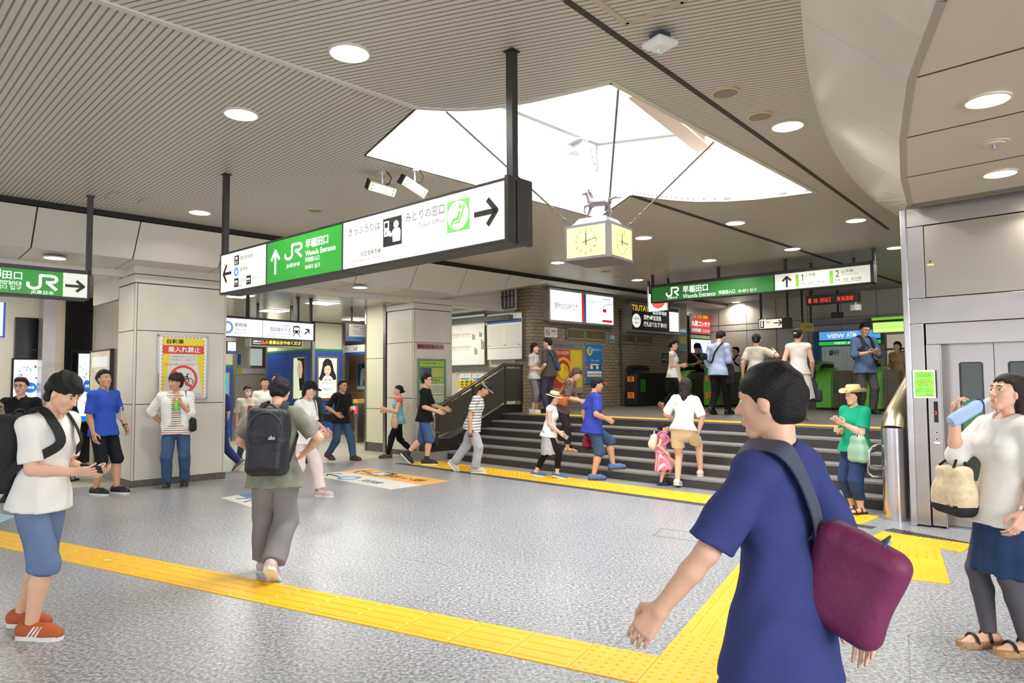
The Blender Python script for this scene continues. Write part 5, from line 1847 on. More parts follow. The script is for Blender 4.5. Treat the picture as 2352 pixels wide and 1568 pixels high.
# fare gates
def fare_gate(px, b_, label, dark=False, orange=True, length=1.75):
 r_ = (px - 1176) / F_PX
 p = W(-b_ * (1 - r_) / (1 + r_), b_)
 t = thing('fare_gate', label, 'ticket gate', (p.x, p.y, Z_LAND), R45, 'green fare gates on the landing')
 w = .16
 hgt = 1.0
 side = [(0.0, .06), (0.03, .02), (length - .03, .02), (length, .06), (length, .82), (length - .08, .93), (length - .3, .97), (.55, .97), (.30, .93), (.1, .86), (.02, .75)]
 hood = mat('gate_green', (92, 168, 58), .35)
 M_BODY = mat('gate_body_wood', (122, 112, 88), .45, noise=.12, nscale=5)
 M_GD = mat('gate_dark', (34, 34, 32), .35)
 b = MB()
 b.prism_xz([(.14, .04), (length - .05, .04), (length - .05, .84), (length - .2, .9), (.26, .9), (.14, .8)], -w, w)
 b.build('body', M_GD if dark else M_BODY, t, bevel=.01)
 n = MB()
 n.prism_xz([(0, .05), (.15, .05), (.15, .78), (.27, .9), (.5, .93), (.5, .965), (.25, .94), (.07, .85), (0, .7)], -w - .012, w + .012)
 n.build('end_shroud', M_GD if dark else hood, t, bevel=.012)
 a = MB()
 pts = [(.1, .86), (.05, .97), (.06, 1.03), (.14, 1.09), (.32, 1.12), (1.0, 1.10), (1.0, 1.04), (.4, 1.06), (.22, 1.02), (.17, .94), (.2, .88)]
 a.prism_xz(pts, w - .05, w + .02)
 a.build('arched_side', M_GD if dark else hood, t, bevel=.008)
 MB().box(.2, 1.05, w - .03, w, .92, 1.05).build('card_reader_panel', M_BLACK, t)
 MB().box(.02, length - .02, -w - .006, w + .006, 0, .045).build('plinth', M_BLACK, t)
 for x0 in (.22, length - .35):
  MB().box(x0, x0 + .22, -w - .006, -w, .38, .72).build('flap_cover', mat('gate_flap_green', (36, 104, 44), .4), t)
 j = MB()
 j.box(.16, length - .06, -w - .004, -w, .375, .381).box(.5, length - .4, -w - .004, -w, .6, .606).box(.5, .506, -w - .004, -w, .04, .84).box(length - .4, length - .394, -w - .004, -w, .04, .84)
 j.build('panel_joint', M_GD, t)
 if orange:
  for z0, z1, s in ((.66, .80, '専用'), (.22, .38, '出口')):
   o = MB().box(-.012, .0, -.1, .1, z0, z1).build('orange_plate', mat('gate_orange', (226, 128, 36), .45, emit=.1), t)
   me = text_mesh(s[0] + '\n' + s[1], .01)
   co = np.empty(len(me.vertices) * 3, np.float32)
   me.vertices.foreach_get('co', co)
   co = co.reshape(-1, 3)
   lo_, hi_ = co.min(0), co.max(0)
   out = np.zeros_like(co)
   out[:, 0] = -.0135
   out[:, 1] = .05 - (co[:, 0] - lo_[0]) / (hi_[0] - lo_[0]) * .1
   out[:, 2] = z0 + .01 + (co[:, 1] - lo_[1]) / (hi_[1] - lo_[1]) * (z1 - z0 - .02)
   me.vertices.foreach_set('co', out.ravel())
   me.materials.clear()
   me.materials.append(M_INK)
   l_ = bpy.data.objects.new('lettering', me)
   COL.objects.link(l_)
   l_.parent = o
 return t
fare_gate(1448, 15.35, 'dark fare gate with orange plates against the brick wall', dark=True)
fare_gate(1562, 16.2, 'green fare gate behind the woman in black trousers')
fare_gate(1628, 16.2, 'green fare gate left of the man in the pale blue shirt')
fare_gate(1712, 16.2, 'green fare gate just right of the man in the pale blue shirt')
fare_gate(1888, 16.2, 'large green-ended fare gate with brown side panel, left of the man with the phone', orange=False)
fare_gate(2000, 16.2, 'brown-sided fare gate right of the man with the phone', orange=False)
# things on the brick wall
def wall_sign(fr, name, label, pxl, pyt, pxr, pyb, depth, m_frame, m_face, edge=.05, cat='sign', group=None):
 x0, z1 = fr.px(pxl, pyt)
 _, z0 = fr.px(pxl, pyb)
 x1, _ = fr.px(pxr, pyb)
 t = thing(name, label, cat, fr.w(0, 0, 0), fr.rot, group)
 f = MB()
 f.box(x0, x1, -depth, 0, z0, z0 + edge).box(x0, x1, -depth, 0, z1 - edge, z1).box(x0, x0 + edge, -depth, 0, z0, z1).box(x1 - edge, x1, -depth, 0, z0, z1)
 f.box(x0 + .005, x1 - .005, -depth + .02, 0, z0 + .005, z1 - .005)
 f.build('frame', m_frame, t)
 MB().box(x0 + edge, x1 - edge, -depth + .004, -depth + .02, z0 + edge, z1 - edge).build('face', m_face, t)
 return t, (x0 + edge, x1 - edge, z0 + edge, z1 - edge, -depth + .002)
def TX(t, B, s, u0, u1, v0, v1, m, bold=0.0):
 x0, x1, z0, z1, y = B
 return text(s, x0 + (x1 - x0) * u0, x0 + (x1 - x0) * u1, z0 + (z1 - z0) * v0, z0 + (z1 - z0) * v1, y - .004, m, t, bold)
def BX(t, B, u0, u1, v0, v1, m, name='patch', dy=0.0):
 x0, x1, z0, z1, y = B
 return MB().box(x0 + (x1 - x0) * u0, x0 + (x1 - x0) * u1, y - .001 - dy, y + .002, z0 + (z1 - z0) * v0, z0 + (z1 - z0) * v1).build(name, m, t)
M_RED2 = mat('print_red', (214, 52, 52), .5, emit=.25)
M_BLU2 = mat('print_blue', (44, 92, 164), .5, emit=.2)
t, B = wall_sign(fbr, 'lightbox_sign', 'white lightbox with a red and blue stripe high on the brick wall', 1248, 661, 1399, 739, .18, M_ALU, mat('lightbox_white', (250, 255, 250), .4, emit=.95), .05)
TX(t, B, '野村の仲介', .06, .37, .37, .6, mat('print_grey', (96, 96, 92), .5))
TX(t, B, '+', .375, .41, .48, .6, mat('print_brown', (176, 90, 60), .5))
BX(t, B, .475, .51, 0, 1, M_RED2, 'stripe')
BX(t, B, .51, .545, 0, 1, M_BLU2, 'stripe')
TX(t, B, '不動産売買のご相談は', .58, .75, .86, .92, M_GREYTXT)
TX(t, B, '高田馬場センター', .58, .79, .68, .8, mat('print_olive', (128, 124, 90), .5))
TX(t, B, '0120-009-971', .58, .80, .34, .46, M_GREYTXT)
BX(t, B, .82, .96, .88, .91, mat('print_pale_blue', (150, 190, 236), .5, emit=.4), 'patch')
BX(t, B, .82, .88, .42, .54, M_RED2, 'patch')
BX(t, B, .81, .98, .06, .15, M_RED2, 'patch')
b = MB()
x0, x1, z0, z1, y = B
stroke2d(b, [(x0 + (x1 - x0) * u, z0 + (z1 - z0) * v) for u, v in ((.82, .6), (.88, .7), (.98, .74))], .02, y - .001, y + .001)
b.build('map_line', mat('print_pale_blue', (150, 190, 236), .5, emit=.4), t)
t, B = wall_sign(fbr, 'lightbox_sign', 'black lightbox with yellow shop lettering on the brick wall', 1439, 693, 1553, 761, .14, M_ALU, mat('lightbox_black', (22, 30, 26), .4), .05)
M_YL = mat('print_yellow_lit', (250, 204, 60), .5, emit=.6)
TX(t, B, 'TSUTAYA', .0, .40, .74, .97, M_YL, .02)
TX(t, B, '高田馬場店', .42, .72, .66, .82, M_LTXT, .02)
TX(t, B, '深夜4時迄営業', .23, .6, .42, .62, M_LTXT, .02)
TX(t, B, '改札出て右 徒歩3分', .23, .72, .16, .36, M_LTXT, .02)
x0, x1, z0, z1, y = B
MB().disc_xz(x0 + (x1 - x0) * .09, z0 + (z1 - z0) * .36, (x1 - x0) * .085, y - .001, y + .002, 28, (z1 - z0) * .27).build('disc', M_LTXT, t)
text('新規会員', x0 + (x1 - x0) * .04, x0 + (x1 - x0) * .14, z0 + (z1 - z0) * .4, z0 + (z1 - z0) * .48, y - .003, M_INK, t)
text('募集中!', x0 + (x1 - x0) * .045, x0 + (x1 - x0) * .135, z0 + (z1 - z0) * .24, z0 + (z1 - z0) * .32, y - .003, M_INK, t)
BX(t, B, .78, .99, .05, .85, mat('lightbox_white', (250, 255, 250), .4, emit=.95), 'white_panel')
M_SGN = mat('plate_white', (214, 212, 202), .5)
t, B = wall_sign(fbr, 'no_smoking_sign', 'white no-smoking plate on the bricks under the white lightbox', 1250, 751, 1279, 774, .02, M_SGN, M_SGN, .01)
x0, x1, z0, z1, y = B
cx, cz, r_ = x0 + (x1 - x0) * .22, (z0 + z1) / 2, (z1 - z0) * .33
MB().ring_xz(cx, cz, r_ * .82, r_, y - .002, y).build('ring', mat('print_dark_red', (186, 50, 56), .5), t)
b = MB()
stroke2d(b, [(cx - r_ * .65, cz + r_ * .65), (cx + r_ * .65, cz - r_ * .65)], r_ * .16, y - .003, y)
b.build('slash', mat('print_dark_red', (186, 50, 56), .5), t)
MB().box(cx - r_ * .55, cx + r_ * .5, y - .001, y, cz - r_ * .12, cz + r_ * .08).build('cigarette', M_INK, t)
TX(t, B, '禁 煙', .52, .9, .56, .76, M_INK, .01)
TX(t, B, 'No smoking', .48, .92, .24, .4, M_GREYTXT)
# ribbon windows in the brick
def wall_window(n, pxl, pyt, pxr, pyb, mid):
 x0, z1 = fbr.px(pxl, pyt)
 _, z0 = fbr.px(pxl, pyb)
 x1, _ = fbr.px(pxr, pyb)
 f = MB()
 for a, c in ((x0, x0 + .05), (x1 - .05, x1)):
  f.box(a, c, -.03, 0.01, z0, z1)
 xm = x0 + (x1 - x0) * mid
 f.box(xm - .03, xm + .03, -.03, .01, z0, z1).box(x0, x1, -.03, .01, z0, z0 + .05).box(x0, x1, -.03, .01, z1 - .05, z1)
 w = struct('window_%d' % n, f, mat('window_grey', (120, 114, 98), .5), loc=fbr.o, rot=fbr.rot)
 MB().box(x0, x1, -.012, -.004, z0, z1).build('window_pane', mat('window_film', (96, 90, 58), .12, noise=.35, nscale=2.5), w)
wall_window(3, 1299, 752, 1391, 779, .45)
wall_window(4, 1425, 765, 1498, 788, .46)
# black conduit on the bricks
x_, z1_ = fbr.px(1422, 716)
_, z0_ = fbr.px(1422, 905)
t = thing('wall_conduit', 'black vertical conduit pipe on the bricks between the two lightboxes', 'pipe', fbr.w(x_, 0, 0), fbr.rot)
MB().tube([(0, -.04, Z_LAND + .05), (0, -.04, z1_), (.06, 0, z1_ + .05)], .032, 8).build('pipe', M_CHAR, t)
b = MB()
for z in (1.4, 2.0, 2.5):
 b.box(-.06, .06, -.045, 0, z, z + .03)
b.build('clip', M_CHAR, t)
# posters along the brick wall
def poster(fr, label, pxl, pyt, pxr, pyb, bg, depth=.03, edge=.02, frame=None):
 return wall_sign(fr, 'poster', label, pxl, pyt, pxr, pyb, depth, frame or M_ALU, mat('poster_%d_%d_%d' % bg, bg, .4), edge, 'poster')
t, B = wall_sign(fbr, 'notice_board', 'grey framed notice board with an orange-red and a yellow poster on the brick wall', 1262, 783, 1337, 905, .05, mat('board_grey', (130, 128, 118), .5), mat('board_back', (150, 140, 110), .5), .03, 'notice board')
BX(t, B, 0, 1, .88, 1, mat('board_header', (118, 116, 108), .5), 'header')
TX(t, B, 'みどりの窓口・びゅうプラザ', .05, .7, .91, .97, M_INK)
BX(t, B, .02, .58, .1, .86, mat('poster_rust', (176, 66, 40), .4, noise=.3, nscale=6), 'poster_sheet')
TX(t, B, '夏の大記録', .1, .56, .76, .84, mat('poster_cream', (236, 220, 190), .5), .01)
x0, x1, z0, z1, y = B
MB().ring_xz(x0 + (x1 - x0) * .36, z0 + (z1 - z0) * .45, .25, .32, y - .003, y).build('poster_motif', mat('poster_gold', (222, 172, 70), .5), t)
MB().disc_xz(x0 + (x1 - x0) * .36, z0 + (z1 - z0) * .42, .2, y - .003, y).build('poster_motif', mat('poster_yellow', (230, 190, 40), .5, noise=.3, nscale=9), t)
BX(t, B, .6, .98, .1, .86, mat('poster_yellow2', (214, 186, 50), .4), 'poster_sheet')
t, B = poster(fbr, 'blue summer campaign poster on the bricks right of the notice board', 1343, 788, 1383, 881, (38, 112, 176))
M_PW = mat('print_white', (236, 240, 240), .5)
x0, x1, z0, z1, y = B
MB().disc_xz(x0 + (x1 - x0) * .22, z0 + (z1 - z0) * .82, (x1 - x0) * .16, y - .002, y, 20, (z1 - z0) * .11).build('disc', mat('print_lemon', (240, 214, 50), .5), t)
TX(t, B, '夏', .12, .34, .75, .9, M_BLU2, .02)
TX(t, B, 'キャンペーン', .38, .92, .82, .9, M_PW, .01)
TX(t, B, '7/1〜8/31', .3, .8, .55, .6, M_PW)
BX(t, B, .25, .78, .46, .49, M_PW)
BX(t, B, 0, 1, .36, .42, mat('print_lime', (150, 190, 70), .5))
for i, c_ in enumerate(((196, 50, 50), (236, 236, 230), (60, 60, 110), (236, 230, 200), (40, 50, 90))):
 BX(t, B, .08 + i * .18, .2 + i * .18, .36, .45, mat('print_c%d' % i, c_, .5), 'motif', .001)
BX(t, B, .05, .95, .24, .3, M_PW)
BX(t, B, .05, .95, .16, .22, mat('print_peach', (236, 210, 160), .5))
t, B = poster(fbr, 'small pale blue notice on the bricks above the summer poster', 1401, 769, 1411, 785, (170, 196, 210), .01, .005)
BX(t, B, .1, .9, .1, .4, M_BLU2)
t, B = poster(fbr, 'colourful map poster at the right end of the brick wall', 1557, 752, 1577, 805, (104, 150, 150), .02, .01)
BX(t, B, .1, .9, .3, .6, mat('print_mustard', (206, 180, 60), .6, noise=.4, nscale=12))
BX(t, B, .05, .95, .82, .95, mat('print_pale_blue', (150, 190, 236), .5))
t, B = poster(fbr, 'dark advert board low on the bricks behind the gates', 1516, 808, 1545, 836, (52, 54, 46), .02, .015)
TX(t, B, '大切な お知らせ', .1, .9, .6, .8, mat('print_lime', (150, 190, 70), .5))
TX(t, B, '携帯電話のご利用は', .1, .9, .3, .5, M_PW)
# adverts beyond the end of the bricks
fad = Frame(W(A_BR - .2, B_BR1), R45)
t, B = wall_sign(fad, 'advert_board', 'red contact lens shop advert beyond the end of the brick wall', 1583, 719, 1628, 765, .06, M_ALU, mat('advert_red', (196, 56, 56), .4, emit=.25), .01, 'advert')
TX(t, B, '丸尾コンタク', .02, .98, .36, .66, M_LTXT, .02)
for u in (.0, .29, .6):
 BX(t, B, u + .02, u + .27, .8, .96, M_PW if u == 0 else mat('print_lemon', (240, 214, 50), .5))
BX(t, B, .03, .5, .08, .26, M_PW)
TX(t, B, 'TEL.03-3208', .56, .98, .08, .24, M_PW, .01)
t, B = wall_sign(fad, 'advert_board', 'green glass board between the red advert and the lit white advert', 1583, 768, 1628, 776, .05, M_ALU, mat('glass_green', (150, 176, 130), .2), .01, 'advert')
t, B = wall_sign(fad, 'advert_board', 'lit white medicine advert behind the man in black polo at the gates', 1583, 778, 1633, 842, .06, M_ALU, mat('advert_white', (250, 252, 252), .4, emit=.7), .01, 'advert')
TX(t, B, 'こえ、のどに浅田', .04, .98, .8, .95, M_INK)
x0, x1, z0, z1, y = B
MB().disc_xz(x0 + (x1 - x0) * .42, z0 + (z1 - z0) * .45, .16, y - .002, y, 20, .3).build('motif', mat('advert_blue', (60, 100, 190), .5), t)
t, B = wall_sign(fad, 'advert_board', 'white and blue station board hanging beyond the red advert', 1633, 738, 1680, 778, .06, M_ALU, mat('board_white', (216, 216, 210), .4, emit=.1), .01, 'advert')
BX(t, B, 0, 1, 0, .42, mat('board_navy', (40, 50, 130), .4, emit=.1))
BX(t, B, 0, 1, .42, .47, mat('board_green', (50, 140, 90), .4))
TX(t, B, 'タワーと', .05, .3, .1, .3, M_PW)
# signs and shop front at the far end
fv = Frame(fvw.o - Vector((S2, S2, 0)) * .25, -R45)
t, B = wall_sign(fv, 'shop_sign', 'lit blue cash machine sign with white letters on the far wall', 1886, 762, 2030, 784, .2, mat('atm_blue_frame', (44, 92, 150), .4), mat('atm_blue', (90, 160, 226), .4, emit=.7), .02)
TX(t, B, 'VIEW', .13, .43, .2, .72, M_LTXT, .03)
TX(t, B, 'ATM', .46, .62, .25, .8, M_LTXT, .03)
t, B = wall_sign(fv, 'shop_sign', 'lit green strip sign directly under the blue cash machine sign', 1886, 785, 2030, 795, .2, mat('atm_green_frame', (30, 120, 60), .4), mat('atm_green', (40, 190, 80), .4, emit=.6), .012)
TX(t, B, 'VIEW ALTTE', .25, .72, .2, .8, M_LTXT, .02)
t, B = wall_sign(fv, 'shop_sign', 'lit lime green sign at the far right beside the lift edge', 2010, 741, 2092, 767, .25, mat('lime_frame', (110, 170, 50), .4), mat('lime_lit', (196, 240, 130), .4, emit=.75), .02)
BX(t, B, 0, 1, .16, .3, mat('lime_lit2', (226, 248, 120), .4, emit=.9))
t, B = wall_sign(fv, 'shop_sign', 'thin lime strip light above the lime green sign', 2010, 731, 2092, 738, .3, mat('lime_frame', (110, 170, 50), .4), mat('lime_lit3', (140, 200, 70), .4, emit=.5), .005)
cm = thing('cash_machine_bay', 'pale cash machine bay with bank lettering under the blue sign', 'cash machine', fv.o, fv.rot)
x0, z1 = fv.px(1880, 797)
x1, _ = fv.px(1990, 797)
MB().box(x0, x1, .0, .12, Z_LAND, z1).build('back_panel', mat('bay_pale', (176, 186, 182), .4, emit=.12), cm)
for xa in (1893, 1945, 1985):
 xx = fv.px(xa, 850)[0]
 MB().box(xx - .02, xx + .02, -.02, 0, Z_LAND, z1).build('bay_post', M_ALU, cm)
text_px(fv, '銀行', 1904, 804, 1928, 817, -.01, M_INK, cm, .02)
xx, zz = fv.px(1874, 797)
MB().box(xx, xx + .16, -.04, .12, Z_LAND, zz).build('side_banner', mat('banner_teal', (60, 130, 150), .4), cm)
text_px(fv, 'ご\n利\n用', 1873, 800, 1879, 836, -.045, M_PW, cm)
bx0, bz1 = fv.px(1868, 762)
MB().box(bx0, bx0 + .18, -.05, .1, Z_LAND, bz1).build('blue_pier', mat('pier_blue', (48, 92, 140), .4), cm)
sf_ = thing('glazed_shop', 'pale glazed shop front below the lime sign at the far right', 'shop', fv.o, fv.rot)
x0, z1 = fv.px(2030, 769)
MB().box(x0, x0 + 3.5, 0, .1, Z_LAND, z1).build('glazing', mat('shop_glow', (226, 208, 190), .3, emit=.25), sf_)
b = MB()
for k in range(4):
 b.box(x0 + k * .75, x0 + k * .75 + .07, -.03, 0, Z_LAND, z1)
b.box(x0, x0 + 3.5, -.03, 0, z1 - .42, z1 - .36)
b.build('mullion', M_GREY_PL, sf_)
MB().box(x0 + .3, x0 + .62, -.02, 0, 1.5, 2.3).build('poster_sheet', mat('poster_violet', (92, 90, 150), .5), sf_)
# change machine sign and small yellow sign
fch = Frame(W(-8.6, 15.8), -R45)
t = thing('hanging_sign', 'small lit white hanging sign with a pictogram and a right arrow', 'sign', fch.o, fch.rot)
xl, zt = fch.px(1744, 733)
xr, zb = fch.px(1796, 752)
zb = fch.px(1744, 757)[1]
MB().box(xl - .02, xr + .16, 0, .2, zb, zt).build('frame', M_CHAR, t)
MB().box(xl, xr, -.006, 0, zb + .02, zt - .02).build('lit_panel', mat('lit_warm', (250, 246, 224), .4, emit=.6), t)
box_px(fch, t, 1746.5, 737, 1755.5, 753.5, M_INK, y0=-.009, y1=-.006)
MB().disc_xz(xl + .07, zb + .22, .025, -.012, -.009, 12).disc_xz(xl + .14, zb + .22, .025, -.012, -.009, 12).box(xl + .05, xl + .09, -.012, -.009, zb + .06, zb + .19).box(xl + .12, xl + .16, -.012, -.009, zb + .06, zb + .19).build('pictogram', M_LTXT, t)
text_px(fch, '精算機', 1757, 737, 1769, 743, -.008, M_GREYTXT, t)
cx, cz = fch.px(1787, 741)
arrow(cx, cz, .2, .17, 0, -.007, M_G2, t, .15)
pole_with_flange(t, xl + .0, .1, zt, Z_CEIL, .02, M_CHAR)
pole_with_flange(t, xr + .1, .1, zt, Z_CEIL, .02, M_CHAR)
fye = Frame(W(-8.3, 17.5), R45 * .6)
t = thing('hanging_sign', 'small yellow hanging sign left of the blue cash machine sign', 'sign', fye.o, fye.rot)
xl, zt = fye.px(1843, 741)
xr, zb = fye.px(1869, 761)
MB().box(xl, xr, 0, .08, zb, zt).build('board', mat('sign_mustard', (176, 168, 60), .5, emit=.1), t)
text_px(fye, '携帯電話', 1849, 746, 1866, 753, -.004, mat('print_brown', (176, 90, 60), .5), t)
pole_with_flange(t, xl + .05, .04, zt, Z_CEIL, .02, M_CHAR)
pole_with_flange(t, xr - .05, .04, zt, Z_CEIL, .02, M_CHAR)
p = at_y(1925, 722, 19.0)
t = thing('security_camera', 'dark security camera under the far ceiling above the blue sign', 'camera', (p.x, p.y, Z_CEIL), .4)
MB().box(-.18, .12, -.08, .08, p.z - Z_CEIL - .1, p.z - Z_CEIL + .06).build('housing', mat('camera_olive', (70, 70, 60), .5), t, bevel=.01)
MB().box(-.02, .02, -.02, .02, p.z - Z_CEIL + .06, 0).build('stalk', M_CHAR, t)
# ticket wall: fare maps, machines
t, B = wall_sign(Frame(ftk.w(0, -.06, 0), ftk.rot), 'fare_map', 'large white railway fare map over the ticket machines, beside the second pillar', 985, 733, 1117, 842, .05, M_STEEL_D, mat('fare_map_white', (226, 228, 216), .3, emit=.18), .02, 'map')
BX(t, B, 0, 1, .87, .96, mat('map_navy', (50, 88, 150), .4, emit=.1), 'header')
TX(t, B, 'Railway Fare Table', .32, .5, .895, .935, M_PW)
x0, x1, z0, z1, y = B
rng = random.Random(4)
b, b2, b3 = MB(), MB(), MB()
for r_ in (.62, .36):
 for i in range(16):
  u = .38 + i * .025
  x = x0 + (x1 - x0) * u
  zc = z0 + (z1 - z0) * (r_ + (.12 if i == 9 and r_ > .5 else 0))
  (b if r_ > .5 else b2).box(x - .006, x + .006, y - .001, y, zc, zc + .04)
  b2.box(x - .004, x + .004, y - .001, y, zc - .08, zc - .02)
 b.box(x0 + (x1 - x0) * .36, x0 + (x1 - x0) * .78, y - .001, y, z0 + (z1 - z0) * r_ - .004, z0 + (z1 - z0) * r_ + .004)
b.build('map_line', mat('map_red', (206, 96, 80), .5), t)
b2.build('map_line', mat('map_grey', (150, 150, 140), .5), t)
for u, v, h in ((.80, .5, .12), (.84, .2, .14), (.92, .55, .1), (.95, .3, .2)):
 BX(t, B, u, u + .015, v, v + h, mat('map_red', (206, 96, 80), .5), 'map_mark')
 BX(t, B, u + .025, u + .04, v, v + h * .8, mat('map_navy', (50, 88, 150), .4), 'map_mark')
stk = MB()
stroke2d(stk, [(x0 + (x1 - x0) * u, z0 + (z1 - z0) * v) for u, v in ((.28, .7), (.32, .6), (.36, .62))], .012, y - .001, y)
stroke2d(stk, [(x0 + (x1 - x0) * u, z0 + (z1 - z0) * v) for u, v in ((.28, .2), (.34, .36), (.34, .55))], .012, y - .001, y)
stk.build('map_line', mat('map_green', (90, 160, 90), .5), t)
t, B = wall_sign(Frame(ftk.w(0, -.06, 0), ftk.rot), 'fare_table', 'white timetable board with red rows between the fare map and the brick corner', 1121, 724, 1203, 828, .05, M_STEEL_D, mat('fare_map_white', (226, 228, 216), .3, emit=.18), .02, 'map')
BX(t, B, 0, 1, .80, .88, mat('map_navy', (50, 88, 150), .4, emit=.1), 'header')
b = MB()
x0, x1, z0, z1, y = B
for i in range(13):
 z = z0 + (z1 - z0) * (.3 + i * .036)
 for u in (.03, .52):
  b.box(x0 + (x1 - x0) * u, x0 + (x1 - x0) * (u + .44), y - .001, y, z, z + .008)
b.build('table_row', mat('map_pink', (222, 190, 170), .5), t)
BX(t, B, 0, 1, .245, .255, M_GREY_PL, 'rule')
for u in (.03, .5, .9):
 BX(t, B, u, u + .06, .3, .32, mat('map_red', (206, 96, 80), .5), 'map_mark')
def ticket_machine(pxl, label, n):
 fr = Frame(ftk.w(0, -.02, 0), ftk.rot)
 x0, z1 = fr.px(pxl, 860)
 w = .43
 z_top, z_y1, z_y0 = fr.px(pxl, 859)[1], fr.px(pxl, 873)[1], fr.px(pxl, 888)[1]
 t = thing('ticket_machine', label, 'ticket machine', fr.w(x0, 0, 0), fr.rot, 'yellow ticket machines')
 MB().box(0, w, -.05, .02, z_y1, z_top).build('header_panel', mat('machine_white', (232, 232, 222), .4, emit=.1), t)
 text(str(n) + ' きっぷ・定期券・チャージ', .04, w - .05, z_y1 + .09, z_y1 + .14, -.052, M_BLU2, t)
 for k in range(5):
  MB().box(.04 + k * .07, .1 + k * .07, -.052, -.05, z_y1 + .02, z_y1 + .055).build('service_mark', M_BLU2, t)
 MB().box(0, w, -.06, .02, z_y0, z_y1).build('yellow_panel', mat('machine_yellow', (236, 202, 28), .4), t)
 for u, v in ((.1, .6), (.3, .6), (.1, .2), (.3, .2)):
  MB().box(u * .8, u * .8 + .08, -.063, -.06, z_y0 + (z_y1 - z_y0) * v, z_y0 + (z_y1 - z_y0) * (v + .25)).build('print_block', M_G2, t)
 MB().box(.25, .36, -.064, -.06, z_y1 - .06, z_y1 - .01).build('lamp_window', mat('lamp_green', (40, 110, 70), .4, emit=.2), t)
 b = MB()
 b.hexa([(0, -.44, .86), (w, -.44, .86), (w, 0, .86), (0, 0, .86)], [(0, -.40, .98), (w, -.40, .98), (w, 0, z_y0), (0, 0, z_y0)])
 b.build('console', mat('machine_cream', (226, 220, 180), .4), t)
 b = MB()
 d = Vector((0, .40, z_y0 - .98)).normalized()
 nn = Vector((0, -d.z, d.y))
 def pt(u, s, o_): return Vector((u, -.40, .98)) + d * s + nn * o_
 b.hexa([pt(.14, .07, .002), pt(.36, .07, .002), pt(.36, .32, .002), pt(.14, .32, .002)], [pt(.14, .07, .01), pt(.36, .07, .01), pt(.36, .32, .01), pt(.14, .32, .01)])
 b.build('screen', mat('machine_screen', (96, 98, 92), .15), t)
 b = MB()
 for u0, u1 in ((.02, .12), (.38, .42)):
  b.hexa([pt(u0, .02, .001), pt(u1, .02, .001), pt(u1, .42, .001), pt(u0, .42, .001)], [pt(u0, .02, .006), pt(u1, .02, .006), pt(u1, .42, .006), pt(u0, .42, .006)])
 b.build('yellow_edge', mat('machine_yellow', (236, 202, 28), .4), t)
ticket_machine(1000, 'yellow ticket machine half hidden by the second pillar', 5)
ticket_machine(1059, 'yellow ticket machine with a dark screen in the middle of the bank', 4)
ticket_machine(1088, 'yellow ticket machine behind the stair railing', 3)
fr = Frame(ftk.w(0, -.005, 0), ftk.rot)
for lab, (a, b_, c, d), bg in (('small white notice on the panel wall above the middle ticket machine', (1079, 841, 1097, 858), (226, 222, 206)), ('tiny pale green notice left above the ticket machines', (1047, 847, 1055, 861), (206, 214, 200)),
        ('white notice with a yellow chart and red strip near the brick corner', (1127, 840, 1145, 858), (230, 222, 190)), ('yellow notice strip at the top right near the brick corner', (1168, 833, 1194, 839), (236, 222, 60))):
 t, B = poster(fr, lab, a, b_, c, d, bg, .01, .004, M_SGN)
 BX(t, B, .15, .85, .1, .2, mat('map_red', (206, 96, 80), .5), 'print_block')
 BX(t, B, .2, .8, .5, .62, M_GREYTXT, 'print_block')
t, B = wall_sign(Frame(ftk.w(0, -.01, 0), ftk.rot), 'no_smoking_sign', 'grey no-smoking plate low beside the stair railing at the brick corner', 1186, 852, 1203, 875, .02, M_SGN, M_SGN, .008)
x0, x1, z0, z1, y = B
MB().ring_xz(x0 + (x1 - x0) * .35, (z0 + z1) / 2, .07, .09, y - .002, y).build('ring', mat('print_dark_red', (186, 50, 56), .5), t)
b = MB()
stroke2d(b, [(x0 + (x1 - x0) * .35 - .06, (z0 + z1) / 2 + .06), (x0 + (x1 - x0) * .35 + .06, (z0 + z1) / 2 - .06)], .016, y - .003, y)
b.build('slash', mat('print_dark_red', (186, 50, 56), .5), t)
# pillar notices
fp1 = Frame(W(PIL1_A, PIL1_B), R45)
t, B = wall_sign(fp1, 'framed_notice', 'yellow and red no-bicycles notice in a silver frame on the first white pillar', 361, 768, 474, 918, .045, M_ALU, M_WHITE, .03, 'notice')
x0, x1, z0, z1, y = B
w_, h_ = x1 - x0, z1 - z0
M_NY, M_NR = mat('notice_yellow', (226, 206, 44), .45), mat('notice_red_band', (204, 72, 66), .45)
M_NW = mat('notice_paper', (216, 212, 208), .5)
BX(t, B, .06, .94, .86, .98, M_NY, 'band')
BX(t, B, .06, .94, .72, .86, M_NR, 'band')
BX(t, B, .06, .94, .02, .72, M_NW, 'paper')
for s in (0, 1):
 p_ = [(.06, .72), (.22, .72), (.075, .02), (.06, .02)]
 MB().prism_xz([(x0 + w_ * (u if s == 0 else 1 - u), z0 + h_ * v) for u, v in p_], y - .003, y).build('side_wedge', M_NY, t)
TX(t, B, '自転車', .14, .5, .885, .965, M_INK, .02)
TX(t, B, '乗入れ禁止', .17, .86, .745, .84, M_WHITE, .02)
TX(t, B, '駅構内は多くの方が', .25, .75, .655, .695, M_GREYTXT)
TX(t, B, 'ご利用される場所です', .22, .78, .60, .64, M_GREYTXT)
TX(t, B, '自転車の乗入れはおやめ下さい', .09, .91, .525, .57, mat('notice_pink', (222, 120, 100), .5))
TX(t, B, '高田馬場駅', .7, .9, .04, .065, M_GREYTXT)
b = MB()
n = 11
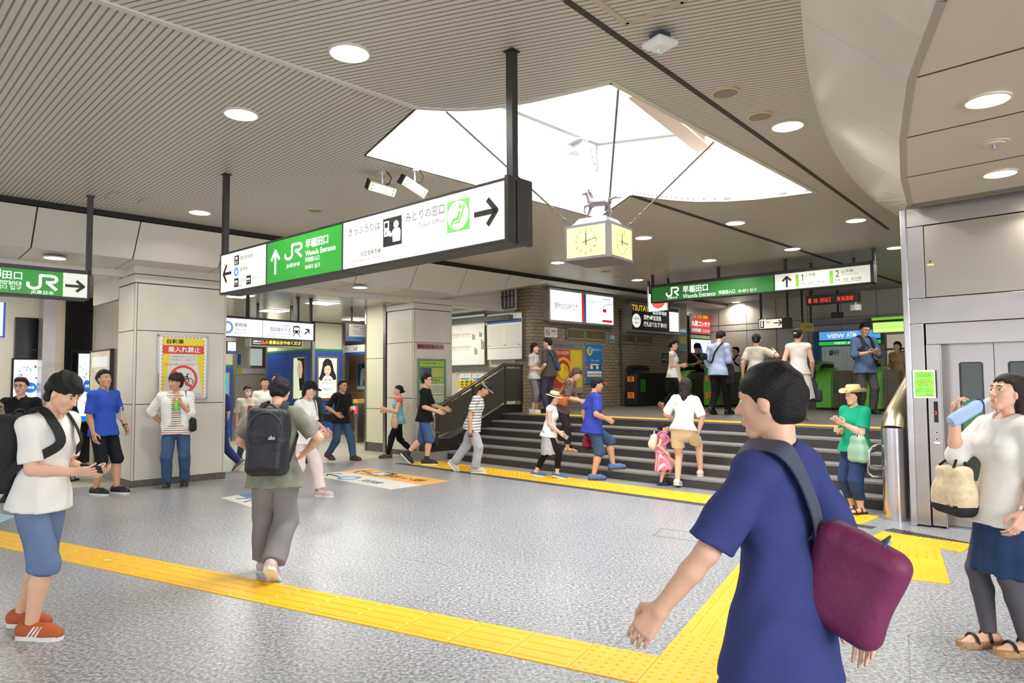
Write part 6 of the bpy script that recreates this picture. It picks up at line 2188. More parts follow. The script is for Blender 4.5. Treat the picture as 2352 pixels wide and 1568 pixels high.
for i in range(n):
 for v in (.985, .005):
  b.box(x0 + w_ * (.06 + .88 * i / n), x0 + w_ * (.06 + .88 * (i + .5) / n), y - .003, y, z0 + h_ * v, z0 + h_ * (v + .012))
for i in range(16):
 for u in (.045, .94):
  b.box(x0 + w_ * u, x0 + w_ * (u + .014), y - .003, y, z0 + h_ * (.02 + .96 * i / 16), z0 + h_ * (.02 + .96 * (i + .5) / 16))
b.build('hazard_border', M_NR, t)
cx, cz, r_ = x0 + w_ * .5, z0 + h_ * .30, w_ * .31
MB().ring_xz(cx, cz, r_ * .83, r_, y - .004, y).build('ring', M_NR, t)
b = MB()
stroke2d(b, [(cx - r_ * .64, cz + r_ * .64), (cx + r_ * .64, cz - r_ * .64)], r_ * .17, y - .005, y)
b.build('slash', M_NR, t)
b = MB()
for sx in (-.42, .42):
 b.ring_xz(cx + r_ * sx, cz - r_ * .2, r_ * .25, r_ * .3, y - .003, y, 24)
stroke2d(b, [(cx - r_ * .42, cz - r_ * .2), (cx - r_ * .15, cz + r_ * .2), (cx + r_ * .28, cz + r_ * .2), (cx, cz - r_ * .22), (cx - r_ * .15, cz + r_ * .2)], r_ * .06, y - .003, y)
stroke2d(b, [(cx + r_ * .42, cz - r_ * .2), (cx + r_ * .25, cz + r_ * .36), (cx + r_ * .4, cz + r_ * .4)], r_ * .06, y - .003, y)
b.build('bicycle_symbol', M_INK, t)
fp2 = Frame(W(PIL2_A, PIL2_B), R45)
t, B = wall_sign(fp2, 'framed_notice', 'green station history poster in a silver frame on the second white pillar', 957, 823, 1022, 935, .04, M_ALU, mat('poster_leaf', (96, 158, 72), .45), .025, 'poster')
M_PC = mat('poster_olive', (176, 186, 96), .5)
BX(t, B, .06, .94, .86, .97, M_PC)
TX(t, B, 'で秋葉原を満喫しよう', .12, .88, .9, .945, M_DGT)
BX(t, B, .04, .46, .64, .82, mat('poster_photo', (84, 88, 112), .5, noise=.5, nscale=7), 'photo')
BX(t, B, .5, .94, .62, .82, M_PC)
BX(t, B, .06, .94, .5, .6, M_PC)
TX(t, B, '見どころ案内', .16, .8, .525, .575, M_DGT)
BX(t, B, .05, .95, .24, .48, mat('poster_cream2', (206, 206, 180), .5))
b = MB()
x0, x1, z0, z1, y = B
for i in range(16):
 b.box(x0 + (x1 - x0) * (.08 + i * .055), x0 + (x1 - x0) * (.1 + i * .055), y - .003, y, z0 + (z1 - z0) * .27, z0 + (z1 - z0) * .44)
b.build('bar_print', M_GREYTXT, t)
BX(t, B, .05, .95, .05, .22, mat('poster_cream2', (206, 206, 180), .5))
MB().disc_xz(x0 + (x1 - x0) * .22, z0 + (z1 - z0) * .14, (x1 - x0) * .13, y - .004, y).build('disc', mat('poster_purple', (150, 70, 130), .5), t)
t, B = wall_sign(fp2, 'paper_strip', 'pink paper strip pointing to the tickets on the second white pillar', 957, 788, 1020, 801.5, .004, mat('strip_pink', (246, 128, 170), .6), mat('strip_pink', (246, 128, 170), .6), .004, 'notice')
TX(t, B, '西武線きっぷ売り場はこちら', .04, .82, .18, .82, M_INK, .01)
x0, x1, z0, z1, y = B
arrow(x0 + (x1 - x0) * .9, (z0 + z1) / 2, .06, .06, -R45, y, M_INK, t, .2)
# black shop front and screens on the left wall
fbl = Frame(flw.w(0, -.15, 0), R45)
x0, z1 = fbl.px(38, 728)
x1, _ = fbl.px(101, 728)
for (a, c, lab) in ((34, 101, 'tall black wall panel with an inset screen behind the man in glasses'), (148, 212, 'tall black wall panel with a narrow screen left of the steel wall')):
 x0 = fbl.px(a, 800)[0]
 x1 = fbl.px(c, 800)[0]
 t = thing('black_panel', lab, 'wall panel', fbl.o, R45)
 zt_ = fbl.px(38, 728)[1] if a < 100 else 3.3
 MB().box(x0, x1, 0, .14, 0.02, zt_).build('panel', mat('gloss_black', (13, 12, 13), .25), t)
 f = MB()
 xa, xb3 = x0 + .12, x1 - .02
 f.box(xa, xb3, -.006, 0, 2.22, 2.235).box(xa, xa + .015, -.006, 0, .3, 2.22)
 f.build('panel_seam', mat('seam_grey', (44, 44, 46), .5), t)
def pillar_steel(a, c, y0, y1, m, label):
 fpl = Frame(fbl.w(0, -.8, 0), R45)
 x0, x1 = fpl.px(a, 800)[0], fpl.px(c, 800)[0]
 t = thing('steel_pillar', label, 'pillar', fpl.w((x0 + x1) / 2, 0, 0), R45)
 w = (x1 - x0) / 2
 MB().box(-w * .95, w * .15, 0, .36, 0, 3.3).build('steel_face', M_STEEL, t)
 MB().box(w * .15, w * .95, 0.02, .36, 0, 3.3).build('gold_face', mat('warm_steel', (176, 164, 140), .3, .85), t)
 return t
pillar_steel(96, 150, 0, 0, None, 'square steel pillar between the two black wall panels')
def screen(fr, label, pxl, pyt, pxr, pyb, dpt=.06):
 x0, z1 = fr.px(pxl, pyt)
 _, z0 = fr.px(pxl, pyb)
 x1, _ = fr.px(pxr, pyb)
 t = thing('advert_screen', label, 'screen', fr.w(0, 0, 0), fr.rot)
 MB().box(x0 - .03, x1 + .03, -dpt, .0, z0 - .03, z1 + .03).build('bezel', M_BLACK, t)
 MB().box(x0, x1, -dpt - .004, -dpt, z0, z1).build('display', mat('screen_glow', (222, 238, 246), .3, emit=.75), t)
 y = -dpt - .006
 rng = random.Random(int(pxl) + 3)
 cols = [(226, 70, 80), (70, 170, 100), (70, 120, 200), (240, 190, 60), (170, 100, 180), (120, 200, 220)]
 w, h = x1 - x0, z1 - z0
 for k in range(26):
  MB().disc_xz(x0 + w * rng.uniform(.08, .92), z0 + h * rng.uniform(.56, .9), w * rng.choice([.02, .03, .045]), y, y + .002, 12).build('icon', mat('screen_c%d' % (k % 6), cols[k % 6], .4, emit=.4), t)
 MB().disc_xz(x0 + w * .55, z0 + h * .52, w * .24, y - .001, y + .002, 28, h * .09).build('icon', mat('screen_blue', (40, 110, 206), .4, emit=.45), t)
 text('ONE', x0 + w * .42, x0 + w * .7, z0 + h * .5, z0 + h * .545, y - .003, M_LTXT, t, .03)
 text('ご案内', x0 + w * .2, x0 + w * .8, z0 + h * .24, z0 + h * .29, y, mat('screen_text', (150, 170, 180), .4, emit=.3), t)
 MB().box(x0, x1, y, y + .002, z0, z0 + h * .08).build('footer', mat('screen_blue2', (40, 130, 220), .4, emit=.5), t)
 return t
screen(Frame(fbl.w(0, -.03, 0), R45), 'bright advert screen with a blue oval behind the man in glasses', 31, 826, 95, 960)
screen(Frame(fbl.w(0, -.03, 0), R45), 'narrow bright advert screen left of the man in the blue shirt', 179, 812, 212, 968)
t, B = wall_sign(FST, 'framed_mirror', 'framed picture panel on the steel wall above the man in the blue shirt', 214, 806, 258, 930, .05, M_DARK, mat('mirror_cream', (196, 184, 156), .2, noise=.2, nscale=3), .03, 'picture')
BX(t, B, .1, .9, .7, .9, M_PW, 'print_block')
fban = Frame(W(-9.6, 1.0), R45)
t = thing('banner', 'white hanging banner with a blue edge at the left border below the green sign', 'banner', fban.o, R45)
xl, zt = fban.px(-60, 690)
xr, zb = fban.px(11, 772)
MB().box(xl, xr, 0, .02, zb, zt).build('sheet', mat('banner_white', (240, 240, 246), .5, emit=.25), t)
MB().box(xr - .02, xr, -.004, .024, zb, zt).box(xl, xr, -.004, .024, zb - .015, zb).build('blue_edge', mat('banner_blue', (50, 90, 210), .5), t)
MB().box(xr - .3, xr - .28, .005, .015, zt, Z_CEIL).build('hanger', M_CHAR, t)
# the side concourse
fse = Frame(W(-13.1, 7.4), R45 * 1.2)
sgn = thing('hanging_sign', 'white lit line sign with a blue ring and a diagonal arrow in the side concourse', 'sign', fse.o, fse.rot)
xr, zt = fse.px(724, 740)
zb = fse.px(724, 783)[1]
xl = fse.px(495, 730)[0]
MB().box(xl, xr, 0, .18, zb, zt).build('frame', M_CHAR, sgn)
xm = fse.px(603, 760)[0]
ze0, ze1 = zb + .015, zt - .04
MB().box(xl + .02, xm - .006, -.006, 0, ze0, ze1).build('lit_panel', M_LITB, sgn)
MB().box(xm + .006, xr - .05, -.006, 0, ze0, ze1).build('lit_panel', M_LITB, sgn)
cx, cz = fse.px(522, 751)
MB().ring_xz(cx, cz, .075, .115, -.009, -.006).build('pictogram', M_SKYB, sgn)
M_VI = mat('sign_violet_grey', (96, 94, 116), .5)
for s, a, b_, c, d, m in (('東西線', 538, 740.5, 567, 749.5, M_VI), ('Tozai Line', 539, 753, 565, 758.5, mat('sign_lilac', (196, 192, 222), .5)), ('东西线  도자이선', 538, 761.5, 576, 766.5, mat('sign_lilac', (196, 192, 222), .5)),
       ('SEIBU', 649, 745, 667, 750, mat('sign_lilac', (196, 192, 222), .5)), ('西武線のりば', 620, 750.5, 667, 760, M_VI), ('Seibu Line Entrance', 620, 761.5, 667, 767, mat('sign_lilac', (196, 192, 222), .5)),
       ('西武线乘车口  세이부선 타는 곳', 612, 768, 667, 773.5, mat('sign_lilac', (196, 192, 222), .5))):
 text_px(fse, s, a, b_, c, d, -.008, m, sgn)
tx0, tz1 = fse.px(673, 748)
tx1, tz0 = fse.px(688, 773)
w_, h_ = tx1 - tx0, tz1 - tz0
b = MB()
b.prism_xz([(tx0, tz0 + h_ * .3), (tx1, tz0 + h_ * .3), (tx1, tz1 - .02), (tx1 - .02, tz1), (tx0 + .02, tz1), (tx0, tz1 - .02)], -.009, -.006)
stroke2d(b, [(tx0 + w_ * .3, tz0 + h_ * .3), (tx0 - w_ * .05, tz0)], .014, -.009, -.006)
stroke2d(b, [(tx0 + w_ * .7, tz0 + h_ * .3), (tx1 + w_ * .05, tz0)], .014, -.009, -.006)
b.build('pictogram', M_INK, sgn)
MB().box(tx0 + w_ * .1, tx0 + w_ * .9, -.012, -.009, tz0 + h_ * .58, tz0 + h_ * .86).disc_xz(tx0 + w_ * .2, tz0 + h_ * .42, w_ * .1, -.012, -.009, 10).disc_xz(tx0 + w_ * .8, tz0 + h_ * .42, w_ * .1, -.012, -.009, 10).build('pictogram', M_LTXT, sgn)
cx, cz = fse.px(704.5, 762)
arrow(cx, cz, .15, .15, R45, -.007, M_INK, sgn, .16)
for a in (575, 690, 720):
 pole_with_flange(sgn, fse.px(a, 740)[0], .09, zt, 3.32, .025, M_CHAR)
fds = Frame(W(-14.6, 8.2), R45)
t = thing('dot_display', 'black dot display with orange and yellow characters under the side concourse sign', 'display', fds.o, R45)
xl, zt = fds.px(574, 778)
xr, _ = fds.px(696, 778)
zb = fds.px(574, 795)[1]
MB().box(xl, xr, 0, .25, zb, zt + .04).build('case', M_GREY_PL, t)
MB().box(xl + .04, xr - .03, -.006, 0, zb + .03, zt).build('display', M_BLACK, t)
text_px(fds, '込み', 600, 780.5, 616, 790, -.008, mat('led_orange', (255, 110, 30), .5, emit=.8), t, .02)
text_px(fds, '乗車はおやめくださ', 617, 781.5, 690, 790.5, -.008, mat('led_yellow', (206, 206, 40), .5, emit=.6), t, .02)
text_px(fds, 'お知らせ', 581, 780.5, 599, 785.5, -.008, M_LTXT, t, .01)
text_px(fds, 'information', 581, 786.5, 599, 789.5, -.008, M_LTXT, t)
MB().box(xl + .2, xl + .25, .1, .14, zt + .04, 3.32).build('hanger', M_CHAR, t)
MB().box(xr - .25, xr - .2, .1, .14, zt + .04, 3.32).build('hanger', M_CHAR, t)
# blue advert pillar
pb_, _z = None, None
cpt = on_z(716, 1003, 0)
adp = thing('advert_pillar', 'blue and cream advert pillar with two backlit portrait posters in the side concourse', 'pillar', (cpt.x, cpt.y, 0), R45)
FA = Frame((cpt.x, cpt.y, 0), R45)      # right face
FB = Frame((cpt.x, cpt.y, 0), -R45)     # left face, x runs negative
wr = FA.px(790, 900)[0]
wl_ = -FB.px(610, 900)[0]
cr = mat('pillar_cream', (218, 216, 192), .3)
M_BLUEP = mat('pillar_blue', (48, 84, 172), .4)
z_b = FA.px(716, 805)[1]
MB().box(0.02, wr - .02, .02, wl_ - .02, .12, 3.3).build('core', cr, adp)
b = MB()
b.box(0.06, wr - .05, -.0, wl_, .12, z_b)
b.box(0, wr, .06, wl_ - .04, .12, z_b)
b.build('blue_cladding', M_BLUEP, adp)
b = MB()
b.box(.05, wr - .04, -.004, wl_ + .004, z_b, z_b + .06)
b.box(-.004, wr + .004, .05, wl_ - .04, z_b, z_b + .06)
b.build('green_stripe', mat('stripe_green', (46, 140, 70), .4), adp)
b = MB()
for x, y in ((0, 0), (wr - .06, -.0), (-.0, wl_ - .06)):
 b.box(x - .015, x + .075, y - .015, y + .075, .0, 3.3)
b.build('steel_corner', M_STEEL, adp)
MB().box(.0, wr, .0, wl_, 0, .12).build('plinth', mat('grey_plinth', (92, 86, 80), .7), adp)
def portrait(par, fr, pxl, pyt, pxr, pyb, profile, swap):
 """backlit poster: pale ground, a woman with long dark hair"""
 x0, z1 = fr.px(pxl, pyt)
 x1, z0 = fr.px(pxr, pyb)
 _, z0 = fr.px(pxl, pyb)
 w, h = x1 - x0, z1 - z0
 y = -.03
 f = MB()
 e = .05
 f.box(x0 - e, x1 + e, y, 0, z0 - e, z0).box(x0 - e, x1 + e, y, 0, z1, z1 + e).box(x0 - e, x0, y, 0, z0, z1).box(x1, x1 + e, y, 0, z0, z1)
 fo = f.build('poster_frame', M_STEEL_D, par, rot=swap)
 MB().box(x0, x1, y + .01, y + .02, z0, z1).build('poster_sheet', mat('poster_pale_lit', (226, 240, 206), .4, emit=.45), fo)
 def P(u, v): return (x0 + w * u, z0 + h * v)
 yy = y + .008
 skin = mat('poster_skin', (230, 200, 176), .5, emit=.3)
 hair = mat('poster_hair', (44, 32, 30), .5)
 if not profile:
  MB().prism_xz([P(.0, .5), P(.1, .58), P(.2, .78), P(.24, .9), P(.36, .98), P(.52, .99), P(.68, .95), P(.78, .84), P(.84, .7), P(.96, .58), P(.98, .48), P(.8, .46), P(.66, .52), P(.34, .52), P(.16, .44)], yy, yy + .002).build('portrait_hair', hair, fo)
  MB().prism_xz([P(.2, .1), P(.8, .1), P(.84, .44), P(.7, .55), P(.6, .58), P(.36, .58), P(.28, .54), P(.16, .44)], yy - .001, yy + .001).build('portrait_dress', mat('poster_white', (240, 244, 226), .5, emit=.45), fo)
  MB().disc_xz(*P(.49, .71), w * .185, yy - .003, yy, 24, h * .125).prism_xz([P(.42, .56), P(.56, .56), P(.56, .64), P(.42, .64)], yy - .003, yy).build('portrait_face', skin, fo)
  b = MB()
  for u in (.41, .58):
   b.prism_xz([P(u - .045, .725), P(u, .717), P(u + .045, .727), P(u, .735)], yy - .005, yy - .003)
  b.build('portrait_eye', hair, fo)
  MB().prism_xz([P(.45, .64), P(.5, .633), P(.55, .64), P(.5, .652)], yy - .005, yy - .003).build('portrait_mouth', mat('poster_lip', (190, 90, 90), .5), fo)
  MB().prism_xz([P(.29, .76), P(.3, .87), P(.5, .9), P(.7, .86), P(.71, .74), P(.64, .8), P(.5, .83), P(.36, .79)], yy - .006, yy - .003).build('portrait_fringe', hair, fo)
  for s, v0, v1, u0, u1 in (('本気', .44, .50, .3, .72), ('だから。', .36, .42, .18, .86), ('No.1', .21, .28, .28, .7)):
   text(s, *[P(u, 0)[0] for u in (u0, u1)], P(0, v0)[1], P(0, v1)[1], yy - .007, mat('poster_ink', (60, 60, 60), .5), fo)
  text('マイナビ', P(.3, 0)[0], P(.9, 0)[0], P(0, .11)[1], P(0, .14)[1], yy - .007, M_BLU2, fo, .01)
  MB().box(x0, x1, yy - .002, yy + .002, z0, z0 + h * .03).build('poster_foot', mat('print_dark_red', (186, 50, 56), .5), fo)
 else:
  MB().prism_xz([P(.3, .99), P(.99, .99), P(.99, .3), P(.7, .36), P(.62, .6), P(.5, .86)], yy, yy + .002).build('portrait_hair', hair, fo)
  MB().prism_xz([P(.45, .95), P(.42, .84), P(.3, .72), P(.38, .68), P(.33, .63), P(.38, .6), P(.36, .56), P(.5, .5), P(.75, .5), P(.85, .7), P(.75, .9)], yy - .002, yy).build('portrait_face', skin, fo)
  MB().prism_xz([P(.5, .78), P(.62, .77), P(.6, .79)], yy - .004, yy - .002).build('portrait_eye', hair, fo)
  MB().prism_xz([P(.5, .5), P(.99, .55), P(.99, .2), P(.6, .2)], yy - .001, yy + .001).build('portrait_collar', hair, fo)
 return fo
portrait(adp, FA, 731, 822, 772, 917, False, 0)
portrait(adp, FB, 676, 822, 700, 915, True, -math.pi / 2)
# second blue pillar at the left edge of the opening
c2 = on_z(534, 1012, 0)
t = thing('advert_pillar', 'blue advert pillar with a teal poster just right of the first white pillar', 'pillar', (c2.x, c2.y, 0), R45)
MB().box(-1.0, 0, .0, .8, .1, 2.0).build('blue_cladding', M_BLUEP, t)
MB().box(-1.0, 0, .0, .8, 2.0, 3.3).build('core', cr, t)
MB().box(-1.003, .003, -.003, .8, 2.0, 2.06).build('green_stripe', mat('stripe_green', (46, 140, 70), .4), t)
MB().box(-.03, .05, -.02, .06, 0, 3.3).build('steel_corner', M_STEEL, t)
MB().box(-.9, -.12, -.03, 0, .6, 1.85).build('poster_frame', mat('frame_tan', (176, 160, 120), .4), t)
MB().box(-.86, -.16, -.034, -.03, .64, 1.81).build('poster_sheet', mat('poster_teal', (70, 176, 190), .4, emit=.3), t)
# ticket-office sign in the passage
fto = Frame(W(-14.0, 9.6), R45)
t = thing('hanging_sign', 'small grey and blue ticket sign with a right arrow beside the second pillar', 'sign', fto.o, R45)
xl, zt = fto.px(801, 741)
xr, zb = fto.px(883, 785)
zb = fto.px(801, 783)[1]
MB().box(xl, xr, 0, .14, zb, zt).build('frame', M_CHAR, t)
zm = zb + (zt - zb) * .26
MB().box(xl + .01, xr - .05, -.006, 0, zm, zt - .02).build('face', mat('sign_stone', (186, 184, 178), .5, emit=.1), t)
MB().box(xl + .01, xr - .05, -.006, 0, zb, zm).build('blue_band', mat('sign_blue_band', (60, 96, 170), .5), t)
MB().box(xl + .01, xr - .05, -.0065, 0, zm - .015, zm).build('green_line', mat('stripe_green', (46, 140, 70), .4), t)
for s, a, b_, c, d in (('西武線きっぷ・定期券', 812, 747, 846, 752), ('特急券うりば', 827, 753, 848, 757), ('Seibu Line Tickets', 810, 758, 848, 761), ('西武线车票', 812, 764, 848, 767)):
 text_px(fto, s, a, b_, c, d, -.008, M_G2, t)
cx, cz = fto.px(871, 761)
arrow(cx, cz, .13, .12, 0, -.007, M_INK, t, .16)
box_px(fto, t, 853, 763, 862, 770, M_INK, y0=-.009, y1=-.006)
MB().box(xl + .1, xl + .14, .05, .09, zt, 3.32).build('hanger', M_CHAR, t)
MB().box(xr - .14, xr - .1, .05, .09, zt, 3.32).build('hanger', M_CHAR, t)
# brick back parts of the concourse
fb1 = Frame(W(-19.0, 12.6), -R45)
def bwall(a, c, lab, m, n, y0=0.0, z0=0, z1=3.32):
 x0, x1 = fb1.px(a, 850)[0], fb1.px(c, 850)[0]
 return struct(n, MB().box(x0, x1, y0, y0 + .3, z0, z1), m, loc=fb1.o, rot=fb1.rot)
bwall(636, 672, '', M_BRICK_P, 'wall_concourse_pier')
bwall(785, 830, '', M_BRICK_P, 'wall_passage_brick', -1.0)
bwall(826, 905, '', M_BRICK_P, 'wall_passage_end', -.4)
fpo = Frame(fb1.w(0, -.42, 0), -R45)
t, B = wall_sign(fpo, 'poster', 'blue baseball poster with a batter in white on the passage bricks', 822, 833, 858, 894, .03, M_PW, mat('poster_blue_sky', (52, 104, 160), .4), .01, 'poster')
x0, x1, z0, z1, y = B
w_, h_ = x1 - x0, z1 - z0
def P(u, v): return (x0 + w_ * u, z0 + h_ * v)
MB().prism_xz([P(.2, .14), P(.36, .14), P(.42, .45), P(.52, .14), P(.68, .14), P(.6, .6), P(.55, .78), P(.3, .8), P(.22, .6)], y - .002, y).build('player', mat('poster_pale', (220, 220, 214), .5), t)
MB().disc_xz(*P(.42, .88), w_ * .09, y - .002, y, 14).build('player_head', mat('poster_navy', (36, 40, 60), .5), t)
BX(t, B, 0, 1, 0, .12, M_PW)
TX(t, B, '埼玉を\n興奮に', .6, .97, .7, .95, M_PW, .02)
frb = Frame(fb1.w(0, -1.05, 0), -R45)
t = thing('shop_fascia', 'white fascia board with black ticket lettering over the passage', 'sign', frb.o, -R45)
xl, zt = frb.px(786, 795)
xr, zb = frb.px(850, 813)
MB().box(xl, xr, -.1, 0, zb, zt).build('board', mat('fascia_white', (226, 226, 220), .5, emit=.2), t)
MB().box(xl, xr, -.104, 0, zb, zb + .08).build('blue_band', mat('sign_blue_band', (60, 96, 170), .5), t)
text_px(frb, 'り', 800, 797, 806, 806, -.106, M_INK, t)
text_px(frb, 'ば', 819, 796.5, 828, 805, -.106, M_INK, t)
MB().box(xl + .2, xl + .24, -.06, -.02, zt, 3.32).build('hanger', M_CHAR, t)
MB().box(xr - .24, xr - .2, -.06, -.02, zt, 3.32).build('hanger', M_CHAR, t)
# gates of the side line in the passage
fpg = Frame(fb1.w(0, -2.6, 0), -R45)
for a, lab in ((817, 'steel side-line fare gate with a red light, left one in the passage'), (849, 'steel side-line fare gate with a green arrow, right one in the passage')):
 x0 = fpg.px(a, 950)[0]
 t = thing('fare_gate', lab, 'ticket gate', fpg.w(x0, 0, 0), -R45, 'side-line fare gates')
 MB().prism_xz([(-.05, 0), (.09, 0), (.09, .62), (.13, .7), (.13, 1.02), (-.1, 1.02), (-.1, .68), (-.05, .6)], 0, 1.2).build('body', M_STEEL_D, t)
 MB().box(-.1, .13, -.02, .3, 1.02, 1.12).build('yellow_cap', mat('gate_yellow', (226, 178, 60), .5), t)
 MB().box(-.05, .08, -.012, 0, .74, .94).build('lamp_panel', mat('gate_red_lamp', (230, 60, 90), .4, emit=.6) if a == 817 else mat('gate_green_lamp', (60, 200, 90), .4, emit=.6), t)
x0, x1 = fpg.px(825, 950)[0], fpg.px(849, 950)[0]
MB_ = MB().box(x0 + .14, x1 - .11, .4, .45, .12, .92)
tag(MB_.build('gate_flap', mat('flap_dark', (56, 56, 56), .5), None, fpg.o, -R45), 'dark closed flap between the two side-line fare gates', 'gate')
# concourse window and small signs
fcs = Frame(W(-23.95, 0), R45)
x0, z1 = fcs.px(575, 795)
x1, z0 = fcs.px(634, 845)
w = struct('window_5', MB().box(x0, x1, -.06, 0, z0, z0 + .08).box(x0, x1, -.06, 0, z1 - .08, z1).box((x0 + x1) / 2 - .06, (x0 + x1) / 2 + .06, -.06, 0, z0, z1), M_GREY_PL, loc=fcs.o, rot=fcs.rot)
MB().box(x0, x1, -.03, -.01, z0, z1).build('window_pane', mat('pale_window', (200, 210, 206), .2, emit=.45), w)
for lab, q, bg in (('small blue and white poster on the far concourse wall beside the teal advert', (544, 812, 553, 838), (60, 110, 180)), ('yellow notice under the small blue poster in the concourse', (545, 845, 555, 860), (226, 214, 60)), ('pink notice on the far concourse wall behind the masked girl', (598, 865, 612, 880), (222, 180, 206))):
 poster(fcs, lab, *q, bg, .03, .01, M_PW)
MB().box(fcs.px(545, 850)[0], fcs.px(640, 850)[0], -.02, 0, fcs.px(600, 858)[1], fcs.px(600, 846)[1]).build('window_sill', M_WHITE, w)
fs3 = Frame(fb1.w(0, -.03, 0), -R45)
t, B = wall_sign(fs3, 'wall_sign', 'small white sign with three arrows on the brick pier in the side concourse', 639, 838, 665, 854, .03, M_PW, M_PW, .01)
for u in (.18, .5, .82):
 x0, x1, z0, z1, y = B
 arrow(x0 + (x1 - x0) * u, z0 + (z1 - z0) * .72, .14, .12, 0, y, M_INK, t, .2)
TX(t, B, '西武新宿線', .25, .95, .1, .4, M_INK)
t, B = wall_sign(fs3, 'wall_sign', 'small red notice on the brick pier behind the cap wearer', 641, 863, 670, 880, .03, mat('notice_crimson', (176, 40, 50), .5), mat('notice_crimson', (176, 40, 50), .5), .01)
TX(t, B, '指定席', .3, .9, .4, .8, M_PW)
t, B = wall_sign(Frame(W(-18, 8.5), R45), 'hanging_sign', 'small lit white and blue sign behind the edge of the first pillar', 516, 784, 538, 812, .15, M_CHAR, M_LITB, .02)
BX(t, B, 0, 1, 0, .2, mat('banner_blue', (50, 90, 210), .5))
bx, bz = Frame(W(-18, 8.5), R45).px(538, 784)
MB().box(bx - .3, bx - .25, -.1, -.05, bz - .01, 3.32).build('hanger', M_CHAR, t)
# manhole outline and joint plates on the floor
q = floor_poly([(1501, 1230), (1521, 1213), (1628, 1229), (1609, 1244)])
c = sum(q, Vector()) / 4
t = thing('floor_hatch', 'thin metal outline of a floor hatch in the granite before the steps', 'hatch', c)
b = MB()
for i in range(4):
 p, r_ = q[i] - c, q[(i + 1) % 4] - c
 d = (r_ - p).normalized() * .006
 s = Vector((-d.y, d.x, 0))
 b.prism_xy([P2(p - s), P2(r_ - s), P2(r_ + s), P2(p + s)], 0, .002)
b.build('hatch_frame', M_GREY_PL, t)
p = on_z(246, 1286, .013)
t = thing('paper_scrap', 'tiny white scrap of paper on the yellow tactile path', 'litter', p)
MB().prism_xy([(-.03, -.01), (.02, -.014), (.03, .01), (-.025, .012)], 0, .002).build('sheet', M_WHITE, t)
# people
def fab(name, rgb, bump=.35, bscale=26.0, noise=.05):
 return mat(name, rgb, .85, noise=noise, nscale=5, bump=bump, bscale=bscale, spec=.2)
def stripe_mat(name, rgb, cols, period, axis='Z', duty=.4):
 """cloth with bands; cols cycle"""
 m = bpy.data.materials.new(name)
 m.use_nodes = True
 nt = m.node_tree
 b = nt.nodes['Principled BSDF']
 b.inputs['Roughness'].default_value = .85
 tc = N(nt, 'ShaderNodeTexCoord')
 sp = N(nt, 'ShaderNodeSeparateXYZ')
 nt.links.new(tc.outputs['Object'], sp.inputs[0])
 mu = N(nt, 'ShaderNodeMath', operation='MULTIPLY')
 mu.inputs[1].default_value = 1 / period
 nt.links.new(sp.outputs[axis], mu.inputs[0])
 fr_ = N(nt, 'ShaderNodeMath', operation='FRACT')
 nt.links.new(mu.outputs[0], fr_.inputs[0])
 r = N(nt, 'ShaderNodeValToRGB')
 r.color_ramp.interpolation = 'CONSTANT'
 e = r.color_ramp.elements
 n = len(cols)
 e[0].position, e[0].color = 0, (*lin(rgb), 1)
 e[1].position, e[1].color = (1 - duty) / n, (*lin(cols[0]), 1)
 for i in range(1, n):
  x = e.new(i / n); x.color = (*lin(rgb), 1)
  x = e.new((i + 1 - duty) / n); x.color = (*lin(cols[i]), 1)
 nt.links.new(fr_.outputs[0], r.inputs['Fac'])
 nt.links.new(r.outputs['Color'], b.inputs['Base Color'])
 return m
def floral_mat(name, rgb, spot, scale):
 m = bpy.data.materials.new(name)
 m.use_nodes = True
 nt = m.node_tree
 b = nt.nodes['Principled BSDF']
 b.inputs['Roughness'].default_value = .85
 tc = N(nt, 'ShaderNodeTexCoord')
 n = N(nt, 'ShaderNodeTexNoise')
 n.inputs['Scale'].default_value = scale
 nt.links.new(tc.outputs['Object'], n.inputs['Vector'])
 r = N(nt, 'ShaderNodeValToRGB')
 e = r.color_ramp.elements
 e[0].position, e[0].color = .56, (*lin(rgb), 1)
 e[1].position, e[1].color = .62, (*lin(spot), 1)
 nt.links.new(n.outputs['Fac'], r.inputs['Fac'])
 nt.links.new(r.outputs['Color'], b.inputs['Base Color'])
 return m
SKIN = mat('skin', (226, 178, 150), .5, noise=.05, nscale=6)
SKIN_T = mat('skin_tanned', (206, 156, 122), .5, noise=.05, nscale=6)
LIPS = mat('lips', (204, 134, 118), .5)
HAIR = mat('hair_black', (22, 19, 19), .6, noise=.4, nscale=90, bump=.5, bscale=220, spec=.3)
HAIR_B = mat('hair_dark_brown', (42, 30, 26), .6, noise=.4, nscale=90, bump=.5, bscale=220, spec=.3)
M_EYE, M_EYW = mat('eye_dark', (26, 20, 20), .2), mat('eye_white', (226, 222, 216), .3)
def ik(a, t, l1, l2, hint):
 """joint between a and t; t pulled in if out of reach"""
 a, t = np.array(a, float), np.array(t, float)
 d = t - a
 L = np.linalg.norm(d)
 if L > (l1 + l2) * .995:
  t = a + d * ((l1 + l2) * .995 / L)
  d, L = t - a, (l1 + l2) * .995
 u = d / L
 x = (l1 * l1 - l2 * l2 + L * L) / (2 * L)
 h = math.sqrt(max(0, l1 * l1 - x * x))
 p = np.array(hint, float)
 p = p - u * (p @ u)
 return a + u * x + nrm(p) * h, t
def rotx(v, a, p0):
 v = np.asarray(v, float) - p0
 c, s = math.cos(a), math.sin(a)
 return np.array([v[0], v[1] * c - v[2] * s, v[1] * s + v[2] * c]) + p0
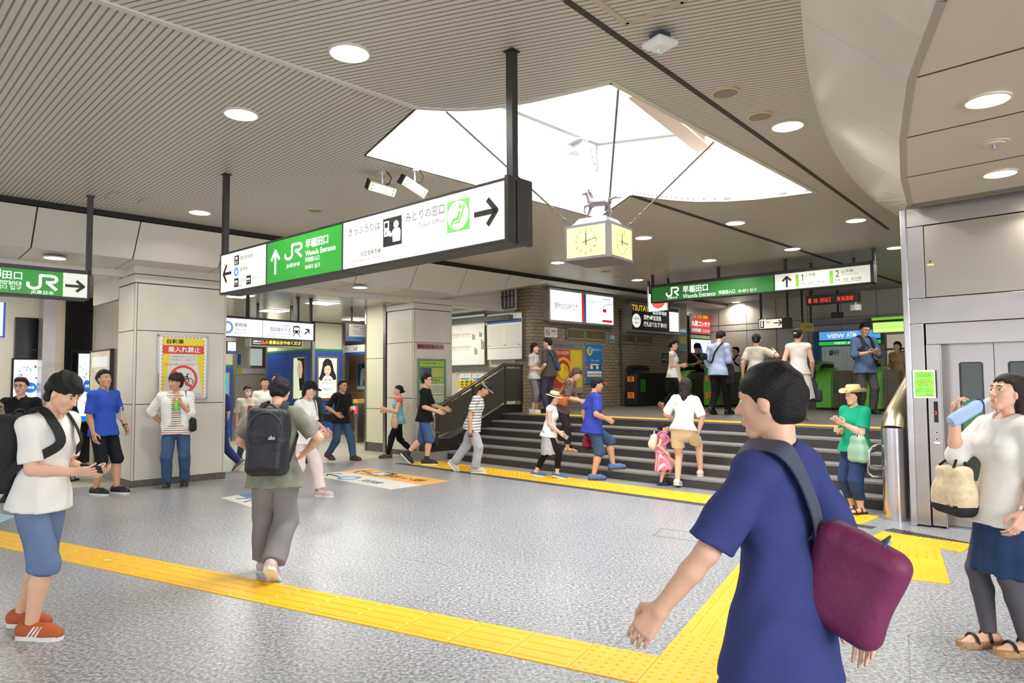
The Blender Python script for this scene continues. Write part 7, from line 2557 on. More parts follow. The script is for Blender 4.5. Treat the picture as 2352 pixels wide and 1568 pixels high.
def hand_prims(w, d, n, side, H, curl, spread=.12):
 """palm, four jointed fingers and a thumb; d fingers' way, n palm's facing, side = way from little finger to thumb"""
 k = H / 1.7
 d = nrm(d)
 n = nrm(np.asarray(n, float) - d * (np.asarray(n, float) @ d))
 s = np.cross(d, n)
 s = s * (1 if s @ np.asarray(side, float) > 0 else -1)
 P = []
 pl = .092 * k
 for j, o in enumerate((-.028, -.009, .010, .028)):
  P.append(cone(w + s * o * .55 * k, w + d * pl * (.94, .99, 1, .97)[j] + s * o * k, .0155 * k, .0125 * k, .012 * k))
 for j, o in enumerate((-.030, -.0105, .0105, .031)):
  p = w + d * pl * (.94, .99, 1.0, .97)[j] + s * o * k
  r = (.0078, .0088, .009, .0086)[j] * k
  ln = (.030, .039, .043, .038)[j] * k
  a = 0
  dd = nrm(d + s * o * spread * 22 / 1.0 * .3)
  for q in range(3):
   a += curl * (.55, .75, .55)[q]
   v = dd * math.cos(a) + n * math.sin(a)
   p2 = p + v * ln * (1, .72, .55)[q]
   P.append(cone(p, p2, r, r * .9, .004 * k))
   p, r = p2, r * .9
 b = w + s * .026 * k + d * .022 * k + n * .008 * k
 m1 = b + (d * .62 + s * .72 + n * (.25 + .3 * curl)) * .036 * k
 m2 = m1 + nrm(d * .95 + s * (.3 - .45 * curl) + n * (.2 + .35 * curl)) * .032 * k
 m3 = m2 + nrm(d * .95 - s * (.1 + .4 * curl) + n * (.15 + .3 * curl)) * .026 * k
 P += [cone(b, m1, .0165 * k, .0125 * k, .012 * k), cone(m1, m2, .0115 * k, .0102 * k, .004 * k), cone(m2, m3, .0102 * k, .0085 * k, .004 * k)]
 return P
def person(label, foot, face, H=None, top_py=None, g='m', lod=.011, lean=0, side=0, twist=0, neck=0, turn=0, tilt=0, feet=None, arms=None,
   top=None, bot=None, shoes=None, hair=('short', HAIR), skin=SKIN, build=1.0, extras=(), z=None, sway=0.0, over=None, knees=None):
 """foot: pixel of the ground under the body; feet/arms in body axes (x right, y ahead)"""
 if z is None:
  best = (1e9, None)
  for k in range(N_STEP, -1, -1):
   q = on_z(foot[0], foot[1], RISE * k)
   b_ = ab(q)[1]
   lo_ = B_LAND if k == N_STEP else B_STEP + TREAD * (k - 1)
   hi_ = 30 if k == N_STEP else lo_ + TREAD
   if k == 0:
    lo_, hi_ = -99, B_STEP
   if not (A_SL - .1 < ab(q)[0] < 9) and k == 0:
    hi_ = 30
   bc = min(max(b_, lo_ + .04), hi_ - .06)
   v = abs(bc - b_)
   if v < best[0] - 1e-6:
    best = (v, q + VB * (bc - b_))
  fp = best[1]
 else:
  fp = on_z(foot[0], foot[1], z)
 if H is None:
  H = min(1.86, max(.8, (at_y(foot[0], top_py, fp.y).z - fp.z) / math.cos(math.radians(lean * .8)) / (1.0 if not neck else 1 - .0006 * abs(neck))))
 rz = math.radians(face + 180)
 root = thing('person', label, 'person', fp, rz)
 f = g == 'f'
 B = build
 ft = {'L': [-.055, .0, 0, 0], 'R': [.055, .0, 0, 0]}
 if feet:
  for k_ in feet:
   ft[k_] = list(feet[k_]) + [0] * (4 - len(feet[k_]))
 l1, l2, anz = .245 * H, .232 * H, .045 * H
 ank, FT = {}, {}
 for s_, v in ft.items():
  p = math.radians(v[3])
  base = np.array([v[0] * H, v[1] * H, v[2]])
  ball = base + V3(0, .07 * H, 0)
  tf = lambda q, ball=ball, base=base, p=p: rotx(base + np.asarray(q, float) * H, -p, ball)
  FT[s_] = tf
  ank[s_] = tf((0, -.008, .045))
 hipx = .052 * H * (1.06 if f else 1)
 zp = .507 * H
 for s_, sg in (('L', -1), ('R', 1)):
  dx, dy = ank[s_][0] - (sg * hipx + sway * H), ank[s_][1]
  zp = min(zp, ank[s_][2] + math.sqrt(max(.01, (.993 * (l1 + l2)) ** 2 - dx * dx - dy * dy)))
 pc = V3(sway * H, 0, zp + .012 * H)
 le, sd = math.radians(lean), math.radians(side)
 u = nrm(V3(math.sin(sd), math.sin(le), math.cos(le) * math.cos(sd)))
 fw = nrm(V3(0, math.cos(le), -math.sin(le)))
 rt = nrm(np.cross(fw, u))
 tw = math.radians(twist)
 rs, fs = rt * math.cos(tw) + fw * math.sin(tw), fw * math.cos(tw) - rt * math.sin(tw)
 waist, chest, nb = pc + u * .085 * H, pc + u * .205 * H + fs * .008 * H, pc + u * .302 * H - fs * .012 * H
 shw = (.094 if f else .105) * H * (.5 + .5 * B)
 sh = {s_: pc + u * .276 * H + rs * sg * shw - fs * .005 * H for s_, sg in (('L', -1), ('R', 1))}
 hip = {s_: pc + rt * sg * hipx - u * .012 * H for s_, sg in (('L', -1), ('R', 1))}
 knee = {}
 for s_, sg in (('L', -1), ('R', 1)):
  kh = V3(sg * .12, 1, .1)
  if knees and s_ in knees:
   kh = V3(*knees[s_])
  knee[s_], ank[s_] = ik(hip[s_], ank[s_], l1, l2, kh)
 a1, a2 = .165 * H, .142 * H
 elb, wri, HD = {}, {}, {}
 for s_, sg in (('L', -1), ('R', 1)):
  A = dict(w=(.035, .02, -.298), e=(.35, -1, 0), hd=None, hn=None, curl=.45)
  if arms and s_ in arms:
   A.update(arms[s_])
  w = A['w']
  T_ = sh[s_] + (rs * sg * w[0] + fs * w[1] + u * w[2]) * H
  hint = rs * sg * A['e'][0] + fs * A['e'][1] + u * A['e'][2]
  elb[s_], wri[s_] = ik(sh[s_], T_, a1, a2, hint)
  fd = nrm(wri[s_] - elb[s_])
  def bv(q): return rs * sg * q[0] + fs * q[1] + u * q[2]
  hd = bv(A['hd']) if A['hd'] else fd
  hn = bv(A['hn']) if A['hn'] else -rs * sg * .9 + fs * .1
  ts = fs if abs(nrm(hn) @ rs) > .6 else (-rs * sg if (nrm(hn) @ u) < .3 else rs * sg)
  HD[s_] = (wri[s_], nrm(hd), nrm(hn), ts, A['curl'])
 na = math.radians(lean + neck)
 hu0 = nrm(u + V3(0, math.sin(na), math.cos(na)))
 hc = nb + hu0 * .045 * H + nrm(V3(0, math.sin(na), math.cos(na))) * .058 * H + fs * .016 * H
 ty, ti = math.radians(turn), math.radians(tilt)
 hup = nrm(V3(math.sin(ti), math.sin(na), math.cos(na)))
 f0 = V3(math.sin(ty), math.cos(ty), 0)
 hf = nrm(f0 - hup * (f0 @ hup)) if abs(na) < .3 else nrm(V3(math.sin(ty), math.cos(ty) * math.cos(na), -math.sin(na) * math.cos(ty)))
 hf = nrm(hf - hup * (hf @ hup))
 hr = np.cross(hf, hup)
 hh = (.136 if H > 1.2 else .17) * H
 RM = np.stack([hr, hf, hup], 1)
 def h(x, y, zz): return hc + (hr * x + hf * y + hup * zz) * hh
 fl = (fs, .70)
 rp, rw, rc = ((.088, .069, .077) if f else (.086, .077, .086))
 rp, rw, rc = rp * H * B, rw * H * B, rc * H * B
 def torso(t=0.0, arm=True):
  P = [cone(hip['L'] * .6 + hip['R'] * .4, hip['R'] * .6 + hip['L'] * .4, rp * .8 + t, rp * .8 + t, .03, (fw, .78)),
    cone(pc, waist, rp + t, rw + t, .03, fl), cone(waist, chest, rw + t, rc + t, .04, fl),
    cone(chest, pc + u * .262 * H, rc + t, .062 * H + t, .03, (fs, .72))]
  for s_, sg in (('L', -1), ('R', 1)):
   P.append(cone(pc + u * .255 * H + rs * sg * .045 * H, sh[s_] - u * .004 * H, .042 * H + t, .031 * H * B + t * .7, .03))
   P.append(cone(nb - u * .012 * H, sh[s_] + u * .008 * H, .026 * H + t, .023 * H + t * .7, .03))
   if f and H > 1.2:
    P.append(ell(chest + fs * rc * .46 + rs * sg * .038 * H - u * .006 * H, (.032 * H + t, .026 * H + t, .032 * H + t), .04))
  return P
 def armp(s_, t=0.0, upto=2.0):
  P = [cone(sh[s_], elb[s_], .0300 * H * B + t, .0235 * H * B + t, .015)]
  if upto > 1:
   m = elb[s_] * .68 + wri[s_] * .32
   P += [cone(elb[s_], m, .0235 * H * B + t, .0235 * H * B + t, .012), cone(m, wri[s_], .0235 * H * B + t, .0155 * H + t, .012)]
  return P
 def legp(s_, t=0.0):
  m = knee[s_] * .68 + ank[s_] * .32 - nrm(V3(0, 1, 0)) * .006 * H
  return [cone(hip[s_], knee[s_], .050 * H * B + t, .034 * H * B + t, .03), cone(knee[s_], m, .033 * H * B + t, .0325 * H * B + t, .02), cone(m, ank[s_], .0335 * H * B + t, .021 * H + t, .02)]
 def headp():
  P = [ell(h(0, -.05, .13), V3(.33, .40, .36) * hh, .02, RM), ell(h(0, .10, -.13), V3(.26, .29, .36) * hh, .03, RM),
    cone(h(.20, -.04, -.18), h(.06, .24, -.41), .09 * hh, .075 * hh, .02), cone(h(-.20, -.04, -.18), h(-.06, .24, -.41), .09 * hh, .075 * hh, .02),
    cone(h(-.05, .27, -.43), h(.05, .27, -.43), .07 * hh, .07 * hh, .02)]
  if lod < .0135:
   P += [cone(h(0, .37, .03), h(0, .455, -.12), .028 * hh, .05 * hh, .012), ell(h(.045, .41, -.135), V3(.04, .045, .035) * hh, .006), ell(h(-.045, .41, -.135), V3(.04, .045, .035) * hh, .006),
     cone(h(-.16, .31, .10), h(.16, .31, .10), .055 * hh, .055 * hh, .015), ell(h(.15, .25, -.1), V3(.1, .09, .1) * hh, .02), ell(h(-.15, .25, -.1), V3(.1, .09, .1) * hh, .02),
     cone(h(-.065, .375, -.255), h(.065, .375, -.255), .03 * hh, .03 * hh, .005), cone(h(-.05, .37, -.305), h(.05, .37, -.305), .034 * hh, .034 * hh, .005)]
   for sg in (-1, 1):
    P.append(ell(h(.13 * sg, .405, .02), V3(.075, .05, .04) * hh, .01, RM, neg=True))
  else:
   P.append(cone(h(0, .37, .03), h(0, .44, -.12), .04 * hh, .06 * hh, .012))
  for sg in (-1, 1):
   P.append(ell(h(.325 * sg, -.02, -.03), V3(.045, .085, .15) * hh, .008, RM))
  P.append(cone(h(0, -.1, -.22), nb - u * .02 * H, .205 * hh, (.20 if f else .23) * hh, .02))
  return P
 hh_ = max(.0045, lod * .62)
 body = torso() + armp('L') + armp('R') + legp('L') + legp('R') + [cone(h(0, -.1, -.25), nb - u * .03 * H, .2 * hh, .21 * hh, .02)]
 for s_ in 'LR':
  tf = FT[s_]
  body += [cone(tf((0, -.03, .025)), tf((0, .06, .018)), .022 * H, .02 * H, .012), cone(ank[s_], tf((0, -.02, .03)), .021 * H, .024 * H, .012), cone(tf((0, .06, .018)), tf((.004 * (-1 if s_ == 'R' else 1), .098, .012)), .02 * H, .012 * H, .012)]
 extra = []
 if lod < .0145:
  for s_ in 'LR':
   w, d, n_, ts, cu = HD[s_]
   extra.append(field_mesh([cone(w - d * .0 - nrm(w - elb[s_]) * .03, w, .0165 * H, .016 * H, .01)] + hand_prims(w, d, n_, ts, H, cu), hh_))
 else:
  for s_ in 'LR':
   w, d, n_, ts, cu = HD[s_]
   extra.append(field_mesh(hand_prims(w, d, n_, ts, H * 1.06, cu), .009))
 hv = field_mesh(headp(), hh_ if lod < .0145 else .011)
 nbody = None
 lipc = h(0, .40, -.28)
 R3 = (hr, hf, hup)
 def mi(c):
  q = (c - lipc)
  return ((np.abs(q @ hr) < .075 * hh) & (np.abs(q @ hup) < .04 * hh) & (np.abs(q @ hf) < .045 * hh)).astype(int)
 ob = soft('body', [skin, LIPS], root, body, lod, mi_fn=mi if lod < .0135 else None, extra=extra + [hv])
 J = dict(root=root, H=H, u=u, fw=fw, fs=fs, rs=rs, pc=pc, waist=waist, chest=chest, nb=nb, sh=sh, elb=elb, wri=wri, HD=HD, h=h, RM=RM, hh=hh, hc=hc, hip=hip, knee=knee, ank=ank, rc=rc, rp=rp, rw=rw, lod=lod, FT=FT, t=(.009 + top[3] * .34 + .004) if top else .01)
 if lod < .0135:
  for sg in (-1, 1):
   e = MB().sphere((0, 0, 0), .062 * hh, 8, (1.15, .8, .55))
   o = e.build('eye', [M_EYW, M_EYE], root, smooth=True)
   o.matrix_local = Matrix.Translation(Vector(h(.135 * sg, .318, .012))) @ Matrix(RM.tolist()).to_4x4()
   o.data.polygons.foreach_set('material_index', [1 if abs(p.center.x) < .034 * hh and p.center.y > 0 else 0 for p in o.data.polygons])
   MB().tube([h((.135 - .085) * sg, .376, .112), h(.135 * sg, .364, .125), h((.135 + .075) * sg, .34, .105)], [.016 * hh, .02 * hh, .01 * hh], 6).build('eyebrow', hair[1], root, smooth=True)
 st, hm = hair[0], hair[1]
 Hp = [ell(h(0, -.065, .155), V3(.372, .447, .40) * hh, .02, RM), cone(h(0, -.14, .1), h(0, -.17, -.22), .325 * hh, .27 * hh, .03)]
 hl = .22
 def smx(a, b, k):
  return np.maximum(a, b) + np.maximum(k - np.abs(a - b), 0) ** 2 / (4 * k)
 def faceopen(X, Fd, lim=None):
  kk = .10 * hh
  q = X - hc
  x, y, zz = q @ hr / hh, q @ hf / hh, q @ hup / hh
  cut = np.minimum(y - ((.26 if st == 'crop' else .13) - .45 * np.clip(.1 - zz, 0, .6)), hl - .5 * np.clip(np.abs(x) - .16, 0, .3) + .03 * np.sin(x * 40) - zz) * hh
  Fd = smx(Fd, cut, kk)
  low = {'short': -.30, 'buzz': -.22, 'messy': -.42, 'crop': -.36, 'bun': -.3, 'pony': -.3}.get(st, None)
  if low is not None:
   Fd = smx(Fd, (low + .7 * np.clip(y + .16, 0, .4) - zz) * hh * .8, .14 * hh)
   if st == 'crop':
    return Fd
   ear = np.maximum(np.abs(x) * 0 + np.abs(y + .02) - .10, zz - .06) * hh
   Fd = np.maximum(Fd, -np.maximum(ear, (.2 - np.abs(x)) * hh))
  return Fd
 if st == 'crop':
  hl = .10
  Hp += [cone(h(0, -.18, .0), h(0, -.18, -.34), .31 * hh, .22 * hh, .03)]
 if st == 'short' or st == 'buzz':
  hl = .30
 if st == 'bob':
  hl = .16
  Hp += [cone(h(-.22, -.12, .0), h(-.24, -.06, -.42), .2 * hh, .16 * hh, .03), cone(h(.22, -.12, .0), h(.24, -.06, -.42), .2 * hh, .16 * hh, .03), cone(h(0, -.2, .0), h(0, -.22, -.42), .26 * hh, .22 * hh, .03)]
 elif st == 'long':
  Hp += [cone(h(0, -.2, .0), h(0, -.36, -.75), .3 * hh, .24 * hh, .04), cone(h(-.2, -.15, 0), h(-.26, -.2, -.7), .2 * hh, .12 * hh, .03), cone(h(.2, -.15, 0), h(.26, -.2, -.7), .2 * hh, .12 * hh, .03), cone(h(0, -.34, -.7), h(0, -.3, -1.15), .2 * hh, .06 * hh, .03)]
 elif st == 'bun':
  Hp += [ell(h(0, -.5, -.12), V3(.2, .17, .17) * hh, .02)]
 elif st == 'pony':
  Hp += [cone(h(0, -.45, .05), h(0, -.62, -.2), .11 * hh, .13 * hh, .02), cone(h(0, -.62, -.2), h(0, -.5, -.75), .13 * hh, .05 * hh, .02)]
 elif st == 'messy':
  Hp += [ell(h(.0, -.07, .20), V3(.395, .46, .40) * hh, .03, RM), cone(h(0, -.19, .0), h(0, -.2, -.36), .31 * hh, .24 * hh, .03)]
  hl = .15
 if st == 'short':
  Hp += [ell(h(0, .08, .37), V3(.27, .26, .17) * hh, .05, RM)]
 if st != 'none':
  soft('hair', hm, root, Hp, max(.006, lod * .8), wrinkle=.02 * hh if st != 'messy' else .03 * hh, wfreq=16 / hh, post=faceopen, seed=face)
 if top:
  tm, sl, hem, loose = top[:4]
  t = .009 + loose * .34
  ht = max(.009, lod)
  P = torso(t)
  P.append(cone(waist, pc - u * hem * H, rw + t + .004, max(rp, .102 * H * B) + t + .008 + loose * .5, .04, (fw, .84), flat_end=True))
  for s_ in 'LR':
   if not bot or bot[0] == 'pants':
    P.append(cone(hip[s_], hip[s_] * .7 + knee[s_] * .3, .054 * H * B + t + .004, .052 * H * B + t + .004, .04))
   if sl <= 0:
    continue
   if sl <= .5:
    e = sh[s_] + (elb[s_] - sh[s_]) * (sl * 2)
    P.append(cone(sh[s_], e, .032 * H * B + t * .6, .031 * H * B + t * .7 + loose * .22, .02, flat_end=True))
   else:
    P.append(cone(sh[s_], elb[s_], .032 * H * B + t * .7, .029 * H + t * .7, .02))
    P.append(cone(elb[s_], elb[s_] + (wri[s_] - elb[s_]) * ((sl - .5) * 2), .029 * H + t * .7, .023 * H + t * .7, .015, flat_end=True))
  P.append(dict(cone(nb - u * .0 * H + fs * .012 * H, nb + u * .2 * H + fs * .04 * H, .036 * H, .06 * H, .012), neg=True))
  soft('top', tm, root, P, ht, wrinkle=.0035 + loose * .06, wfreq=30, cuts=[(pc - u * hem * H, -u)], seed=face * .1)
 if bot:
  kind, bm_, ln, loose = bot[:4]
  t = .009
  ht = max(.009, lod)
  cut_top = [(waist - u * .012 * H, u)]
  if kind == 'pants':
   P = [cone(hip['L'] * .6 + hip['R'] * .4, hip['R'] * .6 + hip['L'] * .4, rp * .84 + t, rp * .84 + t, .03, (fw, .8)), cone(pc, waist, rp + t, rw + t + .004, .03, fl)]
   for s_ in 'LR':
    L_ = ln * (l1 + l2)
    if L_ <= l1:
     e = hip[s_] + (knee[s_] - hip[s_]) * (L_ / l1)
     P.append(cone(hip[s_], e, .053 * H * B + t, (.053 - .016 * L_ / l1) * H * B + t + loose, .03, flat_end=True))
    else:
     e = knee[s_] + (ank[s_] - knee[s_]) * min(1.04, (L_ - l1) / l2)
     P += [cone(hip[s_], knee[s_], .052 * H * B + t, .037 * H * B + t + loose * .6, .03), cone(knee[s_], e, .037 * H * B + t + loose * .6, (.024 + .012 * (1 - min(1, (L_ - l1) / l2))) * H + t + loose, .02, flat_end=True)]
   soft('trousers' if ln > .55 else 'shorts', bm_, root, P, ht, wrinkle=.004 + loose * .05, wfreq=26, cuts=cut_top, seed=face * .2)
  else:
   e = pc - V3(0, 0, 1) * ln * H + (knee['L'] + knee['R']) * .5 * .0
   md = (knee['L'] + knee['R']) / 2 - (hip['L'] + hip['R']) / 2
   e = pc + nrm(md * .5 + V3(0, 0, -.3) * H) * ln * H
   P = [cone(waist, pc, rw + t, max(rp, .1 * H * B) + t, .03, fl), cone(pc, e, max(rp, .1 * H * B) + t, max(rp, .1 * H * B) + t + loose, .03, (fw, .8), flat_end=True)]
   def pleat(X, Fd):
    q = X - pc
    an = np.arctan2(q @ rt, q @ fw)
    return Fd + .006 * np.sin(an * 11) * np.clip((pc[2] - X[..., 2]) / (ln * H), 0, 1) * (1 if loose > .02 else 0)
   soft('skirt', bm_, root, P, ht, wrinkle=.003, cuts=cut_top, post=pleat)
 if over:   # leggings or stockings under a skirt / shorts
  om, ln = over
  P = []
  for s_ in 'LR':
   e = ank[s_] if ln >= 1 else knee[s_] + (ank[s_] - knee[s_]) * ((ln * (l1 + l2) - l1) / l2)
   q = legp(s_, .005)
   q[2] = cone(q[2]['a'], e, .0335 * H * B + .005, .021 * H + .007 + (.006 * H if ln < .9 else 0), .02, flat_end=True)
   P += q
  soft('leggings', om, root, P, max(.009, lod))
 if shoes:
  sm, so, kind = shoes
  for s_ in 'LR':
   tf = FT[s_]
   dn = nrm(tf((0, 0, -.1)) - tf((0, 0, 0)))
   lat = V3(1, 0, 0)
   if kind != 'sandal':
    P = [cone(tf((0, -.034, .032)), tf((0, .055, .026)), .032 * H, .031 * H, .015, (lat, .93)), cone(tf((0, .055, .026)), tf((0, .096, .02)), .031 * H, .024 * H, .015, (lat, 1.05)), cone(tf((0, -.02, .03)), tf((0, -.018, .058 if kind != 'flat' else .042)), .027 * H, .027 * H, .012, flat_end=True)]
    if kind == 'flat':
     P.append(dict(cone(tf((0, -.02, .05)), tf((0, .05, .062)), .024 * H, .026 * H, .008), neg=True))
    o = soft('shoe', sm, root, P, max(.0065, lod * .65), cuts=[(tf((0, 0, .012)), dn)])
   else:
    b = MB()
    for y in (.058, .005):
     b.tube([tf((math.cos(a) * .031 * (1 if y > .02 else .95), y + .012 * math.sin(a) * 0, .016 + math.sin(a) * (.028 if y > .02 else .045))) for a in [math.pi * i / 8 for i in range(9)]], .0055 * H, 6)
    o = b.build('sandal_strap', sm, root, smooth=True)
   b = MB()
   out = [(-.024, -.05), (-.029, -.03), (-.026, .02), (-.033, .062), (-.026, .1), (-.008, .118), (.012, .116), (.028, .1), (.033, .062), (.027, .02), (.029, -.03), (.024, -.05), (.0, -.062)]
   hz = .016 if kind != 'sandal' else .02
   hl_ = 0.0
   lo_ = [tf((x, y, 0.0)) for x, y in out]
   hi_ = [tf((x, y, hz + (.012 if kind == 'heel' and y < 0 else 0))) for x, y in out]
   n = len(out)
   b.add(lo_ + hi_, [tuple(range(n))[::-1] if True else 0, tuple(range(n, 2 * n))] + [(i, (i + 1) % n, (i + 1) % n + n, i + n) for i in range(n)])
   b.build('sole', so, o if kind != 'sandal' else root)
 for e in extras:
  e(J)
 return J
# things worn or carried
def carried(J, name, label, cat):
 r = J['root']
 t = thing(name, label, cat, r.location, r.rotation_euler.z)
 return t
def strap(par, J, pts, w, m, name='strap', t=.006):
 """ribbon through body-axis points, facing away from the spine"""
 P = [np.asarray(p, float) for p in pts]
 path = []
 n = len(P)
 for i in range(n - 1):
  p0, p1, p2, p3 = P[max(i - 1, 0)], P[i], P[i + 1], P[min(i + 2, n - 1)]
  for k in range(6):
   s = k / 6
   path.append(.5 * ((2 * p1) + (-p0 + p2) * s + (2 * p0 - 5 * p1 + 4 * p2 - p3) * s * s + (-p0 + 3 * p1 - 3 * p2 + p3) * s ** 3))
 path.append(P[-1])
 c = J['chest'] - J['u'] * .03
 nn = [nrm(p - c) for p in path]
 b = MB()
 b.ribbon([Vector(p) for p in path], [Vector(x) for x in nn], w, t)
 return b.build(name, m, par, smooth='auto')
def backpack(J, label, m, w=.15, hgt=.235, d=.075, zc=.0, sm=None, front=True, logo=None):
 """on the back, two straps over the shoulders; sizes half extents in m"""
 u, fs, rs, H = J['u'], J['fs'], J['rs'], J['H']
 t = carried(J, 'backpack', label, 'backpack')
 c = J['chest'] - fs * (J['rc'] * .72 + J['t'] + d + .004) + u * (zc - .02 * H)
 R = np.stack([rs, fs, u], 1)
 P = [rbox(c, (w, d, hgt), .07, .03, R), rbox(c - u * hgt * .42 - fs * d * .55, (w * .86, d * .7, hgt * .5), .05, .03, R)]
 soft('bag_body', m, t, P, max(.009, J['lod']), wrinkle=.006, wfreq=22)
 zb = MB()
 arc = [c - fs * (d + .006) + rs * (w * .8 * math.cos(a)) + u * (hgt * .35 + hgt * .5 * math.sin(a)) for a in [math.pi * i / 12 for i in range(13)]]
 zb.tube([Vector(p) for p in arc], .005, 6)
 zb.build('zip', mat('zip_grey', (70, 70, 74), .5), t, smooth=True)
 MB().tube([Vector(c + u * hgt + rs * x - fs * .01 + u * .03 * (1 - (x / .05) ** 2)) for x in (-.05, -.025, 0, .025, .05)], .009, 6).build('grab_handle', m, t, smooth=True)
 if logo:
  p = c - fs * (d + .012) + rs * w * .35 + u * hgt * .1
  MB().prism_xz([(-.03, -.015), (.03, -.015), (.02, .012), (.005, .002), (-.004, .022), (-.014, .004), (-.02, .01)], -.002, .002).build('mark', logo, t).matrix_local = Matrix.Translation(Vector(p)) @ Matrix(np.stack([rs, fs, u], 1).tolist()).to_4x4()
 T, K = J['t'], H / 1.7
 for s_, sg in (('L', -1), ('R', 1)):
  nbx = J['nb'] + rs * sg * .088 * K
  pts = [c + u * hgt * .75 + fs * d * .8 + rs * sg * .05, nbx - fs * (.07 * K + T) + u * .012 * K, nbx + u * (.03 * K + T) - fs * .005, nbx + fs * (.062 * K + T),
    J['chest'] + fs * (J['rc'] * .74 + T + .012) + rs * sg * .088 * K + u * .03, J['chest'] + rs * sg * (J['rc'] * .86 + T) - u * .06 * K + fs * (.05 * K + T), J['chest'] + rs * sg * (J['rc'] + T + .004) - u * .11 * K - fs * .03 * K, c + rs * sg * w * .9 - u * hgt * .55 + fs * d * .8]
  strap(t, J, pts, .058 * K, sm or m, t=.009)
 return t
def sling_bag(J, label, m, side='R', drop=.02, size=(.13, .05, .10), back=.0, name='shoulder_bag', sm=None, cross=True, soft_=.04, sw=.04, wr=.006, inw=0.0, tl=0.0):
 """bag at the hip on a strap from the other shoulder (cross) or the same one"""
 u, fs, rs, H = J['u'], J['fs'], J['rs'], J['H']
 sg = 1 if side == 'R' else -1
 t = carried(J, name, label, 'bag')
 c = J['pc'] + rs * sg * (J['rp'] + size[1] + J['t'] + .018 - inw) - u * drop * H - fs * back
 ca, sa = math.cos(math.radians(tl)), math.sin(math.radians(tl))
 R = np.stack([fs * ca + u * sa, rs, u * ca - fs * sa], 1)
 soft('bag_body', m, t, [rbox(c, size, soft_, .02, R)], max(.009, J['lod']), wrinkle=wr, wfreq=25)
 so = -sg if cross else sg
 T = J['t']
 nb = J['nb'] + rs * so * .115 * H / 1.7 + u * (.014 * H / 1.7 + T * .8)
 if cross:
  fp = [c + fs * size[0] * .8 + u * size[2] * .9, J['waist'] + rs * sg * J['rw'] * .75 + fs * (J['rw'] * .66 + T + .012), J['chest'] + fs * (J['rc'] * .76 + T + .014), nb + fs * (.05 + T) - u * .025, nb,
    nb - fs * (.05 + T) - u * .025, J['chest'] - fs * (J['rc'] * .76 + T + .014), J['waist'] + rs * sg * J['rw'] * .75 - fs * (J['rw'] * .7 + T + .012), c - fs * size[0] * .8 + u * size[2] * .9]
 else:
  s = J['sh'][side] + u * (.05 * H / 1.7 + T) - rs * sg * .03
  fp = [c + fs * size[0] * .8 + u * size[2] * .9, J['chest'] + rs * sg * (J['rc'] + T + .02) + fs * .075 - u * .05, s + fs * .05 - u * .03, s, s - fs * .05 - u * .03, J['chest'] + rs * sg * (J['rc'] + T + .02) - fs * .075 - u * .05, c - fs * size[0] * .8 + u * size[2] * .9]
 strap(t, J, fp, sw, sm or m)
 return t
def hand_bag(J, label, m, s_='R', size=(.15, .05, .13), at=None, hang=.12, name='tote_bag', sm=None, at_elbow=False, taper=.75, bottom=None):
 """bag hanging from a hand or the crook of an elbow by two handles"""
 t = carried(J, name, label, 'bag')
 p = (J['elb'][s_] * .8 + J['wri'][s_] * .2) if at_elbow else J['wri'][s_] + J['HD'][s_][1] * .075
 p = p - V3(0, 0, .012)
 c = p - V3(0, 0, hang + size[2])
 if at is not None:
  c = c + V3(*at)
 P = [rbox(c - V3(0, 0, size[2] * .35), (size[0], size[1], size[2] * .65), min(size[1], .05), .05), rbox(c + V3(0, 0, size[2] * .3), (size[0] * taper, size[1] * .8, size[2] * .7), min(size[1] * .8, .04), .05)]
 mm = [m, bottom] if bottom else m
 soft('bag_body', mm, t, P, max(.009, J['lod']), wrinkle=.004, mi_fn=(lambda cc: (cc[:, 2] < c[2] - size[2] * .55).astype(int)) if bottom else None)
 for o in (-1, 1):
  MB().tube([Vector(c + V3(size[0] * taper * .6, o * size[1] * .6, size[2] * .95)), Vector(p + V3(.02, o * .004, -.04)), Vector(p + V3(0, 0, .012)), Vector(p + V3(-.02, o * .004, -.04)), Vector(c + V3(-size[0] * taper * .6, o * size[1] * .6, size[2] * .95))], .008, 6).build('handle', sm or m, t, smooth=True)
 return t
M_PH = mat('phone_dark', (40, 42, 46), .25)
M_PHS = mat('phone_screen', (150, 170, 180), .2, emit=.15)
def phone(J, label, s_='R', m=None, off=(.0, .0, .0)):
 t = carried(J, 'phone', label, 'phone')
 w, d, n, ts, cu = J['HD'][s_]
 p = w + d * .10 + n * .024 + V3(*off)
 y = nrm(d)
 zx = nrm(n)
 x = np.cross(y, zx)
 o = MB().box(-.034, .034, -.068, .068, -.004, .004).build('case', m or M_PH, t, bevel=.003)
 o.matrix_local = Matrix.Translation(Vector(p)) @ Matrix(np.stack([x, y, zx], 1).tolist()).to_4x4()
 MB().box(-.03, .03, -.06, .06, .004, .005).build('display', M_PHS, o)
 return t
def head_obj(J, name, b, m, off=(0, 0, 0), smooth='auto', pitch=0.0):
 o = b.build(name, m, J['root'], smooth=smooth)
 o.matrix_local = Matrix.Translation(Vector(J['h'](*off))) @ Matrix(J['RM'].tolist()).to_4x4() @ Matrix.Rotation(pitch, 4, 'X')
 return o
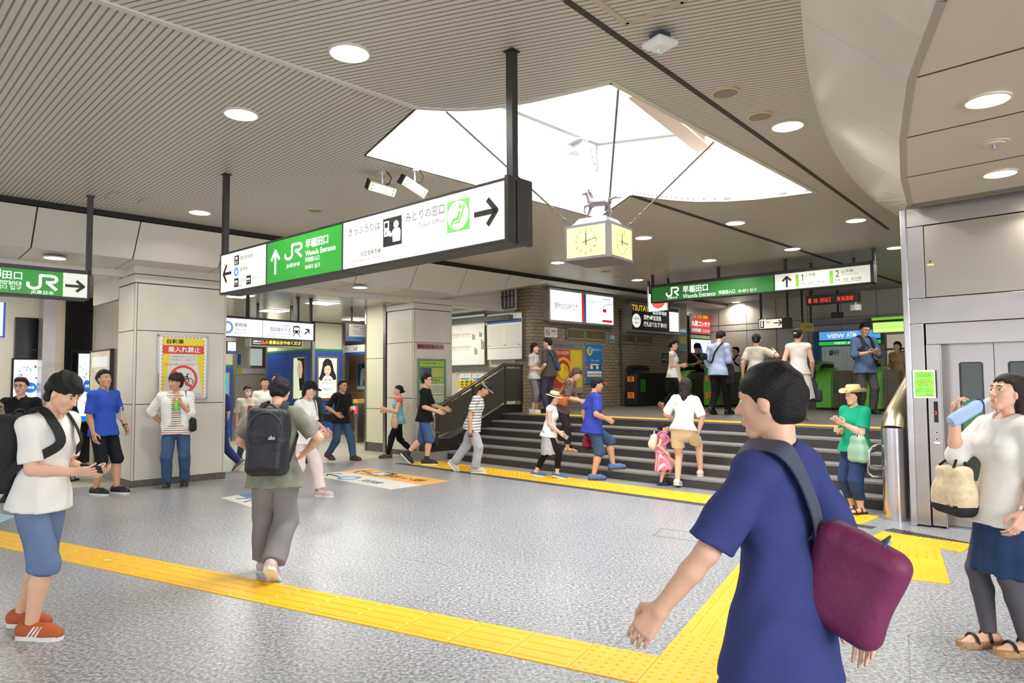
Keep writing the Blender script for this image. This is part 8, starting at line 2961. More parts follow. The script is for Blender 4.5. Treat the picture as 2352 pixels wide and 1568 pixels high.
def brim_hat(J, m, band, brim=.62, crown=.42, curl=.0, hgt=.42, pitch=0.0, z0=.2):
 hh = J['hh']
 b = MB()
 prof = [(.40, .0), (.42, hgt * .5), (.38, hgt * .9), (.30, hgt), (.1, hgt * .93), (.005, hgt * .9)]
 b.lathe([(r * hh, z * hh) for r, z in prof], 28)
 n = 28
 vs, fc = [], []
 for j, r in enumerate((.39, .5, brim)):
  for i in range(n):
   a = 2 * math.pi * i / n
   zz = (curl * abs(math.cos(a)) ** 2 - .04) * (j / 2) ** 2
   vs.append((r * math.cos(a) * hh, (r + .06) * math.sin(a) * hh, zz * hh))
 for lay in (0, .025):
  pass
 v2 = vs + [(x, y, z + .022 * hh) for x, y, z in vs]
 m3 = 3 * n
 for j in range(2):
  for i in range(n):
   k = (i + 1) % n
   fc.append((j * n + i, j * n + k, (j + 1) * n + k, (j + 1) * n + i)[::-1])
   fc.append((m3 + j * n + i, m3 + j * n + k, m3 + (j + 1) * n + k, m3 + (j + 1) * n + i))
 for i in range(n):
  k = (i + 1) % n
  fc.append((2 * n + i, 2 * n + k, m3 + 2 * n + k, m3 + 2 * n + i))
 b.add(vs and v2, fc)
 o = head_obj(J, 'hat', b, m, (0, -.05, z0), pitch=pitch)
 if band:
  MB().lathe([(.425 * hh, .01 * hh), (.43 * hh, .1 * hh)], 28).build('hat_band', band, o, smooth='auto')
 return o
def cap(J, m, mb):
 hh, h, RM = J['hh'], J['h'], J['RM']
 z0 = h(0, 0, .18)
 o = soft('cap', m, J['root'], [ell(h(0, -.06, .16), V3(.41, .48, .41) * hh, .02, RM)], max(.007, J['lod'] * .7), cuts=[(z0, -RM[:, 2])])
 soft('cap_bill', mb, o, [ell(h(0, .42, .2), V3(.34, .36, .05) * hh, .02, RM)], max(.006, J['lod'] * .6), cuts=[(h(0, .36, 0), -RM[:, 1])])
def glasses(J, m=None):
 hh = J['hh']
 b = MB()
 for sg in (-1, 1):
  b.tube([(sg * .14 * hh + .105 * hh * math.cos(a), .44 * hh, .02 * hh + .075 * hh * math.sin(a)) for a in [2 * math.pi * i / 14 for i in range(14)]], .012 * hh, 6, closed=True)
  b.tube([(sg * .245 * hh, .43 * hh, .05 * hh), (sg * .33 * hh, .3 * hh, .05 * hh), (sg * .36 * hh, -.02 * hh, .04 * hh)], .01 * hh, 6)
 b.tube([(-.04 * hh, .44 * hh, .04 * hh), (.04 * hh, .44 * hh, .04 * hh)], .01 * hh, 6)
 head_obj(J, 'glasses', b, m or M_PH)
def collar(J, m, open_=.0):
 u, fs, rs, H = J['u'], J['fs'], J['rs'], J['H']
 b = MB()
 R_ = .036 * H + .012
 ang = [math.pi * (-.40 + 1.8 * i / 22) + math.pi / 2 + .3 for i in range(23)]
 ang = [math.pi / 2 + .28 + (2 * math.pi - .56) * i / 22 for i in range(23)]
 P = [J['nb'] + rs * R_ * math.cos(a) + fs * (R_ * math.sin(a) + .010 * H) + u * (.012 * H - .014 * H * math.sin(a)) for a in ang]
 b.ribbon([Vector(p) for p in P], [Vector(nrm(rs * math.cos(a) + fs * math.sin(a) + u * .55)) for a in ang], .024 * H, .004)
 return b.build('collar', m, J['root'], smooth='auto')
def wristband(J, s_, m, name='watch'):
 w, e = J['wri'][s_], J['elb'][s_]
 d = nrm(w - e)
 MB().tube([Vector(w - d * .035), Vector(w - d * .012)], .0195 * J['H'], 14).build(name, m, J['root'], smooth='auto')
# the crowd
C_WHITE, C_CREAM = fab('cloth_white', (232, 230, 224)), fab('cloth_cream', (222, 214, 196))
C_BLACK, C_NAVY = fab('cloth_black', (26, 25, 27)), fab('cloth_navy', (58, 65, 118))
C_JEAN, C_JEAN_L, C_JEAN_D = fab('denim_blue', (62, 84, 116), noise=.16), fab('denim_pale', (104, 122, 156), noise=.1), fab('denim_dark', (44, 62, 98), noise=.18)
C_GREY, C_GREYD = fab('cloth_grey', (122, 120, 122)), fab('cloth_dark_grey', (74, 72, 74))
C_BLUE, C_SKY = fab('cloth_blue', (54, 86, 184)), fab('cloth_sky', (176, 190, 224))
C_GREEN = fab('cloth_green', (22, 150, 112))
S_WH, S_BK, S_BR = mat('shoe_white', (226, 224, 218), .6), mat('shoe_black', (28, 27, 28), .5), mat('shoe_brown', (84, 50, 40), .5)
S_TAN, S_BL = mat('shoe_tan', (170, 120, 80), .6), mat('shoe_blue', (70, 110, 160), .6)
M_STRAW, M_STRAW2 = mat('straw', (224, 192, 142), .8, noise=.12, nscale=30, bump=.5, bscale=120), mat('straw_pale', (226, 206, 168), .8, noise=.12, nscale=30, bump=.5, bscale=120)
M_CORK = mat('cork', (176, 138, 96), .8, noise=.2, nscale=40)
BAG_BK = mat('bag_black', (24, 24, 27), .75, bump=.4, bscale=40)
BAG_NV = mat('bag_navy_nylon', (28, 29, 38), .5, bump=.5, bscale=30)
STEP = {'L': (-.05, .16, 0, 0), 'R': (.05, -.18, 0, 38)}
STEPR = {'R': (.05, .16, 0, 0), 'L': (-.05, -.18, 0, 38)}
HOLD = dict(w=(-.05, .15, -.13), e=(.5, -.6, -.6), hn=(-.4, -.2, .8), curl=.75)
# 1 phone man in the left foreground
def shoe_stripes(J):
 b = MB()
 for s_ in 'LR':
  sg = 1 if s_ == 'R' else -1
  for k in range(3):
   y = .012 + k * .015
   b.tube([J['FT'][s_]((sg * .0335, y - .006, .018)), J['FT'][s_]((sg * .0305, y + .004, .034)), J['FT'][s_]((sg * .02, y + .012, .05))], .0036 * J['H'], 6)
 b.build('shoe_stripe', S_WH, J['root'])
J = person('young man in white T-shirt and blue-grey shorts at the left edge, looking at a phone', (84, 1452), 84, H=1.69, lod=.008, lean=7, neck=24,
   feet={'R': (.06, .035, 0), 'L': (-.06, -.11, 0)}, arms={'R': dict(w=(-.035, .175, -.155), e=(.25, -1, -.5), hd=(-.15, .95, .15), hn=(-.75, .1, .6), curl=.55), 'L': dict(w=(-.06, .165, -.175), e=(.25, -1, -.5), hd=(-.2, .95, .1), hn=(-.5, .1, .8), curl=.6)},
   top=(C_WHITE, .42, .045, .022), bot=('pants', C_JEAN_L, .56, .02), shoes=(mat('shoe_rust', (176, 84, 44), .7), S_WH, 'shoe'), hair=('messy', HAIR), extras=[shoe_stripes])
backpack(J, 'big black backpack worn by the young man in white at the left edge', BAG_BK, .16, .25, .11, -.06)
phone(J, 'dark phone in the hands of the young man in white at the left edge', 'R')
# 2 man in black polo with glasses
J = person('man in black polo shirt and glasses standing before the black wall panel', (40, 1148), 14, top_py=866, lod=.011, feet={'L': (-.06, 0, 0), 'R': (.06, 0, 0)},
   top=(C_BLACK, .42, .03, .012), bot=('pants', C_BLACK, 1, .01), shoes=(S_BK, S_BK, 'shoe'), build=1.08, extras=[glasses, lambda J: collar(J, C_BLACK)])
person('person in a patterned sleeve cut off by the left border', (-42, 1166), 60, H=1.62, g='f', lod=.012, top=(floral_mat('leopard', (150, 136, 112), (58, 50, 44), 40), .42, .03, .012), bot=('pants', C_BLACK, 1, .01), shoes=(S_BK, S_BK, 'shoe'), hair=('bob', HAIR))
# 3b person in black behind the phone man
J = person('person in a black dress and sandals mostly hidden behind the young man with the phone', (148, 1105), 160, H=1.56, g='f', lod=.012, top=(C_BLACK, .3, .03, .012), bot=('skirt', C_BLACK, .22, .03), shoes=(S_BK, S_BK, 'sandal'), hair=('bob', HAIR))
sling_bag(J, 'dark grey shoulder bag on the person in black behind the phone man', C_GREYD, 'R', .08, (.12, .05, .12), cross=False)
# 3 man in the blue shirt
J = person('man in bright blue short-sleeved shirt and dark shorts standing by the steel wall', (234, 1134), 72, top_py=850, lod=.0095, neck=-8, turn=4,
   feet={'R': (.05, .0, 0), 'L': (-.055, .10, 0)}, arms={'R': dict(w=(.01, .03, -.30), curl=.5), 'L': dict(w=(.04, .08, -.265), e=(.6, -1, 0), curl=.9)},
   top=(C_BLUE, .45, .05, .016), bot=('pants', fab('shorts_check', (30, 32, 38)), .52, .016), shoes=(S_BK, S_WH, 'shoe'), skin=SKIN_T,
   extras=[lambda J: collar(J, C_BLUE), lambda J: wristband(J, 'L', M_PH), lambda J: MB().tube([Vector(J['chest'] + J['fs'] * (J['rc'] * .75 + .02) + J['u'] * (.09 - k * .075)) for k in (0, .02)], .006, 6).build('button', S_WH, J['root'])])
t = carried(J, 'paper_fan', 'white paper held under the left arm of the man in blue', 'paper')
o = MB().box(-.003, .003, -.05, .10, -.09, .10).build('sheet', M_WHITE, t)
o.location = Vector(J['elb']['L'] + J['rs'] * .052)
# 4 man against the pillar
TEE = stripe_mat('striped_tee', (226, 222, 214), [(60, 66, 96), (190, 90, 84), (80, 92, 100), (200, 130, 90)], .13, 'Z', .38)
def open_shirt(J):
 u, fs, rs, H = J['u'], J['fs'], J['rs'], J['H']
 P = []
 t = .024
 for s_, sg in (('L', -1), ('R', 1)):
  P += [cone(J['chest'] + rs * sg * .035 * H, J['pc'] - u * .06 * H + rs * sg * .04 * H, J['rc'] * .78 + t, J['rp'] * .8 + t, .03, (fs, .84), flat_end=True),
    cone(J['nb'] - u * .01 * H + rs * sg * .02 * H, J['sh'][s_], .032 * H + t * .6, .036 * H + t * .5, .03), cone(J['chest'] + rs * sg * .04 * H, J['sh'][s_] - u * .01 * H, J['rc'] * .6 + t, .036 * H + t * .5, .03),
    cone(J['sh'][s_], J['elb'][s_], .036 * H + t * .5, .034 * H + t * .4, .02), cone(J['elb'][s_], J['elb'][s_] * .75 + J['wri'][s_] * .25, .033 * H + t * .4, .034 * H + t * .5, .015, flat_end=True)]
 c = J['chest']
 def openf(X, Fd):
  q = X - c
  x, y = q @ rs, q @ fs
  return np.maximum(Fd, np.minimum(y - .02, (.062 + .02 * np.clip(-(q @ u), -.2, .6)) - np.abs(x + .01)))
 soft('open_shirt', C_WHITE, J['root'], P, .010, wrinkle=.006, wfreq=26, post=openf)
J = person('man in an open white shirt over a striped T-shirt leaning by the bicycle notice', (402, 1119), 22, top_py=858, lod=.0095, neck=10, turn=48, side=2,
   feet={'R': (.065, .02, 0), 'L': (-.075, -.02, 0)}, arms={'L': dict(w=(-.06, .10, -.06), e=(.5, -.3, -1), hd=(-.3, .3, .7), hn=(-.2, -.9, .2), curl=.9), 'R': dict(w=(.02, -.10, -.235), e=(1, .0, 0), curl=.6)},
   top=(TEE, .2, .05, .008), bot=('pants', C_JEAN, 1, .018), shoes=(S_BK, mat('sole_grey', (120, 116, 104), .7), 'shoe'), hair=('messy', HAIR_B), skin=SKIN_T, extras=[open_shirt])
sling_bag(J, 'black shoulder bag hanging at the side of the man in the open white shirt', BAG_BK, 'L', -.02, (.12, .05, .10), cross=False)
w = J['wri']['L']
t = carried(J, 'drink_bottle', 'small lime green bottle held by the man in the open white shirt', 'bottle')
q = w + J['fs'] * .04 - J['u'] * .02 + J['rs'] * .055
MB().lathe([(.026, -.09), (.03, -.07), (.03, .03), (.014, .06), (.014, .075)], 16, q).build('bottle_body', mat('bottle_lime', (120, 206, 60), .3), t, smooth='auto')
MB().lathe([(.016, .075), (.016, .095)], 14, q).build('bottle_cap', M_WHITE, t)
# 5 walker with the dark backpack, seen from behind
J = person('walker seen from behind in a grey tie-dye top and loose trousers on the tactile path', (628, 1322), 183, H=1.66, g='f', lod=.008, lean=6, neck=26, build=1.04,
   feet={'L': (-.075, .10, 0, 0), 'R': (.03, -.17, .0, 42)}, arms={'L': dict(w=(.0, .13, -.20), e=(1, -.35, -.1), hn=(-.6, .1, .6), curl=.7), 'R': dict(w=(.02, .13, -.19), e=(1, -.3, -.1), hn=(-.6, .1, .6), curl=.7)},
   top=(fab('tie_dye_grey', (132, 132, 120), noise=.45, bscale=12), .4, .085, .05), bot=('pants', fab('loose_grey', (130, 127, 129), noise=.08, bscale=14), .97, .045), shoes=(mat('shoe_pale_pink', (206, 186, 180), .6), S_WH, 'shoe'), hair=('crop', HAIR))
backpack(J, 'dark navy backpack with a small pale mark, on the walker in grey seen from behind', BAG_NV, .165, .27, .10, -.075, sm=BAG_BK, logo=mat('mark_pale', (170, 174, 176), .6))
# 6-12 people in the side concourse
def face_mask(J):
 soft('face_mask', M_WHITE, J['root'], [ell(J['h'](0, .22, -.24), V3(.27, .25, .22) * J['hh'], .02, J['RM'])], .009)
def print_patch(J):
 c = J['chest'] + J['fs'] * (J['rc'] * .72 + .018) - J['u'] * .06 - J['rs'] * .03
 soft('shirt_print', mat('print_rust', (170, 70, 50), .7, noise=.4, nscale=40), J['root'], [rbox(c, (.05, .012, .085), .01, .01, np.stack([J['rs'], J['fs'], J['u']], 1))], .009)
J = person('girl in a face mask and white T-shirt with a red print beside the first pillar', (566, 1062), 35, top_py=882, g='f', lod=.0125, feet=STEP, top=(C_CREAM, .45, .05, .014), bot=('pants', C_JEAN, 1, .008), shoes=(S_BK, S_BK, 'shoe'), hair=('pony', HAIR), extras=[face_mask, print_patch])
person('man in an open-necked white shirt and dark trousers behind the walker in grey', (606, 1052), 30, top_py=866, lod=.013, top=(C_WHITE, .9, .02, .014), bot=('pants', C_BLACK, 1, .01), shoes=(S_BK, S_BK, 'shoe'), skin=SKIN_T)
person('man in a pale blue shirt walking left, farthest back in the side concourse', (634, 1030), -50, H=1.78, lod=.014, top=(C_SKY, .9, .02, .012), bot=('pants', C_GREYD, 1, .01), shoes=(S_BK, S_BK, 'shoe'), hair=('buzz', HAIR))
J = person('person in a black cap and white T-shirt passing right behind the walker in grey', (692, 1140), 72, top_py=872, g='f', lod=.011, lean=8, neck=12, feet=STEP, arms={'R': dict(w=(-.02, .2, -.2), e=(.3, -1, -.4), curl=.7), 'L': dict(w=(-.02, .18, -.2), e=(.3, -1, -.4))},
   top=(C_WHITE, .45, .05, .02), bot=('pants', fab('pale_pink', (226, 206, 200)), .95, .03), shoes=(mat('shoe_pale_pink', (206, 186, 180), .6), S_WH, 'flat'), hair=('bob', HAIR), extras=[lambda J: cap(J, C_BLACK, C_BLACK)])
sling_bag(J, 'brown plaid shoulder bag on the passer-by in the black cap', fab('plaid_brown', (84, 66, 62), noise=.4), 'L', -.05, (.13, .06, .12), cross=False)
J = person('woman with long dark hair walking away in front of the blue advert pillar', (712, 1066), 196, top_py=878, g='f', lod=.0125, feet=STEP, top=(fab('jacket_olive', (60, 66, 62)), .9, .05, .016), bot=('skirt', C_CREAM, .24, .03), shoes=(S_BR, S_BR, 'shoe'), hair=('long', HAIR_B))
backpack(J, 'dark green backpack on the long-haired woman by the blue pillar', mat('bag_forest', (44, 56, 54), .7), .14, .2, .08, -.05)
J = person('man in black T-shirt and jeans striding past the blue advert pillar', (782, 1056), 56, top_py=868, lod=.0115, lean=4, feet={'L': (-.06, .17, 0, 0), 'R': (.05, -.17, 0, 20)}, arms={'L': dict(w=(-.06, .14, -.14), e=(.5, -.8, -.4), curl=.8), 'R': dict(w=(.06, .10, -.2), e=(.6, -.8, -.2), curl=.7)},
   top=(C_BLACK, .45, .05, .018), bot=('pants', C_JEAN, 1, .016), shoes=(S_BR, S_BR, 'shoe'), skin=SKIN_T, extras=[glasses])
sling_bag(J, 'bulky black bag on the hip of the man in black T-shirt by the blue pillar', BAG_BK, 'R', -.02, (.16, .07, .09), back=.05, cross=False)
t = carried(J, 'paper', 'folded white paper in the hand of the man in black by the blue pillar', 'paper')
MB().box(-.06, .06, -.002, .002, -.04, .04).build('sheet', M_WHITE, t).location = Vector(J['wri']['L'] + J['HD']['L'][1] * .11)
person('woman in a long black dress half hidden by the pillar at the side-line gates', (852, 1006), 100, H=1.6, g='f', lod=.014, arms={'R': dict(w=(-.02, .12, -.05), e=(.5, -.3, -1))}, top=(C_BLACK, .2, .03, .01), bot=('skirt', C_BLACK, .36, .05), shoes=(S_TAN, S_BR, 'flat'), hair=('long', HAIR_B))
J = person('woman in a coral and pale blue top walking left before the second pillar', (915, 1050), -74, top_py=882, g='f', lod=.0115, feet={'L': (-.04, .15, 0, 0), 'R': (.04, -.22, 0, 40)}, arms={'L': dict(w=(.0, .18, -.12), e=(.4, -.6, -.8)), 'R': dict(w=(.02, .17, -.16), e=(.4, -.6, -.8), curl=.8)},
   top=(fab('cloth_pale_blue', (136, 186, 204)), .0, .05, .02), bot=('pants', C_BLACK, 1, .003), shoes=(S_BR, S_BR, 'heel'), hair=('bun', HAIR),
   extras=[lambda J: soft('coral_yoke', fab('cloth_coral', (222, 110, 92)), J['root'], [cone(J['chest'] - J['u'] * .01, J['pc'] + J['u'] * .268 * J['H'], J['rc'] + .024, .062 * J['H'] + .02, .03, (J['fs'], .76), flat_start=True)] + [cone(J['nb'] - J['u'] * .01, J['sh'][s_], .04 * J['H'], .048 * J['H'], .03) for s_ in 'LR'], .011, cuts=[(J['nb'] + J['u'] * .012, J['u'])])])
hand_bag(J, 'tan tote bag carried by the woman in the coral top', mat('bag_tan', (206, 178, 140), .7), 'L', (.15, .06, .14), at_elbow=True, hang=.06)
sk = lambda J: soft('sock', fab('sock_grey', (60, 62, 64)), J['root'], [cone(J['ank'][s_] + V3(0, 0, .005), J['ank'][s_] * .75 + J['knee'][s_] * .25, .028 * J['H'], .027 * J['H'], .01, flat_end=True) for s_ in 'LR'], .009)
J = person('man in black T-shirt, blue shorts and canvas shoes walking right past the green poster', (975, 1066), 84, top_py=857, lod=.0105, lean=3, feet={'R': (.05, .04, 0, 0), 'L': (-.05, -.26, .03, 45)}, arms={'R': dict(w=(.0, .16, -.2), e=(.3, -1, -.2), curl=.5), 'L': dict(w=(.0, .2, -.18), e=(.3, -1, -.3), curl=.5)},
   top=(C_BLACK, .45, .05, .018), bot=('pants', fab('shorts_blue', (74, 98, 142)), .55, .02), shoes=(S_BK, S_WH, 'shoe'), extras=[sk, glasses])
person('person in dark trousers vanishing behind the first white pillar', (500, 1083), -100, H=1.7, lod=.013, feet={'L': (-.05, .18, 0, 0), 'R': (.05, -.26, .02, 40)}, top=(C_NAVY, .45, .04, .014), bot=('pants', C_NAVY, 1, .012), shoes=(mat('shoe_grey', (126, 124, 122), .6), S_WH, 'shoe'))
# 13-16 crossing the foot of the steps
J = person('elderly man in grey cap, striped T-shirt and pale trousers stooping by the steps', (1086, 1084), 78, top_py=878, lod=.0105, lean=14, neck=26, feet={'R': (.05, .05, 0, 0), 'L': (-.05, -.28, .0, 48)}, arms={'R': dict(w=(.03, .02, -.30), curl=.8)},
   top=(stripe_mat('striped_grey_tee', (226, 226, 222), [(120, 124, 128)], .05), .4, .06, .018), bot=('pants', fab('pale_grey_cloth', (176, 174, 178)), .98, .026), shoes=(mat('shoe_beige', (196, 186, 164), .7), S_WH, 'shoe'), skin=SKIN_T, extras=[lambda J: cap(J, C_GREY, C_GREY)])
phone(J, 'dark phone in the lowered hand of the elderly man in the cap', 'R')
sling_bag(J, 'dark navy bag behind the elderly man in the striped T-shirt', BAG_NV, 'L', -.02, (.10, .06, .13), back=.14, cross=False)
J = person('woman in a straw hat, white sleeveless top and grey apron skirt crossing the yellow strip', (1262, 1096), 72, top_py=897, g='f', lod=.0105, lean=7, neck=8, feet={'R': (.04, .10, 0, 10), 'L': (-.04, -.17, 0, 6)}, arms={'R': dict(w=(-.02, .14, -.24), e=(.2, -1, -.2), curl=.8), 'L': dict(w=(.0, -.02, -.29))},
   top=(C_WHITE, .0, .04, .016), bot=('skirt', fab('apron_grey', (176, 174, 176)), .24, .03), over=(C_BLACK, .88), shoes=(S_BL, S_WH, 'flat'), hair=('bob', HAIR), extras=[lambda J: brim_hat(J, M_STRAW2, C_BLACK, .66, hgt=.4)])
phone(J, 'silver phone held ahead by the woman in the straw hat on the yellow strip', 'R', mat('phone_silver', (160, 160, 166), .3))
J = person('man in royal blue T-shirt, denim shorts and two-tone cap stepping up onto the first step', (1362, 1101), 98, top_py=866, lod=.0105, lean=6, neck=6, build=1.08, feet={'R': (.05, .0, 0, 0), 'L': (-.05, .23, .145, -4)}, arms={'R': dict(w=(.02, .12, -.2), e=(.4, -1, -.1), curl=.8), 'L': dict(w=(.03, -.02, -.29))},
   top=(fab('cloth_royal', (58, 70, 170)), .42, .07, .026), bot=('pants', C_JEAN, .56, .022), shoes=(S_BL, S_BR, 'shoe'), skin=SKIN_T, extras=[lambda J: cap(J, fab('cap_navy', (36, 40, 66)), fab('cap_red', (206, 60, 80)))])
hand_bag(J, 'dark red and black bag hanging from the far hand of the man in royal blue', mat('bag_crimson', (150, 30, 56), .7), 'L', (.12, .06, .12), hang=.05, bottom=BAG_BK)
J = person('woman in a brown print top bending forward on the steps with an orange bag', (1303, 1035), 66, H=1.6, g='f', lod=.011, lean=22, neck=16, feet={'R': (.04, .08, 0, 0), 'L': (-.04, -.16, .145, 0)}, arms={'R': dict(w=(-.02, .2, -.13), e=(.3, -.8, -.6), curl=.6), 'L': dict(w=(-.02, .2, -.16), e=(.3, -.8, -.6))},
   top=(floral_mat('brown_print', (96, 76, 70), (150, 130, 116), 60), .45, .06, .022), bot=('pants', fab('dark_brown_cloth', (52, 46, 48)), .9, .012), shoes=(S_TAN, M_CORK, 'sandal'), hair=('bob', mat('hair_brown', (74, 48, 38), .5, noise=.4, nscale=60)))
sling_bag(J, 'orange leather shoulder bag on the woman bending on the steps', mat('bag_orange', (190, 98, 54), .5), 'R', -.08, (.15, .06, .09), cross=False)
# 17-22 on the upper steps and the landing
J = person('man in white shirt with a navy backpack climbing the upper steps', (1306, 980), 128, top_py=778, lod=.0115, lean=4, feet={'L': (-.05, .12, 0, 0), 'R': (.05, -.1, 0, 20)}, arms={'R': dict(w=(.03, .08, -.25), e=(.4, -1, 0))}, top=(C_WHITE, .45, .04, .02), bot=('pants', C_NAVY, 1, .012), shoes=(S_BK, S_BK, 'shoe'))
backpack(J, 'navy backpack on the man in white climbing the steps', BAG_NV, .14, .2, .08, -.03)
J = person('woman in pale grey T-shirt and grey cropped trousers at the brick corner', (1228, 948), 64, top_py=787, g='f', lod=.0115, neck=4, arms={'R': dict(w=(-.05, .13, -.17), e=(.4, -1, -.3))}, top=(fab('cloth_pale_grey', (196, 190, 188)), .4, .04, .02), bot=('pants', fab('grey_linen', (122, 120, 130)), .76, .012), shoes=(S_WH, S_WH, 'flat'), hair=('bob', HAIR))
J = person('man in dark grey polo shirt facing the woman at the brick corner', (1262, 948), -128, top_py=776, lod=.0115, neck=12, turn=-12, arms={'L': dict(w=(-.02, .08, -.24), e=(.6, -1, 0))}, top=(C_GREYD, .45, .04, .016), bot=('pants', fab('cloth_plum', (70, 64, 88)), 1, .014), shoes=(S_BK, S_BK, 'shoe'))
sling_bag(J, 'teal blue bag between the couple at the brick corner', mat('bag_teal', (52, 82, 104), .7), 'R', -.10, (.14, .05, .10), cross=True)
J = person('woman in grey bucket hat, pale aqua top and white trousers on the upper steps', (1400, 992), 120, top_py=814, g='f', lod=.0115, feet={'L': (-.05, .1, .0, 0), 'R': (.05, -.08, 0, 16)}, arms={'R': dict(w=(.02, .06, -.27))}, top=(fab('cloth_aqua', (196, 222, 224)), .6, .08, .03), bot=('pants', C_WHITE, .92, .012), shoes=(S_BK, S_BK, 'flat'), hair=('bob', mat('hair_grey', (120, 116, 112), .6)),
   extras=[lambda J: brim_hat(J, C_GREY, None, .56, hgt=.4, z0=.14)])
hand_bag(J, 'small beige handbag of the woman in the grey bucket hat', mat('bag_beige', (196, 178, 156), .7), 'R', (.1, .05, .08), hang=.04)
J = person('woman in white floral tunic and striped leggings stepping up to the landing', (1497, 980), 142, top_py=783, g='f', lod=.011, lean=4, feet={'L': (-.045, .03, 0, 0), 'R': (.045, .02, .0, 0)}, arms={'L': dict(w=(.10, .0, -.28)), 'R': dict(w=(.03, .06, -.28))}, turn=20,
   top=(floral_mat('floral_white', (232, 228, 222), (186, 142, 122), 22), .3, .13, .035), bot=('pants', stripe_mat('striped_leggings', (226, 224, 218), [(50, 50, 54)], .032, 'Z', .5), .88, .003), shoes=(S_BR, S_BR, 'sandal'), hair=('bob', HAIR))
sling_bag(J, 'turquoise waist bag on the woman in the floral tunic', mat('bag_turquoise', (110, 170, 184), .6), 'R', -.11, (.12, .04, .05), back=-.06, cross=True)
J = person('woman in white sleeveless blouse and black trousers walking right across the landing', (1548, 943), 74, top_py=778, g='f', lod=.0115, neck=6, feet={'R': (.04, .16, 0, 0), 'L': (-.04, -.2, 0, 42)}, arms={'R': dict(w=(-.06, .12, -.16), e=(.4, -1, -.3)), 'L': dict(w=(-.05, .12, -.15), e=(.4, -1, -.3))},
   top=(C_WHITE, .0, .05, .02), bot=('pants', C_BLACK, .95, .006), shoes=(S_TAN, S_TAN, 'flat'), hair=('bun', HAIR))
t = carried(J, 'cardigan', 'beige cardigan over the arm of the woman in the white sleeveless blouse', 'clothing')
c = J['elb']['R'] * .4 + J['wri']['R'] * .6
soft('cloth', fab('cardigan_beige', (206, 178, 160)), t, [cone(c, c - V3(0, -.03, .42), .05, .07, .03, flat_end=True)], .012, wrinkle=.008)
J = person('man in black polo looking down at a phone before the lit white advert', (1602, 930), 8, H=1.72, lod=.0125, neck=30, arms={'R': HOLD, 'L': dict(w=(-.04, .12, -.17), e=(.6, -.6, -.5))}, top=(C_BLACK, .42, .03, .014), bot=('pants', C_GREYD, 1, .012), shoes=(S_BK, S_BK, 'shoe'), hair=('messy', HAIR), skin=SKIN_T)
sling_bag(J, 'black bag on a tan strap across the man in black polo at the gates', BAG_BK, 'L', -.02, (.1, .04, .1), sm=mat('strap_tan', (170, 146, 112), .7))
phone(J, 'white phone held by the man in black polo at the gates', 'R', M_WHITE)
J = person('man in pale blue shirt with head bowed walking to the gates', (1652, 952), 134, top_py=760, lod=.0105, lean=4, neck=30, feet={'R': (.05, .12, 0, 0), 'L': (-.05, -.1, 0, 20)}, arms={'R': dict(w=(-.0, .14, -.2), e=(.3, -1, -.2)), 'L': dict(w=(.02, .05, -.28))}, top=(C_SKY, .82, .06, .028), bot=('pants', C_BLACK, 1, .014), shoes=(S_BK, S_BK, 'shoe'))
sling_bag(J, 'black crossbody pouch on the back of the man in the pale blue shirt', BAG_BK, 'L', -.16, (.13, .04, .07), back=.16, cross=True)
hand_bag(J, 'dark jacket and bag hanging from the arm of the man in the pale blue shirt', BAG_BK, 'R', (.12, .05, .2), at_elbow=True, hang=.05)
J = person('man with a black backpack and white shirt far off before the brick wall', (1694, 926), -78, H=1.66, lod=.014, neck=6, top=(C_WHITE, .45, .03, .014), bot=('pants', C_GREYD, 1, .012), shoes=(S_BK, S_BK, 'shoe'), extras=[glasses])
backpack(J, 'black backpack on the far man in white before the brick wall', BAG_BK, .13, .18, .07, -.03)
person('woman in a cream T-shirt with one arm raised, back turned, between two gates', (1738, 956), 150, top_py=766, g='f', lod=.0115, lean=3, side=3, arms={'R': dict(w=(.10, .10, .0), e=(1, -.1, -.4)), 'L': dict(w=(.06, .03, -.28))}, top=(fab('cloth_ecru', (212, 206, 190)), .4, .04, .025), bot=('skirt', fab('skirt_taupe', (120, 108, 108)), .26, .03), shoes=(S_TAN, S_TAN, 'flat'), hair=('pony', HAIR))
J = person('woman in a white sleeveless dress with her hair up, walking away across the landing', (1838, 968), 158, top_py=752, g='f', lod=.0105, feet={'R': (.04, .05, 0, 0), 'L': (-.04, -.04, 0, 8)}, arms={'R': dict(w=(.04, .10, -.27)), 'L': dict(w=(.06, .02, -.28))}, turn=22, top=(fab('dress_white', (222, 216, 212)), .0, .02, .012), bot=('skirt', fab('dress_white', (222, 216, 212)), .27, .075), shoes=(S_TAN, S_TAN, 'flat'), hair=('bun', HAIR_B))
MB().tube([J['h'](-.12, -.5, .1), J['h'](.12, -.52, .1)], .01, 6).build('hair_clip', S_WH, J['root'])
hand_bag(J, 'navy tote bag in the right hand of the woman in the white dress', mat('bag_slate', (48, 54, 70), .7), 'R', (.15, .06, .17), hang=.1, taper=.55)
J = person('tall man in blue-grey shirt and backpack straps reading his phone before the gates', (1990, 950), 4, H=1.85, lod=.0095, neck=20, feet={'L': (-.05, .05, 0, 0), 'R': (.05, -.03, 0, 0)}, arms={'R': dict(w=(-.06, .15, -.135), e=(.7, -.5, -.6), hn=(-.3, -.3, .8), curl=.6), 'L': dict(w=(-.055, .15, -.14), e=(.7, -.5, -.6), hn=(-.3, -.3, .8), curl=.6)},
   top=(fab('cloth_steel_blue', (92, 112, 142)), .72, .075, .03), bot=('pants', fab('trousers_charcoal', (80, 77, 80)), 1, .018), shoes=(S_BK, S_BK, 'shoe'), extras=[lambda J: glasses(J, M_ALU), lambda J: collar(J, fab('cloth_steel_blue', (92, 112, 142)))])
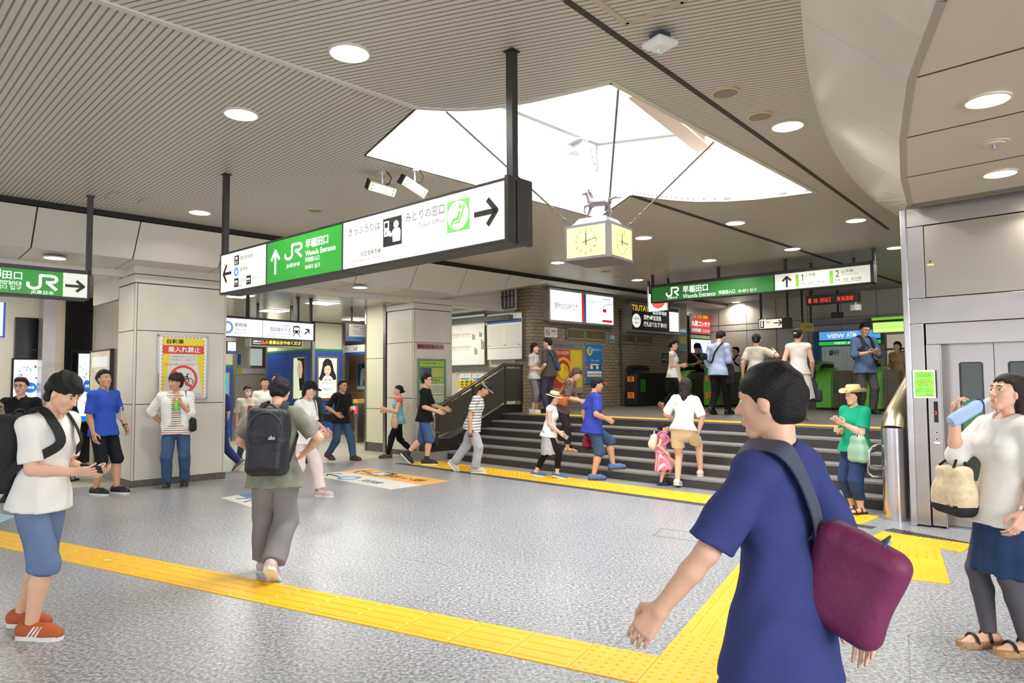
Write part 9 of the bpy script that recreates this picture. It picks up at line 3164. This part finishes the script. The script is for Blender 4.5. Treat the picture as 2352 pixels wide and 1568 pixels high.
backpack(J, 'black backpack worn by the tall man reading his phone before the gates', BAG_BK, .12, .2, .07, -.03)
phone(J, 'dark phone in the hands of the tall man before the gates', 'R')
sling_bag(J, 'small black pouch at the hip of the tall man before the gates', BAG_BK, 'L', -.03, (.08, .03, .06), sw=.015)
person('woman in beige top and cream shorts at the far right edge of the gates', (2066, 938), -60, H=1.58, g='f', lod=.014, top=(fab('top_beige', (176, 146, 112)), .6, .03, .02), bot=('pants', C_CREAM, .3, .02), shoes=(S_BL, S_WH, 'shoe'), hair=('bob', HAIR))
person('dark-haired person passing behind the large green gate', (1858, 912), -70, H=1.46, g='f', lod=.014, top=(C_GREYD, .45, .03, .014), bot=('pants', C_BLACK, 1, .01), shoes=(S_BK, S_BK, 'shoe'), hair=('bob', HAIR))
# 23 woman in green with the straw hat
J = person('woman in green T-shirt, cropped jeans and a curled straw hat standing by the steel post', (1970, 1178), -74, H=1.50, g='f', lod=.009, neck=4, build=1.16, feet={'L': (-.05, .02, 0, 0), 'R': (.055, .0, 0, 0)},
   arms={'L': dict(w=(-.03, .17, -.09), e=(.35, -.5, -1), hd=(-.05, .9, .4), hn=(-.6, -.1, .8), curl=.7), 'R': dict(w=(-.08, .15, -.14), e=(.35, -.7, -.8), curl=.7)},
   top=(C_GREEN, .4, .035, .035), bot=('pants', C_JEAN_D, .84, .014), shoes=(S_BK, S_BK, 'sandal'), hair=('bob', HAIR), extras=[lambda J: brim_hat(J, M_STRAW, None, .74, curl=.26, hgt=.46, z0=.2, pitch=.05)])
hand_bag(J, 'pale green woven bag on the arm of the woman in green', mat('bag_mint', (150, 190, 160), .8, bump=1.0, bscale=90), 'L', (.125, .07, .15), at_elbow=True, hang=.05, sm=M_WHITE)
phone(J, 'pink-white phone held out by the woman in green', 'L', mat('phone_rose', (214, 186, 186), .3))
# 24 girl and the woman beside her
J = person('little girl in a pink check dress starting up the steps', (1528, 1112), 74, top_py=972, g='f', lod=.0085, lean=8, feet={'R': (.05, .0, 0, 0), 'L': (-.05, .12, .10, 0)}, arms={'R': dict(w=(.02, .08, -.24))}, top=(fab('gingham_pink', (214, 130, 150), noise=.3), .12, .0, .012), bot=('skirt', stripe_mat('pink_check', (206, 110, 128), [(226, 190, 196)], .03, 'X', .4), .27, .07), shoes=(fab('shoe_navy', (40, 50, 88)), S_BK, 'shoe'), hair=('bun', HAIR))
backpack(J, 'small cream and pink backpack worn by the little girl', mat('bag_cream_pink', (232, 214, 190), .7, noise=.2, nscale=14), .095, .12, .06, -.02, sm=mat('strap_pink', (220, 130, 180), .7))
J = person('young woman in white blouse and beige shorts stepping onto the stairs beside the girl', (1590, 1116), 150, top_py=868, g='f', lod=.009, lean=8, side=3, neck=4, feet={'L': (-.06, .0, 0, 12), 'R': (.10, .2, .145, 0)}, arms={'R': dict(w=(.03, .08, -.27), e=(1, -.5, 0)), 'L': dict(w=(.02, .14, -.2), e=(.6, -.6, 0))},
   top=(C_WHITE, .46, .0, .03), bot=('pants', fab('shorts_beige', (216, 196, 158)), .32, .02), shoes=(mat('shoe_ivory', (228, 216, 196), .6), S_WH, 'flat'), hair=('long', HAIR_B))
hand_bag(J, 'purple bag just visible left of the young woman in beige shorts', mat('bag_purple', (84, 60, 150), .7), 'L', (.08, .05, .16), hang=.0, at=(.06, 0, .1))
# 25 walker in navy in the foreground
J = person('person in navy T-shirt and navy trousers walking away in the right foreground', (1812, 2085), -138, H=1.66, g='f', lod=.0085, neck=6, build=.9, z=0.0, feet={'L': (-.05, .12, 0, 0), 'R': (.05, -.14, 0, 30)},
   arms={'L': dict(w=(.10, .14, -.25), e=(.6, -.8, 0), curl=.5), 'R': dict(w=(.09, -.06, -.29), e=(.6, -.6, 0), curl=.5)}, turn=-12,
   top=(C_NAVY, .46, .10, .045), bot=('pants', C_NAVY, .9, .03), shoes=(S_BK, S_WH, 'shoe'), hair=('crop', HAIR))
sling_bag(J, 'magenta crossbody bag on the hip of the walker in navy', mat('bag_magenta', (112, 36, 78), .6, bump=.4, bscale=30), 'R', -.085, (.13, .055, .155), back=.20, inw=.2, tl=20, cross=True, sm=mat('strap_slate', (70, 74, 92), .7), sw=.065, soft_=.05)
# 26 woman drinking at the right edge
J = person('woman in white blouse and denim skirt drinking from a bottle at the right edge', (2326, 1490), -84, H=1.63, g='f', lod=.0085, lean=-2, neck=-10, feet={'R': (.045, .06, 0, 0), 'L': (-.045, -.01, 0, 0)},
   arms={'R': dict(w=(-.02, .15, .03), e=(.1, .3, -1), hd=(-.2, .1, .9), hn=(-.8, -.6, .1), curl=1.0), 'L': dict(w=(.03, .05, -.29), e=(.4, -1, 0), curl=.7)},
   top=(C_WHITE, .52, .075, .045), bot=('skirt', C_JEAN_D, .25, .035), over=(fab('leggings_grey', (88, 86, 92), bump=.1), 1.0), shoes=(S_BK, M_CORK, 'sandal'), hair=('long', HAIR_B), extras=[lambda J: wristband(J, 'L', M_ALU)])
mo, hd = J['h'](0, .44, -.27), J['HD']['R']
t = carried(J, 'drink_bottle', 'bottle in a pale blue cloth cover held to the mouth of the drinking woman', 'bottle')
a_ = mo + J['RM'][:, 1] * .01
d_ = nrm(J['fs'] * .84 - J['u'] * .54 + J['rs'] * .12)
MB().tube([Vector(a_), Vector(a_ + d_ * .03), Vector(a_ + d_ * .06), Vector(a_ + d_ * .075)], [.012, .013, .026, .028], 16).build('bottle_neck', mat('clear_plastic', (190, 206, 210), .1), t, smooth='auto')
MB().tube([Vector(a_ + d_ * x) for x in (.07, .09, .22, .27, .285)], [.034, .038, .040, .034, .004], 18).build('cloth_cover', fab('cover_blue', (166, 192, 226)), t, smooth='auto')
b = MB().tube([Vector(a_ + d_ * .07 + V3(.036 * math.cos(q), 0, .036 * math.sin(q))) for q in [2 * math.pi * i / 14 for i in range(14)]], .004, 6, closed=True)
b.tube([Vector(a_ + d_ * x + V3(.041, 0, .01)) for x in (.07, .12, .2, .27)], .004, 6)
b.build('cover_piping', C_NAVY, t)
hand_bag(J, 'straw basket bag with a black base on the raised arm of the drinking woman', M_STRAW2, 'R', (.13, .08, .15), at_elbow=True, hang=.10, at=(0, .02, 0), sm=BAG_BK, bottom=mat('bag_base_black', (30, 32, 30), .8), taper=.8)
